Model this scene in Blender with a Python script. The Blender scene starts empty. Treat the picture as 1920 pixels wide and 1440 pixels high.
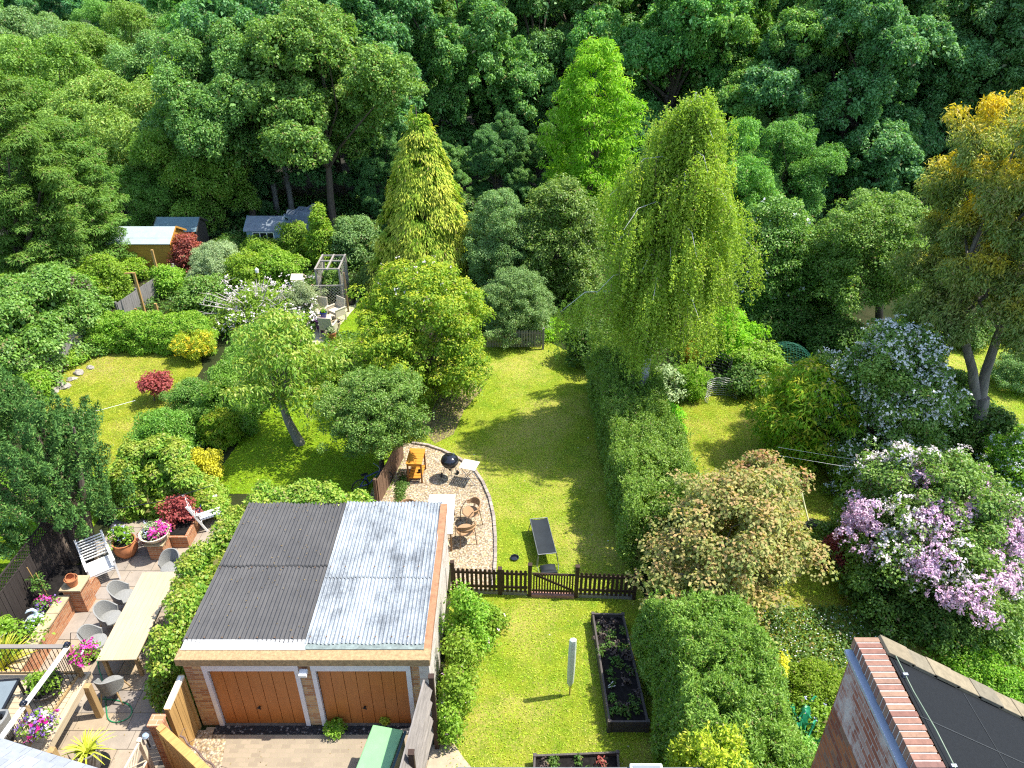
import bpy, math, random
import numpy as np
from mathutils import Vector, Matrix

# ---------------------------------------------------------------- camera, sky, sun, exposure
SC = bpy.context.scene
COL = SC.collection
R = math.radians
PITCH = R(31.2); FPX = 1400.0; CAMZ = 15.5
cam = bpy.data.objects.new('camera', bpy.data.cameras.new('camera'))
COL.objects.link(cam); SC.camera = cam
cam.location = (0, 0, CAMZ); cam.rotation_euler = (math.pi/2 - PITCH, 0, 0)
cam.data.sensor_width = 36.0; cam.data.lens = 36.0*FPX/1920.0
cam.data.clip_start = 0.2; cam.data.clip_end = 2000.0

SUN = Vector((0.54, 0.085, 1.0)).normalized()          # direction towards the sun
W = bpy.data.worlds.new('World'); SC.world = W; W.use_nodes = True
wn = W.node_tree.nodes; wl = W.node_tree.links
sky = wn.new('ShaderNodeTexSky'); sky.sky_type = 'NISHITA'; sky.sun_disc = False
sky.sun_elevation = math.asin(SUN.z); sky.sun_rotation = math.atan2(SUN.x, SUN.y)
wl.new(sky.outputs[0], wn['Background'].inputs[0]); wn['Background'].inputs[1].default_value = 0.15
sd = bpy.data.lights.new('sun', 'SUN'); sd.energy = 3.5; sd.angle = R(0.55); sd.color = (1.0, 0.95, 0.86)
so = bpy.data.objects.new('sun', sd); COL.objects.link(so); so.location = (20, 5, 40)
so.rotation_euler = (-SUN).to_track_quat('-Z', 'Y').to_euler()
SC.view_settings.view_transform = 'Standard'; SC.view_settings.look = 'None'
SC.view_settings.exposure = 1.42; SC.view_settings.gamma = 1.0
SC.cycles.max_bounces = 6; SC.cycles.diffuse_bounces = 3; SC.cycles.transmission_bounces = 4
SC.cycles.use_denoising = False; SC.cycles.filter_width = 1.2
SC.cycles.caustics_reflective = False; SC.cycles.caustics_refractive = False

# ---------------------------------------------------------------- where a picture row and column meets the ground
CP, SP = math.cos(PITCH), math.sin(PITCH)
def ray(px, py):
    u, v = (px-960)/FPX, -(py-720)/FPX
    return Vector((u, CP + v*SP, -SP + v*CP))
def gp(px, py, z=0.0):
    d = ray(px, py); t = (z-CAMZ)/d.z
    return Vector((0, 0, CAMZ)) + d*t
def vp(px, py, Y):
    d = ray(px, py); t = Y/d.y
    return Vector((0, 0, CAMZ)) + d*t
def depth(p): return p.y*CP + (CAMZ-p.z)*SP

# ---------------------------------------------------------------- materials
def newmat(name):
    m = bpy.data.materials.new(name); m.use_nodes = True
    nt = m.node_tree
    return m, nt, nt.nodes, nt.links, nt.nodes['Principled BSDF']
def rgba(c): return (c[0], c[1], c[2], 1.0)
def ramp(nodes, stops):
    r = nodes.new('ShaderNodeValToRGB'); e = r.color_ramp.elements
    while len(e) < len(stops): e.new(0.5)
    for i, (p, c) in enumerate(stops):
        e[i].position = p; e[i].color = rgba(c)
    return r
def texco(nodes, kind='Object'):
    t = nodes.new('ShaderNodeTexCoord'); return t.outputs[kind]
def noise(nodes, links, vec, scale, detail=4, rough=0.6, dist=0.0, stretch=None):
    n = nodes.new('ShaderNodeTexNoise'); n.inputs['Scale'].default_value = scale
    n.inputs['Detail'].default_value = detail; n.inputs['Roughness'].default_value = rough
    n.inputs['Distortion'].default_value = dist
    if stretch:
        mp = nodes.new('ShaderNodeMapping'); mp.inputs['Scale'].default_value = stretch
        links.new(vec, mp.inputs[0]); vec = mp.outputs[0]
    links.new(vec, n.inputs['Vector'])
    return n.outputs['Fac']
def mixc(nodes, links, fac, a, b, mode='MIX'):
    m = nodes.new('ShaderNodeMix'); m.data_type = 'RGBA'; m.blend_type = mode
    for s, v in ((0, fac), (6, a), (7, b)):
        if isinstance(v, (int, float)): m.inputs[s].default_value = v
        elif isinstance(v, (tuple, list)): m.inputs[s].default_value = rgba(v)
        else: links.new(v, m.inputs[s])
    return m.outputs[2]
def mathn(nodes, links, op, a, b=0.0, c=None):
    m = nodes.new('ShaderNodeMath'); m.operation = op; m.use_clamp = False
    for i, v in enumerate((a, b, c)):
        if v is None: continue
        if isinstance(v, (int, float)): m.inputs[i].default_value = v
        else: links.new(v, m.inputs[i])
    return m.outputs[0]
def remap(nodes, links, v, a, b, c=0.0, d=1.0):
    m = nodes.new('ShaderNodeMapRange'); m.inputs[1].default_value = a; m.inputs[2].default_value = b
    m.inputs[3].default_value = c; m.inputs[4].default_value = d
    links.new(v, m.inputs[0]); return m.outputs[0]
def bump(nodes, links, bs, h, strength=0.4, dist=0.02):
    b = nodes.new('ShaderNodeBump'); b.inputs['Strength'].default_value = strength
    b.inputs['Distance'].default_value = dist
    links.new(h, b.inputs['Height']); links.new(b.outputs[0], bs.inputs['Normal'])

def mat_plain(name, c, rough=0.6, metal=0.0, var=0.25, scale=6.0, spec=0.5, bumps=0.15, stretch=None):
    """one paint, plastic, metal or timber colour with uneven wear"""
    m, nt, n, l, bs = newmat(name)
    co = texco(n)
    f = noise(n, l, co, scale, 5, 0.65, 0.2, stretch)
    f = remap(n, l, f, 0.3, 0.7)
    dark = tuple(x*(1-var) for x in c); lite = tuple(min(1, x*(1+var*0.6)) for x in c)
    l.new(mixc(n, l, f, dark, lite), bs.inputs['Base Color'])
    bs.inputs['Roughness'].default_value = rough; bs.inputs['Metallic'].default_value = metal
    bs.inputs['Specular IOR Level'].default_value = spec
    if bumps: bump(n, l, bs, f, bumps, 0.01)
    return m
def mat_wood(name, c, rough=0.7, var=0.4, along='Z', scale=1.0):
    st = {'X': (1.2, 22, 22), 'Y': (22, 1.2, 22), 'Z': (22, 22, 1.2)}[along]
    m, nt, n, l, bs = newmat(name)
    co = texco(n)
    f = noise(n, l, co, 1.0*scale, 6, 0.7, 0.4, st)
    g = noise(n, l, co, 0.9, 3, 0.6)
    base = mixc(n, l, remap(n, l, f, 0.3, 0.7), tuple(x*(1-var) for x in c), tuple(min(1, x*(1+var*0.5)) for x in c))
    col = mixc(n, l, remap(n, l, g, 0.35, 0.7, 0, 0.35), base, tuple(x*0.55 for x in c))
    l.new(col, bs.inputs['Base Color']); bs.inputs['Roughness'].default_value = rough
    bs.inputs['Specular IOR Level'].default_value = 0.25
    bump(n, l, bs, f, 0.35, 0.004)
    return m
def GRN(c, k=2.0): return (min(0.8, c[0]*k*0.94), min(0.8, c[1]*k), c[2]*k*0.75)
def mat_leaf(name, stops, tip=None, trans=0.32, rough=0.42, spec=0.45, clump=0.35, cscale=0.6):
    rough = max(0.5, rough+0.12); spec = spec*0.6
    stops = [GRN(c) for c in stops]; tip = GRN(tip, 1.4) if tip else None; trans = min(0.5, trans+0.06)
    """foliage: each leaf its own shade (attribute rnd), new growth (attribute tint) another colour, slow drift between branches"""
    m, nt, n, l, bs = newmat(name)
    a = n.new('ShaderNodeAttribute'); a.attribute_name = 'rnd'
    co = texco(n)
    nz = remap(n, l, noise(n, l, co, cscale, 3, 0.6), 0.3, 0.7)
    f = mathn(n, l, 'ADD', mathn(n, l, 'MULTIPLY', a.outputs['Fac'], 1-clump), mathn(n, l, 'MULTIPLY', nz, clump))
    k = len(stops)
    r = ramp(n, [(i/(k-1) if k > 1 else 0, c) for i, c in enumerate(stops)])
    l.new(f, r.inputs[0]); col = r.outputs[0]
    if tip:
        t = n.new('ShaderNodeAttribute'); t.attribute_name = 'tint'
        col = mixc(n, l, t.outputs['Fac'], col, tip)
    dead = mathn(n, l, 'GREATER_THAN', mathn(n, l, 'FRACT', mathn(n, l, 'MULTIPLY', a.outputs['Fac'], 37.0)), 0.965)
    col = mixc(n, l, mathn(n, l, 'MULTIPLY', dead, 0.8), col, (0.26, 0.19, 0.09))
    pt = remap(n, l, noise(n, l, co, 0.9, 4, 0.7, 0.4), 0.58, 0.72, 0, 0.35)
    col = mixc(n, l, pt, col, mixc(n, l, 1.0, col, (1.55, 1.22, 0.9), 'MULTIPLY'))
    oi = n.new('ShaderNodeObjectInfo')
    hs = n.new('ShaderNodeHueSaturation')
    hs.inputs['Hue'].default_value = 0.5
    l.new(remap(n, l, oi.outputs['Random'], 0, 1, 0.485, 0.512), hs.inputs['Hue'])
    l.new(remap(n, l, oi.outputs['Random'], 0, 1, 0.88, 1.12), hs.inputs['Value'])
    l.new(mixc(n, l, 1.0, col, oi.outputs['Color'], 'MULTIPLY'), hs.inputs['Color']); col = hs.outputs[0]
    l.new(col, bs.inputs['Base Color']); bs.inputs['Roughness'].default_value = rough
    bs.inputs['Specular IOR Level'].default_value = spec
    tr = n.new('ShaderNodeBsdfTranslucent')
    l.new(mixc(n, l, 1.0, col, (1.25, 1.3, 0.55), 'MULTIPLY'), tr.inputs[0])
    mx = n.new('ShaderNodeMixShader'); mx.inputs[0].default_value = trans
    l.new(bs.outputs[0], mx.inputs[1]); l.new(tr.outputs[0], mx.inputs[2])
    l.new(mx.outputs[0], n['Material Output'].inputs[0])
    return m
def mat_petal(name, c1, c2, trans=0.25):
    m, nt, n, l, bs = newmat(name)
    a = n.new('ShaderNodeAttribute'); a.attribute_name = 'rnd'
    col = mixc(n, l, a.outputs['Fac'], c1, c2)
    l.new(col, bs.inputs['Base Color']); bs.inputs['Roughness'].default_value = 0.6
    tr = n.new('ShaderNodeBsdfTranslucent'); l.new(col, tr.inputs[0])
    mx = n.new('ShaderNodeMixShader'); mx.inputs[0].default_value = trans
    l.new(bs.outputs[0], mx.inputs[1]); l.new(tr.outputs[0], mx.inputs[2])
    l.new(mx.outputs[0], n['Material Output'].inputs[0])
    return m
def mat_brick(name, reds, mortar, rough=0.85, lime=0.0, scale=(0.225, 0.075), uvrot=0.0):
    m, nt, n, l, bs = newmat(name)
    uv = texco(n, 'UV')
    b = n.new('ShaderNodeTexBrick'); b.offset = 0.5
    b.inputs['Scale'].default_value = 1.0
    b.inputs['Brick Width'].default_value = scale[0]; b.inputs['Row Height'].default_value = scale[1]
    b.inputs['Mortar Size'].default_value = 0.006; b.inputs['Mortar Smooth'].default_value = 0.25
    b.inputs['Color1'].default_value = (0, 0, 0, 1); b.inputs['Color2'].default_value = (1, 1, 1, 1)
    b.inputs['Mortar'].default_value = (0.5, 0.5, 0.5, 1); b.inputs['Bias'].default_value = 0.0
    if uvrot:
        mp = n.new('ShaderNodeMapping'); mp.inputs['Rotation'].default_value[2] = uvrot
        l.new(uv, mp.inputs[0]); uv = mp.outputs[0]
    l.new(uv, b.inputs['Vector'])
    k = len(reds)
    r = ramp(n, [(i/(k-1), c) for i, c in enumerate(reds)])
    co = texco(n)
    nz = noise(n, l, co, 9.0, 4, 0.7)
    f = mathn(n, l, 'ADD', mathn(n, l, 'MULTIPLY', b.outputs['Color'], 0.75), mathn(n, l, 'MULTIPLY', nz, 0.3))
    l.new(f, r.inputs[0])
    col = r.outputs[0]
    if lime:
        st = noise(n, l, co, 1.3, 6, 0.72, 0.3)
        col = mixc(n, l, remap(n, l, st, 0.62-lime*0.2, 0.75-lime*0.2, 0, 0.8), col, (0.52, 0.48, 0.44))
    col = mixc(n, l, b.outputs['Fac'], col, mortar)
    l.new(col, bs.inputs['Base Color']); bs.inputs['Roughness'].default_value = rough
    bs.inputs['Specular IOR Level'].default_value = 0.2
    inv = mathn(n, l, 'SUBTRACT', 1.0, b.outputs['Fac'])
    bump(n, l, bs, mathn(n, l, 'ADD', inv, mathn(n, l, 'MULTIPLY', nz, 0.4)), 0.5, 0.008)
    return m
def mat_grass(name, lush, mid, dry, dryness=0.5, darkfleck=0.3, daisies=True, bare=None):
    m, nt, n, l, bs = newmat(name)
    co = texco(n)
    big = noise(n, l, co, 0.35, 4, 0.62, 0.3)
    med = noise(n, l, co, 1.6, 4, 0.65, 0.4)
    fin = noise(n, l, co, 14.0, 5, 0.75)
    ff = noise(n, l, co, 55.0, 3, 0.8)
    c = mixc(n, l, remap(n, l, med, 0.36, 0.64), lush, mid)
    d = mathn(n, l, 'ADD', mathn(n, l, 'MULTIPLY', big, 0.55), mathn(n, l, 'MULTIPLY', fin, 0.45))
    c = mixc(n, l, remap(n, l, d, 0.60-dryness*0.20, 0.72-dryness*0.20, 0, 0.9), c, dry)
    if bare:
        c = mixc(n, l, remap(n, l, big, 0.6, 0.72, 0, 0.8), c, bare)
    c = mixc(n, l, remap(n, l, ff, 0.35, 0.65, 0.0, 1.0), mixc(n, l, 1.0, c, (1-darkfleck,)*3, 'MULTIPLY'), mixc(n, l, 1.0, c, (1.18, 1.18, 1.1), 'MULTIPLY'))  # fine noise varies the grass between darker and paler flecks
    if daisies:
        v = n.new('ShaderNodeTexVoronoi'); v.inputs['Scale'].default_value = 2.6; l.new(co, v.inputs['Vector'])
        spot = remap(n, l, v.outputs['Distance'], 0.045, 0.065, 1, 0)
        thin = remap(n, l, noise(n, l, co, 0.9, 2), 0.5, 0.62)
        c = mixc(n, l, mathn(n, l, 'MULTIPLY', spot, thin), c, (0.75, 0.75, 0.66))
    l.new(c, bs.inputs['Base Color']); bs.inputs['Roughness'].default_value = 0.9
    bs.inputs['Specular IOR Level'].default_value = 0.15
    bump(n, l, bs, mathn(n, l, 'ADD', fin, ff), 0.8, 0.05)
    return m
def mat_gravel(name, stops, scale=28.0):
    m, nt, n, l, bs = newmat(name)
    co = texco(n)
    v = n.new('ShaderNodeTexVoronoi'); v.inputs['Scale'].default_value = scale; l.new(co, v.inputs['Vector'])
    hs = n.new('ShaderNodeSeparateColor'); l.new(v.outputs['Color'], hs.inputs[0])
    k = len(stops); r = ramp(n, [(i/(k-1), c) for i, c in enumerate(stops)]); l.new(hs.outputs[0], r.inputs[0])
    edge = remap(n, l, v.outputs['Distance'], 0.25, 0.75, 1.0, 0.45)
    big = remap(n, l, noise(n, l, co, 0.7, 4), 0.35, 0.7, 1.05, 0.8)
    c = mixc(n, l, 1.0, r.outputs[0], mathn(n, l, 'MULTIPLY', edge, big), 'MULTIPLY')
    l.new(c, bs.inputs['Base Color']); bs.inputs['Roughness'].default_value = 0.85
    bump(n, l, bs, edge, 0.9, 0.02)
    return m
def mat_face(name, stops, rough=0.8, var=0.25, scale=5.0, attr='rnd', bumps=0.3, spec=0.3):
    """slabs, slates, tiles: each piece its own shade through the face attribute rnd"""
    m, nt, n, l, bs = newmat(name)
    a = n.new('ShaderNodeAttribute'); a.attribute_name = attr
    k = len(stops); r = ramp(n, [(i/(k-1), c) for i, c in enumerate(stops)]); l.new(a.outputs['Fac'], r.inputs[0])
    co = texco(n)
    f = noise(n, l, co, scale, 6, 0.7, 0.3)
    c = mixc(n, l, 1.0, r.outputs[0], remap(n, l, f, 0.3, 0.7, 1-var, 1+var*0.5), 'MULTIPLY')
    l.new(c, bs.inputs['Base Color']); bs.inputs['Roughness'].default_value = rough
    bs.inputs['Specular IOR Level'].default_value = spec
    if bumps: bump(n, l, bs, f, bumps, 0.01)
    return m

# ---------------------------------------------------------------- mesh building
class MB:
    """collects shapes into one mesh"""
    def __init__(s): s.v = []; s.f = []; s.a = []; s.cur = 0.5
    def add(s, vs, fs):
        o = len(s.v); s.v += [tuple(v) for v in vs]
        s.f += [tuple(i+o for i in f) for f in fs]; s.a += [s.cur]*len(fs)
    def box(s, c, d, rz=0.0, rx=0.0, ry=0.0):
        M = Matrix.Rotation(rz, 3, 'Z') @ Matrix.Rotation(ry, 3, 'Y') @ Matrix.Rotation(rx, 3, 'X')
        c = Vector(c); x, y, z = d[0]/2, d[1]/2, d[2]/2
        vs = [c + M @ Vector((i*x, j*y, k*z)) for k in (-1, 1) for j in (-1, 1) for i in (-1, 1)]
        s.add(vs, [(0, 2, 3, 1), (4, 5, 7, 6), (0, 1, 5, 4), (2, 6, 7, 3), (0, 4, 6, 2), (1, 3, 7, 5)])
    def bx(s, x0, x1, y0, y1, z0, z1):
        s.box(((x0+x1)/2, (y0+y1)/2, (z0+z1)/2), (abs(x1-x0), abs(y1-y0), abs(z1-z0)))
    def beam(s, p, q, w, h, up=(0, 0, 1)):
        p, q = Vector(p), Vector(q); d = (q-p).normalized(); u = Vector(up)
        if abs(d.dot(u)) > 0.98: u = Vector((0, 1, 0))
        sd = d.cross(u).normalized()*(w/2); u = sd.cross(d).normalized()*(h/2)
        vs = [p-sd-u, p+sd-u, p+sd+u, p-sd+u, q-sd-u, q+sd-u, q+sd+u, q-sd+u]
        s.add(vs, [(0, 1, 2, 3), (4, 7, 6, 5), (0, 4, 5, 1), (1, 5, 6, 2), (2, 6, 7, 3), (3, 7, 4, 0)])
    def tube(s, pts, rad, n=8, cap=True):
        pts = [Vector(p) for p in pts]; k = len(pts)
        rr = rad if isinstance(rad, (list, tuple)) else [rad]*k
        rings = []; ref = None
        for i, p in enumerate(pts):
            d = (pts[min(i+1, k-1)]-pts[max(i-1, 0)]).normalized()
            if ref is None: ref = Vector((1, 0, 0)) if abs(d.x) < 0.8 else Vector((0, 1, 0))
            a = (ref - d*ref.dot(d)).normalized(); b = d.cross(a); ref = a
            rings.append([p+(a*math.cos(2*math.pi*j/n)+b*math.sin(2*math.pi*j/n))*rr[i] for j in range(n)])
        vs = [v for r in rings for v in r]; fs = []
        for i in range(k-1):
            for j in range(n):
                fs.append((i*n+j, i*n+(j+1) % n, (i+1)*n+(j+1) % n, (i+1)*n+j))
        if cap: fs += [tuple(reversed(range(n))), tuple(range((k-1)*n, k*n))]
        s.add(vs, fs)
    def lathe(s, prof, c=(0, 0, 0), n=20, sx=1.0, sy=1.0, a0=0.0, a1=None):
        full = a1 is None; a1 = 2*math.pi if full else a1
        m = n if full else n+1
        vs = []; fs = []
        for (r, z) in prof:
            for j in range(m):
                t = a0+(a1-a0)*j/n
                vs.append((c[0]+r*sx*math.cos(t), c[1]+r*sy*math.sin(t), c[2]+z))
        for i in range(len(prof)-1):
            for j in range(n):
                q = (j+1) % m
                fs.append((i*m+j, i*m+q, (i+1)*m+q, (i+1)*m+j))
        s.add(vs, fs)
    def prism(s, poly, z0, z1):
        n = len(poly)
        vs = [(p[0], p[1], z0) for p in poly]+[(p[0], p[1], z1) for p in poly]
        fs = [tuple(reversed(range(n))), tuple(range(n, 2*n))]
        fs += [(i, (i+1) % n, n+(i+1) % n, n+i) for i in range(n)]
        s.add(vs, fs)
    def sheet(s, poly, z):
        s.add([(p[0], p[1], z) for p in poly], [tuple(range(len(poly)))])
    def build(s, name, mat, parent=None, smooth=False, bevel=0.0, loc=None):
        me = bpy.data.meshes.new(name); me.from_pydata(s.v, [], s.f); me.validate()
        if len(s.a) == len(me.polygons):
            at = me.attributes.new('rnd', 'FLOAT', 'FACE'); at.data.foreach_set('value', s.a)
        # UVs in metres, projected along each face's main axis
        uv = me.uv_layers.new(name='UVMap')
        for p in me.polygons:
            nx, ny, nz = abs(p.normal.x), abs(p.normal.y), abs(p.normal.z)
            for li in p.loop_indices:
                v = me.vertices[me.loops[li].vertex_index].co
                if nz >= nx and nz >= ny: uv.data[li].uv = (v.x, v.y)
                elif nx >= ny: uv.data[li].uv = (v.y, v.z)
                else: uv.data[li].uv = (v.x, v.z)
        if smooth:
            me.polygons.foreach_set('use_smooth', [True]*len(me.polygons))
        me.materials.append(mat)
        o = bpy.data.objects.new(name, me); COL.objects.link(o)
        if parent: o.parent = parent
        if loc: o.location = loc
        if bevel:
            b = o.modifiers.new('bevel', 'BEVEL'); b.width = bevel; b.segments = 2; b.limit_method = 'ANGLE'
        if smooth:
            me.set_sharp_from_angle(angle=R(40))
        return o
def tag(o, label=None, cat=None, group=None, kind=None):
    if label: o['label'] = label
    if cat: o['category'] = cat
    if group: o['group'] = group
    if kind: o['kind'] = kind
    return o
def thing(name, label, cat, loc=(0, 0, 0), rz=0.0, group=None):
    o = bpy.data.objects.new(name, None); COL.objects.link(o); o.empty_display_size = 0.2
    o.location = loc; o.rotation_euler = (0, 0, rz)
    return tag(o, label, cat, group)
def copy_tree(o, parent=None, **kw):
    c = o.copy(); COL.objects.link(c)
    if parent: c.parent = parent
    for ch in list(o.children): copy_tree(ch, c)
    return c
def put(o, loc, rz=0.0, label=None, scale=None):
    o.location = loc; o.rotation_euler = (0, 0, rz)
    if label: o['label'] = label
    if scale: o.scale = scale if isinstance(scale, tuple) else (scale,)*3
    return o

# ---------------------------------------------------------------- foliage building
def unit(a): return a/np.maximum(np.linalg.norm(a, axis=1, keepdims=True), 1e-9)
class Leaves:
    """thousands of small folded leaves collected into one mesh"""
    def __init__(s): s.co = []; s.rn = []; s.ti = []
    def add(s, pos, nrm, axis, L, Wd, rng, tint=None, fold=0.25, curl=0.0):
        n = len(pos)
        if n == 0: return
        nrm = unit(nrm); axis = unit(axis - nrm*np.sum(axis*nrm, axis=1, keepdims=True))
        side = np.cross(nrm, axis)
        L = np.broadcast_to(np.asarray(L, float), (n,))*rng.uniform(0.7, 1.25, n); Lc = L[:, None]
        Wc = (np.broadcast_to(np.asarray(Wd, float), (n,))*rng.uniform(0.75, 1.2, n))[:, None]
        mid = pos+axis*Lc*0.45
        a = pos; b = mid+side*Wc*0.5+nrm*Wc*fold; c = pos+axis*Lc-nrm*Lc*curl; d = mid-side*Wc*0.5+nrm*Wc*fold
        s.co.append(np.stack([a, b, c, d], axis=1).reshape(-1, 3))
        s.rn.append(rng.uniform(0, 1, n)); s.ti.append(np.zeros(n) if tint is None else np.clip(tint, 0, 1))
    def mesh(s, name, mat):
        co = np.concatenate(s.co).astype(np.float32); nq = len(co)//4
        me = bpy.data.meshes.new(name)
        me.vertices.add(nq*4); me.vertices.foreach_set('co', co.ravel())
        me.loops.add(nq*4); me.loops.foreach_set('vertex_index', np.arange(nq*4, dtype=np.int32))
        me.polygons.add(nq); me.polygons.foreach_set('loop_start', np.arange(0, nq*4, 4, dtype=np.int32))
        at = me.attributes.new('rnd', 'FLOAT', 'FACE'); at.data.foreach_set('value', np.concatenate(s.rn).astype(np.float32))
        at = me.attributes.new('tint', 'FLOAT', 'FACE'); at.data.foreach_set('value', np.concatenate(s.ti).astype(np.float32))
        me.update(calc_edges=True); me.materials.append(mat)
        return me
    def build(s, name, mat, parent=None, loc=None):
        o = bpy.data.objects.new(name, s.mesh(name, mat)); COL.objects.link(o)
        if parent: o.parent = parent
        if loc: o.location = loc
        return o
def cloud(lv, rng, C, Rd, n, L, Wd, flat=0.8, up=0.6, out=0.8, jit=0.55, droop=0.3, hemi=0.7, tipk=0.0, fill=0.45, curl=0.1, tipz=0.35, vert=0.0):
    """leaves round branch-end clusters C of radii Rd"""
    C = np.asarray(C, float); Rd = np.asarray(Rd, float)
    w = Rd**2*rng.uniform(0.35, 1.5, len(Rd)); idx = rng.choice(len(C), n, p=w/w.sum())
    u = unit(rng.normal(size=(n, 3)))
    flip = (u[:, 2] < 0) & (rng.uniform(size=n) < hemi); u[flip, 2] *= -1
    rr = fill+(1-fill)*np.sqrt(rng.uniform(size=n))
    pos = C[idx]+u*(Rd[idx]*rr)[:, None]*np.array([1, 1, flat])
    nrm = u*out+np.array([0, 0, up])+rng.normal(size=(n, 3))*jit
    ax = rng.normal(size=(n, 3))+u*0.8; ax[:, 2] += vert-droop*2
    tint = None
    if tipk: tint = np.clip((u[:, 2]-tipz)*1.6*rr+rng.normal(size=n)*0.25, 0, 1)*tipk*(rr > 0.7)
    lv.add(pos, nrm, ax, L, Wd, rng, tint, curl=curl)
    return pos
PROF = {
    'round': lambda t: np.sqrt(np.clip(1-(2*t-1)**2, 0, 1)),
    'dome': lambda t: np.sqrt(np.clip(1-t**2.2, 0, 1)),
    'egg': lambda t: np.sqrt(np.clip(1-(1.55*t-0.6)**2*1.05, 0, 1))*np.where(t > 0.05, 1, 0.8),
    'cone': lambda t: np.clip(1.02-t, 0, 1)**0.85,
    'column': lambda t: np.clip(1-np.abs(t-0.35)**2.4*2.2, 0.05, 1),
    'vase': lambda t: np.sqrt(np.clip(1-(2*t-1.25)**2, 0.02, 1)),
}
def envelope(rng, n, rx, ry, z0, z1, prof='round', inner=0.35, wob=0.22, lobes=5):
    """cluster centres near the surface of a crown's outline, with bulges and hollows"""
    f = PROF[prof]; out = []
    ph = rng.uniform(0, 6.28, 4)
    t = np.concatenate([rng.uniform(0, 1, n*4)]); a = rng.uniform(0, 6.2832, n*4)
    r0 = f(t); keep = rng.uniform(size=n*4) < np.clip(r0, 0.12, 1); t, a, r0 = t[keep][:n], a[keep][:n], r0[keep][:n]
    rad = np.sqrt(rng.uniform(inner**2, 1, len(t)))
    wv = 1+wob*(0.6*np.sin(lobes*a+ph[0]+3*t)+0.5*np.sin(3*a+ph[1]-7*t)+0.5*np.sin(11*t+ph[2]+2*a))
    rad = rad*(1+0.28*rng.uniform(0, 1, len(t))**5)      # some shoots stand proud of the outline
    hol = np.sin(4*a+ph[3]+6*t)+np.sin(9*t-2*a+ph[1]) > -1.5       # hollows between branches
    t, a, r0, rad, wv = t[hol], a[hol], r0[hol], rad[hol], wv[hol]
    rad = rad*r0*wv
    return np.stack([rad*rx*np.cos(a), rad*ry*np.sin(a), z0+(z1-z0)*t], axis=1), rad
def limbs(m, rng, C, base=(0, 0, 0), fork=(0, 0, 1.5), r0=0.2, k=14, lean=0.0, tip=0.015, sides=7):
    """tapered trunk to the fork and limbs that run out to some of the clusters"""
    base, fork = Vector(base), Vector(fork)
    mid = base.lerp(fork, 0.5)+Vector((rng.normal()*0.05, rng.normal()*0.05, 0))*fork.z*0.4
    m.tube([base-Vector((0, 0, 0.1)), base+Vector((0, 0, 0.05)), mid, fork], [r0*1.35, r0*1.15, r0*0.9, r0*0.72], sides+2)
    pick = rng.choice(len(C), min(k, len(C)), replace=False)
    for i in pick:
        e = Vector(C[i]); d = e-fork
        q = fork+d*0.45+Vector((rng.normal()*0.1, rng.normal()*0.1, 0.12))*d.length*0.6
        rr = r0*0.55*(0.6+0.4*rng.uniform())
        m.tube([fork-Vector((0, 0, r0*0.6)), fork+d*0.2+Vector((0, 0, 0.03*d.length)), q, e], [rr, rr*0.75, rr*0.45, tip], 6)
# ================================================================= materials shared by several things
M = {}
M['lawn'] = mat_grass('lawn_grass', (0.150, 0.240, 0.012), (0.270, 0.310, 0.022), (0.430, 0.370, 0.100), 0.62, 0.3)
M['lush'] = mat_grass('lush_grass', (0.140, 0.225, 0.008), (0.195, 0.270, 0.010), (0.280, 0.300, 0.026), 0.3, 0.25, daisies=False)
M['dryl'] = mat_grass('dry_grass', (0.160, 0.220, 0.012), (0.280, 0.285, 0.026), (0.400, 0.320, 0.090), 0.6, 0.3, bare=(0.30, 0.23, 0.11))
M['ground'] = mat_grass('rough_ground', (0.022, 0.036, 0.008), (0.040, 0.048, 0.014), (0.070, 0.058, 0.030), 0.5, 0.5, daisies=False)
M['soil'] = mat_plain('dark_soil', (0.016, 0.014, 0.013), 0.95, 0, 0.5, 9.0, 0.1, 0.9)
M['litter'] = mat_gravel('dry_leaf_litter', [(0.22, 0.15, 0.07), (0.34, 0.26, 0.13), (0.16, 0.12, 0.05), (0.28, 0.22, 0.10)], 18)
M['gravel'] = mat_gravel('golden_gravel', [(0.46, 0.33, 0.17), (0.60, 0.48, 0.30), (0.28, 0.19, 0.10), (0.52, 0.44, 0.33), (0.38, 0.27, 0.16), (0.64, 0.56, 0.42)], 19)
M['slab'] = mat_face('sandstone_slab', [(0.30, 0.235, 0.165), (0.34, 0.285, 0.22), (0.25, 0.215, 0.185), (0.36, 0.275, 0.175), (0.27, 0.245, 0.22)], 0.8, 0.22, 2.5)
M['mortar'] = mat_plain('grey_mortar', (0.13, 0.115, 0.095), 0.95, 0, 0.3, 12, 0.1)
M['brick'] = mat_brick('house_brick', [(0.20, 0.065, 0.030), (0.34, 0.11, 0.045), (0.42, 0.20, 0.09), (0.26, 0.085, 0.04)], (0.38, 0.33, 0.26))
M['gbrick'] = mat_brick('garage_brick', [(0.22, 0.09, 0.045), (0.40, 0.20, 0.09), (0.50, 0.33, 0.16), (0.30, 0.12, 0.06)], (0.40, 0.34, 0.26))
M['obrick'] = mat_brick('planter_brick', [(0.33, 0.13, 0.06), (0.44, 0.20, 0.095), (0.28, 0.10, 0.045), (0.46, 0.26, 0.13)], (0.42, 0.34, 0.24))
M['stone'] = mat_plain('sandstone_coping', (0.42, 0.33, 0.20), 0.85, 0, 0.25, 7, 0.2, 0.3)
M['white'] = mat_plain('white_paint', (0.74, 0.73, 0.70), 0.5, 0, 0.1, 5, 0.4)
M['cream'] = mat_plain('cream_wood', (0.70, 0.60, 0.44), 0.55, 0, 0.16, 3, 0.3)
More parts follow.
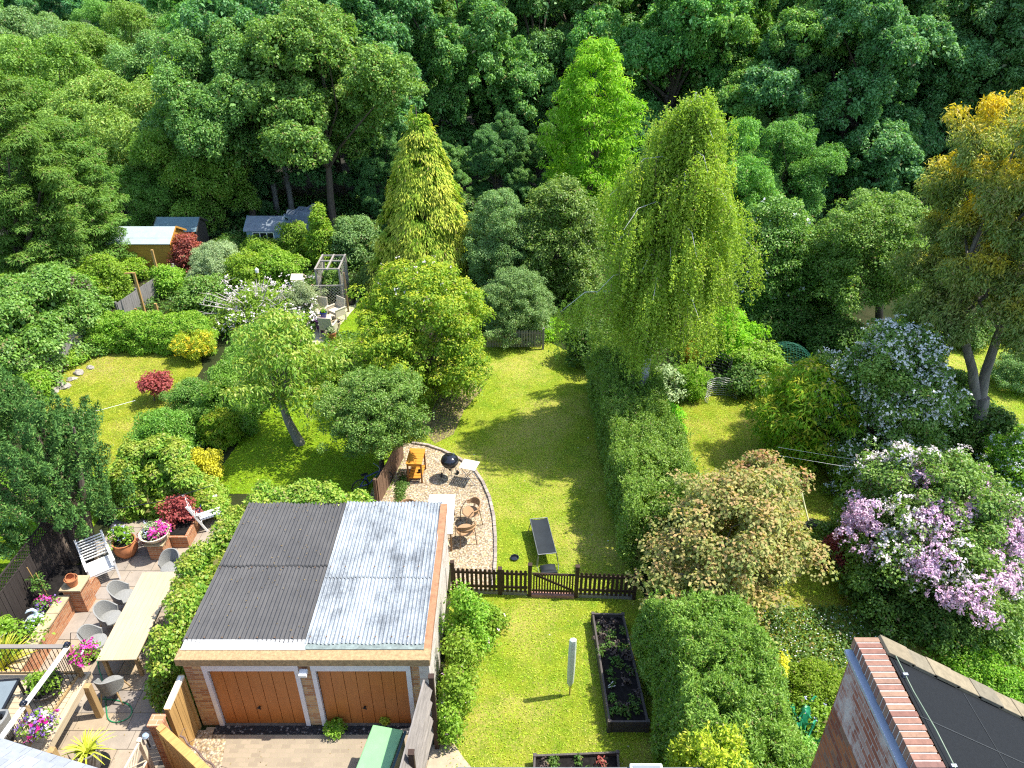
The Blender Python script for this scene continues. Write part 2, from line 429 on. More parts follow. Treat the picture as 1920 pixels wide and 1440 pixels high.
M['black'] = mat_plain('black_metal', (0.016, 0.017, 0.020), 0.4, 0.3, 0.3, 8)
M['brown'] = mat_wood('dark_stained_wood', (0.055, 0.032, 0.022), 0.7, 0.35, 'Z')
M['brownx'] = mat_wood('dark_stained_rail', (0.055, 0.032, 0.022), 0.7, 0.35, 'X')
M['newwood'] = mat_wood('new_timber', (0.46, 0.28, 0.10), 0.65, 0.35, 'Z')
M['newwoody'] = mat_wood('new_timber_rail', (0.48, 0.29, 0.09), 0.65, 0.35, 'Y')
M['deck'] = mat_wood('deck_board', (0.50, 0.40, 0.27), 0.75, 0.25, 'X')
M['decky'] = mat_wood('deck_beam', (0.50, 0.40, 0.27), 0.75, 0.25, 'Y')
M['post'] = mat_wood('deck_post', (0.42, 0.28, 0.13), 0.7, 0.3, 'Z')
M['greywood'] = mat_wood('weathered_boards', (0.25, 0.225, 0.20), 0.85, 0.45, 'Y')
M['greyz'] = mat_wood('weathered_pales', (0.24, 0.225, 0.21), 0.85, 0.45, 'Z')
M['darkz'] = mat_wood('dark_fence_boards', (0.045, 0.036, 0.032), 0.8, 0.4, 'Z')
M['grey_rattan'] = mat_plain('grey_rattan', (0.25, 0.25, 0.235), 0.7, 0, 0.22, 60, 0.3, 0.6)
M['tan_rattan'] = mat_plain('tan_rattan', (0.36, 0.22, 0.115), 0.65, 0, 0.3, 60, 0.3, 0.6)
M['beige_rattan'] = mat_plain('beige_rattan', (0.50, 0.44, 0.33), 0.7, 0, 0.25, 50, 0.3, 0.6)
M['terracotta'] = mat_plain('terracotta', (0.46, 0.18, 0.075), 0.8, 0, 0.25, 6, 0.3)
M['slate'] = mat_plain('grey_metal', (0.25, 0.27, 0.30), 0.5, 0.4, 0.2, 5)

# ================================================================= the ground and what is laid on it
def ground(name, poly, z, mat, kind='structure'):
    m = MB(); m.sheet(poly, z); return tag(m.build(name, mat), kind=kind)
def pxpoly(pts): return [gp(x, y).to_2d() for x, y in pts]
ground('ground', [(-900, -300), (900, -300), (900, 1500), (-900, 1500)], 0.0, M['ground'])
ground('lawn', [(-1.55, 5.5), (3.8, 5.5), (3.7, 14), (3.25, 16), (3.15, 27.5), (1.6, 29.2), (-1.6, 29.4), (-4.2, 27.0), (-4.2, 15.6), (-1.7, 15.6)], 0.004, M['lawn'])
ground('leaf_litter', pxpoly([(790, 800), (830, 735), (880, 715), (905, 730), (870, 770), (850, 815), (815, 832)]), 0.008, M['litter'])
ground('lawn', pxpoly([(380, 925), (470, 800), (520, 745), (575, 718), (640, 716), (700, 760), (760, 850), (740, 930)]), 0.004, M['lush'])
ground('lawn', pxpoly([(575, 660), (600, 640), (672, 545), (735, 540), (760, 660), (700, 690), (600, 690)]), 0.004, M['lush'])
ground('lawn', pxpoly([(150, 900), (60, 760), (160, 655), (370, 655), (380, 690), (330, 770), (250, 880)]), 0.004, M['dryl'])
ground('lawn', [(4.6, 8.5), (10.5, 8.5), (12.5, 16), (11.0, 25.2), (6.2, 25.2), (4.8, 22)], 0.004, M['dryl'])
ground('lawn', pxpoly([(1700, 640), (1990, 620), (2080, 850), (1900, 900), (1790, 780)]), 0.004, M['lawn'])
ground('lawn', [(-18.5, 11.5), (-12.75, 11.5), (-12.75, 18.0), (-18.5, 18.0)], 0.004, M['lush'])
ground('lawn', pxpoly([(300, 600), (345, 552), (420, 560), (400, 610)]), 0.006, M['lawn'])
ground('lawn', pxpoly([(1770, 1260), (1830, 1150), (1990, 1150), (2050, 1400), (1850, 1400)]), 0.006, M['dryl'])
# gravel seating corner with its curved kerb
gedge = [(772, 832), (800, 836), (830, 846), (862, 862), (888, 880), (905, 905), (918, 935), (926, 970), (929, 1010), (929, 1050), (927, 1078), (925, 1104)]
gpts = [gp(x, y) for x, y in gedge]
ground('gravel', [(p.x, p.y) for p in gpts]+[(-1.7, 14.6), (-1.7, 15.7), (-4.6, 15.7), (-4.55, 19), (-4.0, 21.6)], 0.014, M['gravel'])
m = MB(); rng = np.random.default_rng(3)
for i in range(len(gpts)-1):
    for k in range(4):
        a, b = gpts[i].lerp(gpts[i+1], k/4), gpts[i].lerp(gpts[i+1], (k+0.94)/4)
        m.cur = rng.uniform(); m.beam((a.x, a.y, 0.03), (b.x, b.y, 0.03+rng.normal()*0.004), 0.09, 0.11)
tag(m.build('gravel_edging', mat_face('edging_stone', [(0.30, 0.25, 0.20), (0.40, 0.34, 0.28), (0.24, 0.20, 0.17)], 0.85, 0.3)),
    'curved line of low edging stones between golden gravel and lawn', 'edging')
# left gravel strip beside the block paving
ground('gravel', [(-7.15, 8.0), (-6.05, 8.0), (-6.45, 10.42), (-7.15, 10.42)], 0.012, M['gravel'])
# driveway of small paving blocks
drive_m = mat_brick('block_paving', [(0.23, 0.185, 0.135), (0.27, 0.22, 0.16), (0.31, 0.25, 0.18), (0.25, 0.205, 0.15)], (0.30, 0.26, 0.17), scale=(0.205, 0.105))
ground('driveway', [(-6.75, 4.5), (-2.0, 4.5), (-1.75, 10.5), (-6.95, 10.5)], 0.006, drive_m)
ground('path', pxpoly([(800, 1440), (812, 1398), (850, 1393), (868, 1420), (900, 1460), (900, 1500), (800, 1500)]), 0.02, mat_plain('pale_concrete', (0.38, 0.31, 0.22), 0.9, 0, 0.2, 4, 0.2, 0.4))
# patio: separate flagstones of several sizes on a mortar bed
ground('patio', [(-12.0, 4.5), (-7.3, 4.5), (-7.3, 10.6), (-8.0, 17.6), (-11.9, 17.6), (-11.9, 12)], 0.006, M['mortar'])
m = MB(); rng = np.random.default_rng(11); y = 5.0
while y < 17.4:
    h = rng.choice([0.45, 0.6, 0.6, 0.9]); x = -12.0-rng.uniform(0, .5)
    while x < -7.4:
        w = rng.choice([0.6, 0.9, 0.6, 0.75, 0.45])
        if x+w < -7.2:
            if h > 0.8 and rng.uniform() < 0.5:
                for y0, hh in ((y, .45), (y+.45, .45)):
                    m.cur = rng.uniform(); m.box((x+w/2, y0+hh/2, 0.012), (w-0.014, hh-0.014, 0.016))
            else:
                m.cur = rng.uniform(); m.box((x+w/2, y+h/2, 0.012), (w-0.014, h-0.014, 0.016))
        x += w
    y += h
tag(m.build('paving', M['slab']), kind='structure')
# path and edging beside the wicker chairs
ground('path', pxpoly([(585, 650), (612, 640), (668, 575), (684, 540), (676, 538), (640, 560), (590, 600)]), 0.012, mat_plain('pale_paving', (0.50, 0.43, 0.32), 0.9, 0, 0.2, 4, 0.2, 0.4))
# ferny woodland floor under the big trees
ground('woodland_floor', [(-60, 42), (80, 42), (120, 140), (-90, 140)], 0.01, mat_gravel('woodland_floor', [(0.020, 0.016, 0.010), (0.032, 0.024, 0.014), (0.014, 0.018, 0.008), (0.028, 0.030, 0.012)], 9))

# ================================================================= double garage
GX0, GX1, GY0, GY1, GH = -7.05, -1.78, 10.55, 15.45, 2.22
g = thing('double_garage', 'brick double garage with one black and one silver corrugated roof half', 'garage', (0, 0, 0))
m = MB()
m.bx(GX0, GX0+0.22, GY0, GY1, 0, GH)                                   # side wall by the climber
m.bx(GX0+0.22, GX1-0.22, GY1-0.22, GY1, 0, GH)
for a, b in ((GX0+0.22, GX0+0.40), (-4.58, -4.32), (GX1-0.40, GX1-0.22)): m.bx(a, b, GY0, GY0+0.22, 0, GH)   # piers
m.bx(GX0+0.40, -4.58, GY0, GY0+0.22, 2.10, GH); m.bx(-4.32, GX1-0.40, GY0, GY0+0.22, 2.10, GH)
m.build('wall', M['gbrick'], g)
m = MB(); m.bx(GX1-0.22, GX1, GY0, GY1, 0, GH+0.02)
m.build('wall', mat_brick('peeling_whitewash', [(0.50, 0.45, 0.40), (0.62, 0.58, 0.54), (0.40, 0.30, 0.24)], (0.50, 0.46, 0.42), lime=0.4), g)
m = MB(); m.bx(GX0-0.06, GX1+0.05, GY0-0.14, GY0+0.16, GH, GH+0.20); m.build('fascia', mat_plain('roughcast_concrete', (0.36, 0.245, 0.125), 0.9, 0, 0.35, 14, 0.2, 0.8), g, bevel=0.012)
m = MB(); m.bx(GX1-0.13, GX1+0.045, GY0+0.17, GY1, GH+0.021, GH+0.17); m.build('verge_coping', mat_plain('orange_render', (0.34, 0.175, 0.095), 0.9, 0, 0.3, 9, 0.2, 0.5), g)
def corrugated(x0, x1, y0, y1, z0, z1, mat, name, pitch, amp, sag):
    m = MB(); n = int((x1-x0)/pitch*8); ny = 7; rng = np.random.default_rng(int(abs(x0)*10)); vs = []
    for j in range(ny+1):
        t = j/ny
        for i in range(n+1):
            x = x0+(x1-x0)*i/n
            lip = 0.02*math.sin(x*7+1)*(1 if j in (0, ny) else 0)
            vs.append((x, y0+(y1-y0)*t+lip, z0+(z1-z0)*t+amp*math.cos(2*math.pi*(x-x0)/pitch)+sag*math.sin(x*2.3+t*4)*0.5))
    m.add(vs, [(j*(n+1)+i, j*(n+1)+i+1, (j+1)*(n+1)+i+1, (j+1)*(n+1)+i) for j in range(ny) for i in range(n)])
    return m.build(name, mat, g, smooth=True)
def mat_sheet(name, c, dirt, rough, metal, dscale=1.6, amt=0.6):
    m, nt, n, l, bs = newmat(name); co = texco(n)
    a = noise(n, l, co, dscale, 6, 0.72, 0.2); b = noise(n, l, co, 1.0, 5, 0.75, 0.1, (9, 1.1, 1)); d = noise(n, l, co, 26, 4, 0.8)
    f = mathn(n, l, 'ADD', mathn(n, l, 'MULTIPLY', a, 0.45), mathn(n, l, 'ADD', mathn(n, l, 'MULTIPLY', b, 0.35), mathn(n, l, 'MULTIPLY', d, 0.3)))
    l.new(mixc(n, l, remap(n, l, f, 0.45, 0.64, 0, amt), c, dirt), bs.inputs['Base Color'])
    bs.inputs['Roughness'].default_value = rough; bs.inputs['Metallic'].default_value = metal
    bump(n, l, bs, d, 0.2, 0.004); return m
zf, zb = GH+0.20, GH+0.10
corrugated(GX0-0.04, -4.40, GY0+0.30, GY1+0.12, zf+0.01, zb, mat_sheet('black_bitumen_sheet', (0.050, 0.049, 0.050), (0.115, 0.11, 0.105), 0.75, 0.0, 1.2, 0.5), 'roof', 0.095, 0.022, 0.012)
corrugated(-4.44, GX1-0.10, GY0+0.24, GY1+0.14, zf+0.035, zb+0.025, mat_sheet('galvanised_sheet', (0.43, 0.465, 0.49), (0.11, 0.12, 0.13), 0.5, 0.2, 1.3, 0.9), 'roof', 0.088, 0.020, 0.006)
m = MB(); m.box(((GX0-4.40)/2, GY0+0.235, zf+0.012), (2.66, 0.26, 0.024), rx=0.03)
m.build('flashing', mat_plain('white_flashing', (0.52, 0.52, 0.50), 0.6, 0, 0.2, 9, 0.3, 0.3), g)
m = MB(); m.box(((-4.42+GX1-0.1)/2, GY0+0.20, zf+0.014), (2.54, 0.17, 0.02)); m.build('gutter', mat_plain('mossy_lead', (0.20, 0.24, 0.22), 0.7, 0.2, 0.4, 8), g)
def mat_door():
    m, nt, n, l, bs = newmat('chestnut_woodgrain'); co = texco(n)
    f = noise(n, l, co, 1.0, 6, 0.7, 0.5, (30, 5, 1.6)); b = noise(n, l, co, 0.8, 3)
    c = mixc(n, l, remap(n, l, f, 0.3, 0.7), (0.30, 0.088, 0.016), (0.42, 0.135, 0.027))
    c = mixc(n, l, remap(n, l, b, 0.4, 0.7, 0, 0.4), c, (0.48, 0.18, 0.04))
    l.new(c, bs.inputs['Base Color']); bs.inputs['Roughness'].default_value = 0.45; return m
DM = mat_door()
for x0, x1, tilt, lab in ((-6.65, -4.58, 0.0, None), (-4.32, -2.18, 0.035, 'chestnut garage door hanging askew below its white lintel')):
    fr = MB()
    fr.bx(x0, x0+0.10, GY0-0.04, GY0+0.06, 0, 1.93); fr.bx(x1-0.10, x1, GY0-0.04, GY0+0.06, 0, 1.93); fr.bx(x0, x1, GY0-0.045, GY0+0.06, 1.93, 2.16)
    fo = fr.build('door_frame', mat_plain('grey_white_frame', (0.62, 0.60, 0.60), 0.55, 0, 0.1, 4), g, bevel=0.006)
    d = MB(); n = 7; w = (x1-x0-0.22)/n
    for i in range(n):
        xc = x0+0.11+w*(i+0.5); top = 1.915-tilt*(xc-x0)*1.2
        d.bx(xc-w/2+0.006, xc+w/2-0.006, GY0+0.035, GY0+0.06, 0.03, top)
    d.bx(x0+0.105, x1-0.105, GY0+0.061, GY0+0.075, 0.02, 1.90-tilt*1.7)
    do = d.build('door', DM, g)
    if lab: do['label'] = lab
    h = MB(); xc = (x0+x1)/2-0.05; h.lathe([(0.0, 0.0), (0.028, 0.0), (0.028, 0.012), (0.014, 0.016), (0.014, 0.03), (0, 0.03)], n=12)
    h.box((0, -0.0, 0.045), (0.10, 0.022, 0.02))
    ho = h.build('handle', M['black'], do); ho.location = (xc, GY0+0.034, 0.62); ho.rotation_euler = (R(90), 0.5, 0)
l_ = MB(); l_.box((-4.45, GY0-0.13, 1.98), (0.17, 0.16, 0.10), rx=0.25); l_.beam((-4.45, GY0-0.02, 1.92), (-4.45, GY0-0.10, 1.93), 0.04, 0.04)
fl = l_.build('floodlight', M['white'], g, bevel=0.012)
l_ = MB(); l_.lathe([(0, -0.05), (0.03, -0.045), (0.035, 0), (0.02, 0.02)], (-4.45, GY0-0.14, 1.91), 10); l_.build('sensor', M['black'], fl)
m = MB(); m.bx(GX0+0.3, GX1-0.1, GY0-0.24, GY0-0.03, 0.002, 0.03)
m.build('drain', mat_gravel('drain_grit', [(0.012, 0.013, 0.016), (0.018, 0.02, 0.026), (0.02, 0.02, 0.02), (0.012, 0.015, 0.02), (0.016, 0.016, 0.02), (0.25, 0.24, 0.22)], 22), g)
m = MB(); m.bx(GX0+0.40, -4.58, GY0-0.028, GY0+0.2, 0.003, 0.028); m.bx(-4.32, GX1-0.40, GY0-0.028, GY0+0.2, 0.003, 0.028); m.build('threshold', M['mortar'], g)
m = MB(); m.bx(GX0+0.23, GX1-0.23, GY0+0.23, GY1-0.23, 0.02, GH-0.05); m.build('inner_wall', M['mortar'], g)

m = MB()
for x0_, x1_, pt in ((GX0+0.02, -4.5, 0.38), (-4.36, GX1-0.15, 0.352)):
    x_ = x0_
    while x_ < x1_:
        for y_ in (GY0+0.42, (GY0+GY1)/2+0.1, GY1-0.05):
            z_ = zf+0.045+(zb-zf)*(y_-GY0-0.3)/(GY1-GY0); m.lathe([(0.018, 0), (0.018, 0.006), (0.007, 0.008), (0.006, 0.02), (0, 0.021)], (x_, y_, z_-0.012+(0.025 if x_ > -4.4 else 0)), 8)
        x_ += pt
m.build('roof_bolts', mat_plain('rusty_bolt', (0.20, 0.12, 0.07), 0.7, 0.3), g)
for y_, x0_, x1_, dz in (((GY0+GY1)/2+0.15, GX0-0.03, -4.42, 0.016), ((GY0+GY1)/2-0.25, -4.42, GX1-0.11, 0.042)):
    corrugated(x0_, x1_, y_, y_+0.05, zf+dz+(zb-zf)*0.5+0.004, zf+dz+(zb-zf)*0.5-0.006, mat_plain('sheet_lap', (0.030, 0.03, 0.03) if x0_ < -5 else (0.20, 0.22, 0.23), 0.7), 'sheet_lap', 0.095 if x0_ < -5 else 0.088, 0.022, 0.0)
# ================================================================= neighbouring house: parapet wall, flat black felt roof falling away
hx, hy, hz = 3.77, 5.55, 8.9
h = thing('brick_house', 'red brick house with long brick parapet and black roof', 'house')
m = MB(); m.bx(hx, hx+0.24, -8, hy, 0, hz-0.27); m.build('wall', mat_brick('old_red_brick', [(0.13, 0.045, 0.025), (0.24, 0.075, 0.03), (0.30, 0.12, 0.05), (0.16, 0.05, 0.03), (0.19, 0.15, 0.10)], (0.17, 0.13, 0.10), lime=0.0), h)
# lime-washed band below the coping
m = MB(); m.bx(hx-0.004, hx-0.001, -8, hy-0.02, hz-1.15, hz-0.275); m.build('wall_band', mat_brick('lime_bloomed_brick', [(0.20, 0.07, 0.045), (0.28, 0.10, 0.06), (0.36, 0.26, 0.22)], (0.40, 0.37, 0.34), lime=0.75), h)
m = MB(); y = hy; rng = np.random.default_rng(5)
while y > -3.0:
    m.cur = rng.uniform(); m.bx(hx-0.03+rng.normal()*0.003, hx+0.235+rng.normal()*0.004, y-0.060, y, hz-0.15, hz+rng.normal()*0.002); y -= 0.075
m.build('coping_bricks', mat_face('coping_brick', [(0.20, 0.095, 0.07), (0.28, 0.15, 0.10), (0.24, 0.125, 0.09), (0.31, 0.19, 0.12), (0.19, 0.10, 0.08)], 0.85, 0.3, 14), h, bevel=0.004)
m = MB(); m.bx(hx-0.024, hx+0.228, -3.0, hy-0.004, hz-0.155, hz-0.012); m.build('coping_mortar', mat_plain('white_mortar', (0.55, 0.52, 0.49), 0.9, 0, 0.2, 20), h)
m = MB(); y = hy; 
while y > -3.0:
    m.cur = rng.uniform(); m.bx(hx-0.028, hx+0.2, y-0.215, y, hz-0.265, hz-0.205); y -= 0.225
m.build('dentil_course', mat_face('dark_brick', [(0.05, 0.03, 0.028), (0.085, 0.05, 0.045), (0.06, 0.04, 0.04)], 0.8, 0.3, 14), h)
m = MB(); m.bx(hx-0.105, hx+0.0, -3.0, hy-0.03, hz-0.203, hz-0.160); m.build('lead_strip', mat_plain('blue_grey_lead', (0.30, 0.36, 0.44), 0.45, 0.3, 0.15, 3), h)
sl = math.tan(R(31))
def rz_(x, z0=8.84): return z0-(x-(hx+0.3))*sl
x0, x1 = hx+0.27, hx+5.2
m = MB(); m.add([(x0, -3, rz_(x0)), (x1, -3, rz_(x1)), (x1, hy-0.2, rz_(x1)), (x0, hy-0.2, rz_(x0))], [(0, 1, 2, 3)])
m.build('roof', mat_plain('black_felt', (0.0075, 0.009, 0.011), 0.8, 0, 0.35, 40, 0.2, 0.3), h)
m = MB()
for yy in (4.62, 3.55, 2.5):
    m.add([(x0, yy, rz_(x0)+0.006), (x1, yy, rz_(x1)+0.006), (x1, yy-0.012, rz_(x1)+0.006), (x0, yy-0.012, rz_(x0)+0.006)], [(0, 1, 2, 3)])
for xx in (5.0, 6.0):
    m.add([(xx, -3, rz_(xx)+0.007), (xx+0.008, -3, rz_(xx)+0.002), (xx+0.008, hy-0.25, rz_(xx)+0.002), (xx, hy-0.25, rz_(xx)+0.007)], [(0, 1, 2, 3)])
m.build('roof_seam', mat_plain('pale_seam', (0.022, 0.024, 0.026), 0.5), h)
m = MB(); x = x0-0.02; k = 0
while x < x1:
    m.cur = rng.uniform(); m.box((x+0.17, hy-0.10, rz_(x+0.17)+0.035-0.012*(k % 2)), (0.40, 0.24, 0.045), ry=R(31)); x += 0.30; k += 1
m.build('verge_tile', mat_face('lichen_tile', [(0.19, 0.155, 0.10), (0.25, 0.205, 0.13), (0.16, 0.14, 0.10)], 0.9, 0.3, 12), h, bevel=0.006)
m = MB(); m.bx(hx+0.24, x1, hy-0.22, hy-0.0, 0, 4.0)
m.add([(x0, hy-0.05, 3.9), (x1, hy-0.05, 3.9), (x1, hy-0.05, rz_(x1)-0.02), (x0, hy-0.05, rz_(x0)-0.02)], [(0, 1, 2, 3)]); m.build('gable_wall', M['brick'], h)
m = MB(); pts = [(hx+0.34, hy-0.2-0.45*i, rz_(hx+0.34)+0.05-0.02*math.sin(i*2.1)) for i in range(16)]
m.tube(pts, 0.008, 6); m.build('cable', mat_plain('green_cable', (0.14, 0.19, 0.12), 0.5), h)
m = MB()
for i in (0, 2, 5): m.box((hx+0.34, hy-0.45-0.5*i, rz_(hx+0.34)+0.035), (0.05, 0.03, 0.05))
m.build('cable_clip', M['slate'], h)
m = MB(); m.tube([(hx+0.36, 3.7, rz_(hx+.36)+.06), (hx+1.2, 3.15, rz_(hx+1.2)+.05), (hx+2.6, 2.4, rz_(hx+2.6)+.04)], 0.008, 6)
m.tube([(hx+0.36, 3.66, rz_(hx+.36)+.06), (hx+1.2, 3.08, rz_(hx+1.2)+.05), (hx+2.6, 2.3, rz_(hx+2.6)+.04)], 0.006, 6); m.build('cable', M['white'], h)

# ================================================================= near edge of the own house: flat extension roof and slated bay roof
h = thing('flat_roof_extension', 'dark grey flat roof edge of the house above the small planter', 'house')
m = MB(); m.bx(-0.98, 3.35, 2.0, 7.70, 2.85, 3.0); m.build('roof', mat_sheet('grey_roof_felt', (0.12, 0.12, 0.13), (0.22, 0.21, 0.20), 0.8, 0, 1.5, 0.5), h)
m = MB(); m.bx(-0.9, 3.25, 2.0, 7.60, 0, 2.848); m.build('wall', M['brick'], h)
m = MB(); m.bx(2.05, 2.62, 7.2, 7.72, 3.002, 3.09); m.build('skylight_kerb', M['white'], h, bevel=0.02)
m = MB(); m.bx(2.10, 2.57, 7.25, 7.67, 3.088, 3.11); m.build('skylight_pane', mat_plain('grey_glass', (0.20, 0.22, 0.24), 0.15, 0, 0.1), h)
h = thing('slated_bay_roof', 'pale grey slated roof edge below the deck railing', 'roof')
A, B = vp(-60, 1365, 7.9), vp(62, 1404, 7.62); Cc = vp(200, 1446, 7.45)
A, B, Cc = [Vector((p.x, p.y, p.z)) for p in (A, B, Cc)]
m = MB(); rng = np.random.default_rng(8)
for seg in ((A+(A-B)*1.2, B), (B, B+(Cc-B)*1.5)):
    e = (seg[1]-seg[0]); Ls = e.length; e = e.normalized()
    dn = Vector((-0.15, -0.80, 0.42)).normalized(); nn = e.cross(dn).normalized()
    if nn.z < 0: nn = -nn
    for r_ in range(14):
        x = -0.2 if r_ % 2 else -0.32
        while x < Ls:
            w = 0.25; x2 = min(x+w, Ls); xs = max(x, 0)
            if x2-xs > 0.02:
                p = seg[0]+e*xs+dn*(r_*0.20)+nn*(0.012); q = seg[0]+e*(x2-0.006)+dn*(r_*0.20)+nn*0.012
                p2 = p+dn*0.30-nn*0.012; q2 = q+dn*0.30-nn*0.012
                m.cur = rng.uniform()
                lo = nn*-0.01
                m.add([p, q, q2, p2, p+lo, q+lo, q2+lo, p2+lo], [(0, 1, 2, 3), (7, 6, 5, 4), (0, 4, 5, 1), (1, 5, 6, 2), (3, 2, 6, 7), (0, 3, 7, 4)])
            x = x2
m.build('roof', mat_face('grey_slate', [(0.22, 0.235, 0.26), (0.27, 0.285, 0.31), (0.245, 0.26, 0.28), (0.31, 0.325, 0.35)], 0.6, 0.15, 6), h)
m = MB(); m.add([A+(A-B)*1.2+Vector((0, -0.1, -0.02)), B+Vector((0, -0.1, -0.02)), B+Vector((0, -0.1, -3.6)), A+(A-B)*1.2+Vector((0, -0.1, -3.6))], [(0, 1, 2, 3)])
m.add([B+Vector((0, -0.1, -0.02)), B+(Cc-B)*1.5+Vector((0, -0.1, -0.02)), B+(Cc-B)*1.5+Vector((0, -0.1, -3.6)), B+Vector((0, -0.1, -3.6))], [(0, 1, 2, 3)])
m.build('wall', M['brick'], h)
# ================================================================= fences
def base_at(px, py, z=0.0):
    p = gp(px, py, z); return p
fy = lambda x: 14.56-0.05*(x+1.6)
def pickets(name, label, x0, x1, posts, n, gravel=True):
    t = thing(name, label, 'fence', (x0, fy(x0), 0), math.atan2(fy(x1)-fy(x0), x1-x0))
    L = x1-x0; m = MB()
    for i in range(n):
        x = L*(i+0.5)/n; m.box((x, -0.022, 0.52), (0.075, 0.02, 0.78)); m.lathe([(0.0375, 0.91), (0.03, 0.935), (0, 0.945)], (x, -0.022, 0), 8, sy=0.27)
    m.build('pale', M['brown'], t)
    for z in (0.28, 0.78):
        m = MB(); m.box((L/2, 0.006, z), (L, 0.035, 0.075)); m.build('rail', M['brownx'], t)
    for x, h in posts:
        m = MB(); m.box((x-x0, 0.01, h/2), (0.10, 0.10, h)); m.box((x-x0, 0.01, h+0.012), (0.115, 0.115, 0.025)); p = m.build('post', M['brown'], t, bevel=0.006)
    if gravel:
        m = MB(); m.box((L/2, 0.0, 0.075), (L, 0.04, 0.15)); m.build('gravel_board', M['greywood'], t)
    return t
pickets('picket_fence', 'dark brown picket fence between the garage and the small gate', -1.62, 0.42, [(-1.60, 1.12), (-0.32, 0.95)], 17)
pickets('picket_fence', 'dark brown picket fence run from the small gate into the maple shade', 1.80, 3.35, [(3.3, 1.05)], 13)
t = thing('garden_gate', 'small dark brown picket gate with diagonal brace on the lawn', 'gate', (0.48, fy(0.48), 0), math.atan2(fy(1.74)-fy(0.48), 1.26))
m = MB()
for i in range(15): m.box((0.11+1.04*i/14, -0.022, 0.48), (0.042, 0.018, 0.70))
m.build('pale', M['brown'], t)
m = MB()
for z in (0.20, 0.82): m.box((0.63, 0.0, z), (1.14, 0.03, 0.06))
m.beam((0.10, 0.012, 0.79), (1.14, 0.012, 0.24), 0.03, 0.06); m.build('frame', M['brownx'], t)
m = MB(); m.box((0.63, -0.01, 0.05), (1.16, 0.14, 0.10)); m.build('threshold', mat_plain('red_brown_sill', (0.30, 0.15, 0.11), 0.8, 0, 0.3, 9), t)
for x in (0.0, 1.26):
    m = MB(); m.box((x, 0, 0.57), (0.105, 0.105, 1.14)); m.box((x, 0, 1.15), (0.12, 0.12, 0.03)); m.build('post', M['brown'], t, bevel=0.006)

def board_fence(name, label, p, q, h, mat, bw=0.14, posts=True, cap=None, lat=0.0, lean=0.0, rail=True, postmat=None):
    """vertical boards from p to q (seen from both sides), rails, posts and an optional lattice strip on top"""
    p, q = Vector((p[0], p[1], 0)), Vector((q[0], q[1], 0)); d = q-p; L = d.length
    t = thing(name, label, 'fence', p, math.atan2(d.y, d.x)); rng = np.random.default_rng(int(L*100))
    m = MB(); x = 0.0
    while x < L-0.02:
        w = min(bw, L-x); m.box((x+w/2, rng.normal()*0.004, h/2+rng.normal()*0.006), (w-0.008, 0.02, h)); x += w
    m.build('board', mat, t)
    if rail:
        for z in (0.3, h-0.25):
            m = MB(); m.box((L/2, 0.032, z), (L, 0.04, 0.07)); m.build('rail', mat, t)
    n = max(1, round(L/1.83))
    for i in range(n+1):
        m = MB(); m.box((L*i/n, 0.075 if rail else 0.0, (h+0.05+lat)/2), (0.09, 0.09, h+0.05+lat)); m.build('post', postmat or mat, t)
    if lat:
        m = MB(); s = 0.13
        k = int(L/s)
        for i in range(-int(lat/s)-1, k+1):
            for sg in (1, -1):
                x0 = i*s if sg > 0 else i*s+lat; pts = []
                a, b = Vector((x0, 0.006*sg, h)), Vector((x0+lat*sg, 0.006*sg, h+lat))
                if min(a.x, b.x) < 0 or max(a.x, b.x) > L: continue
                m.beam(a, b, 0.012, 0.022)
        m.box((L/2, 0, h+lat), (L, 0.035, 0.035)); m.box((L/2, 0, h+0.01), (L, 0.035, 0.03)); m.build('lattice', mat, t)
    return t
board_fence('trellis_fence', 'black boarded fence with lattice top behind the hydrangea bed', (-12.62, 11.2), (-12.62, 16.4), 1.55, M['darkz'], lat=0.36)
board_fence('board_fence', 'silvery weathered board fence along the dry lawn below dense shrubs', gp(66, 735), gp(192, 640), 1.45, M['greyz'])
board_fence('board_fence', 'bleached board fence behind four tall raw posts near the orange shed', gp(230, 605), gp(335, 530), 1.0, M['greyz'])
for a, h_, lab in ((((275, 598)), 2.3, 'tall raw timber post with crosspiece standing by the bleached fence'), ((306, 550), 2.3, 'tallest raw timber post beside the orange shed and red leaved bush'), ((301, 606), 1.0, 'short raw timber post at the corner of the clipped hedge'), ((272, 600), 0.6, 'stub of raw timber post half hidden by the clipped hedge')):
    p = gp(*a); t = thing('timber_post', lab, 'post', (p.x+(0.3 if h_ == 0.6 else 0)*-1, p.y, 0), 0, 'raw timber posts by the fence')
    m = MB(); m.box((0, 0, h_/2), (0.10, 0.10, h_)); m.build('shaft', M['newwood'], t)
    if 'crosspiece' in lab:
        m = MB(); m.beam((-0.42, 0, 2.28), (0.06, 0, 2.31), 0.07, 0.05); m.build('crosspiece', M['newwood'], t)
# short fence between the cherry lawn and the gravel corner
p, q = gp(712, 945), gp(757, 858)
t = board_fence('board_fence', 'brown splintered board fence between the round bush and wooden serving table', (p.x, p.y), (q.x, q.y), 0.95, mat_wood('brown_boards', (0.20, 0.12, 0.075), 0.8, 0.4, 'Z'))
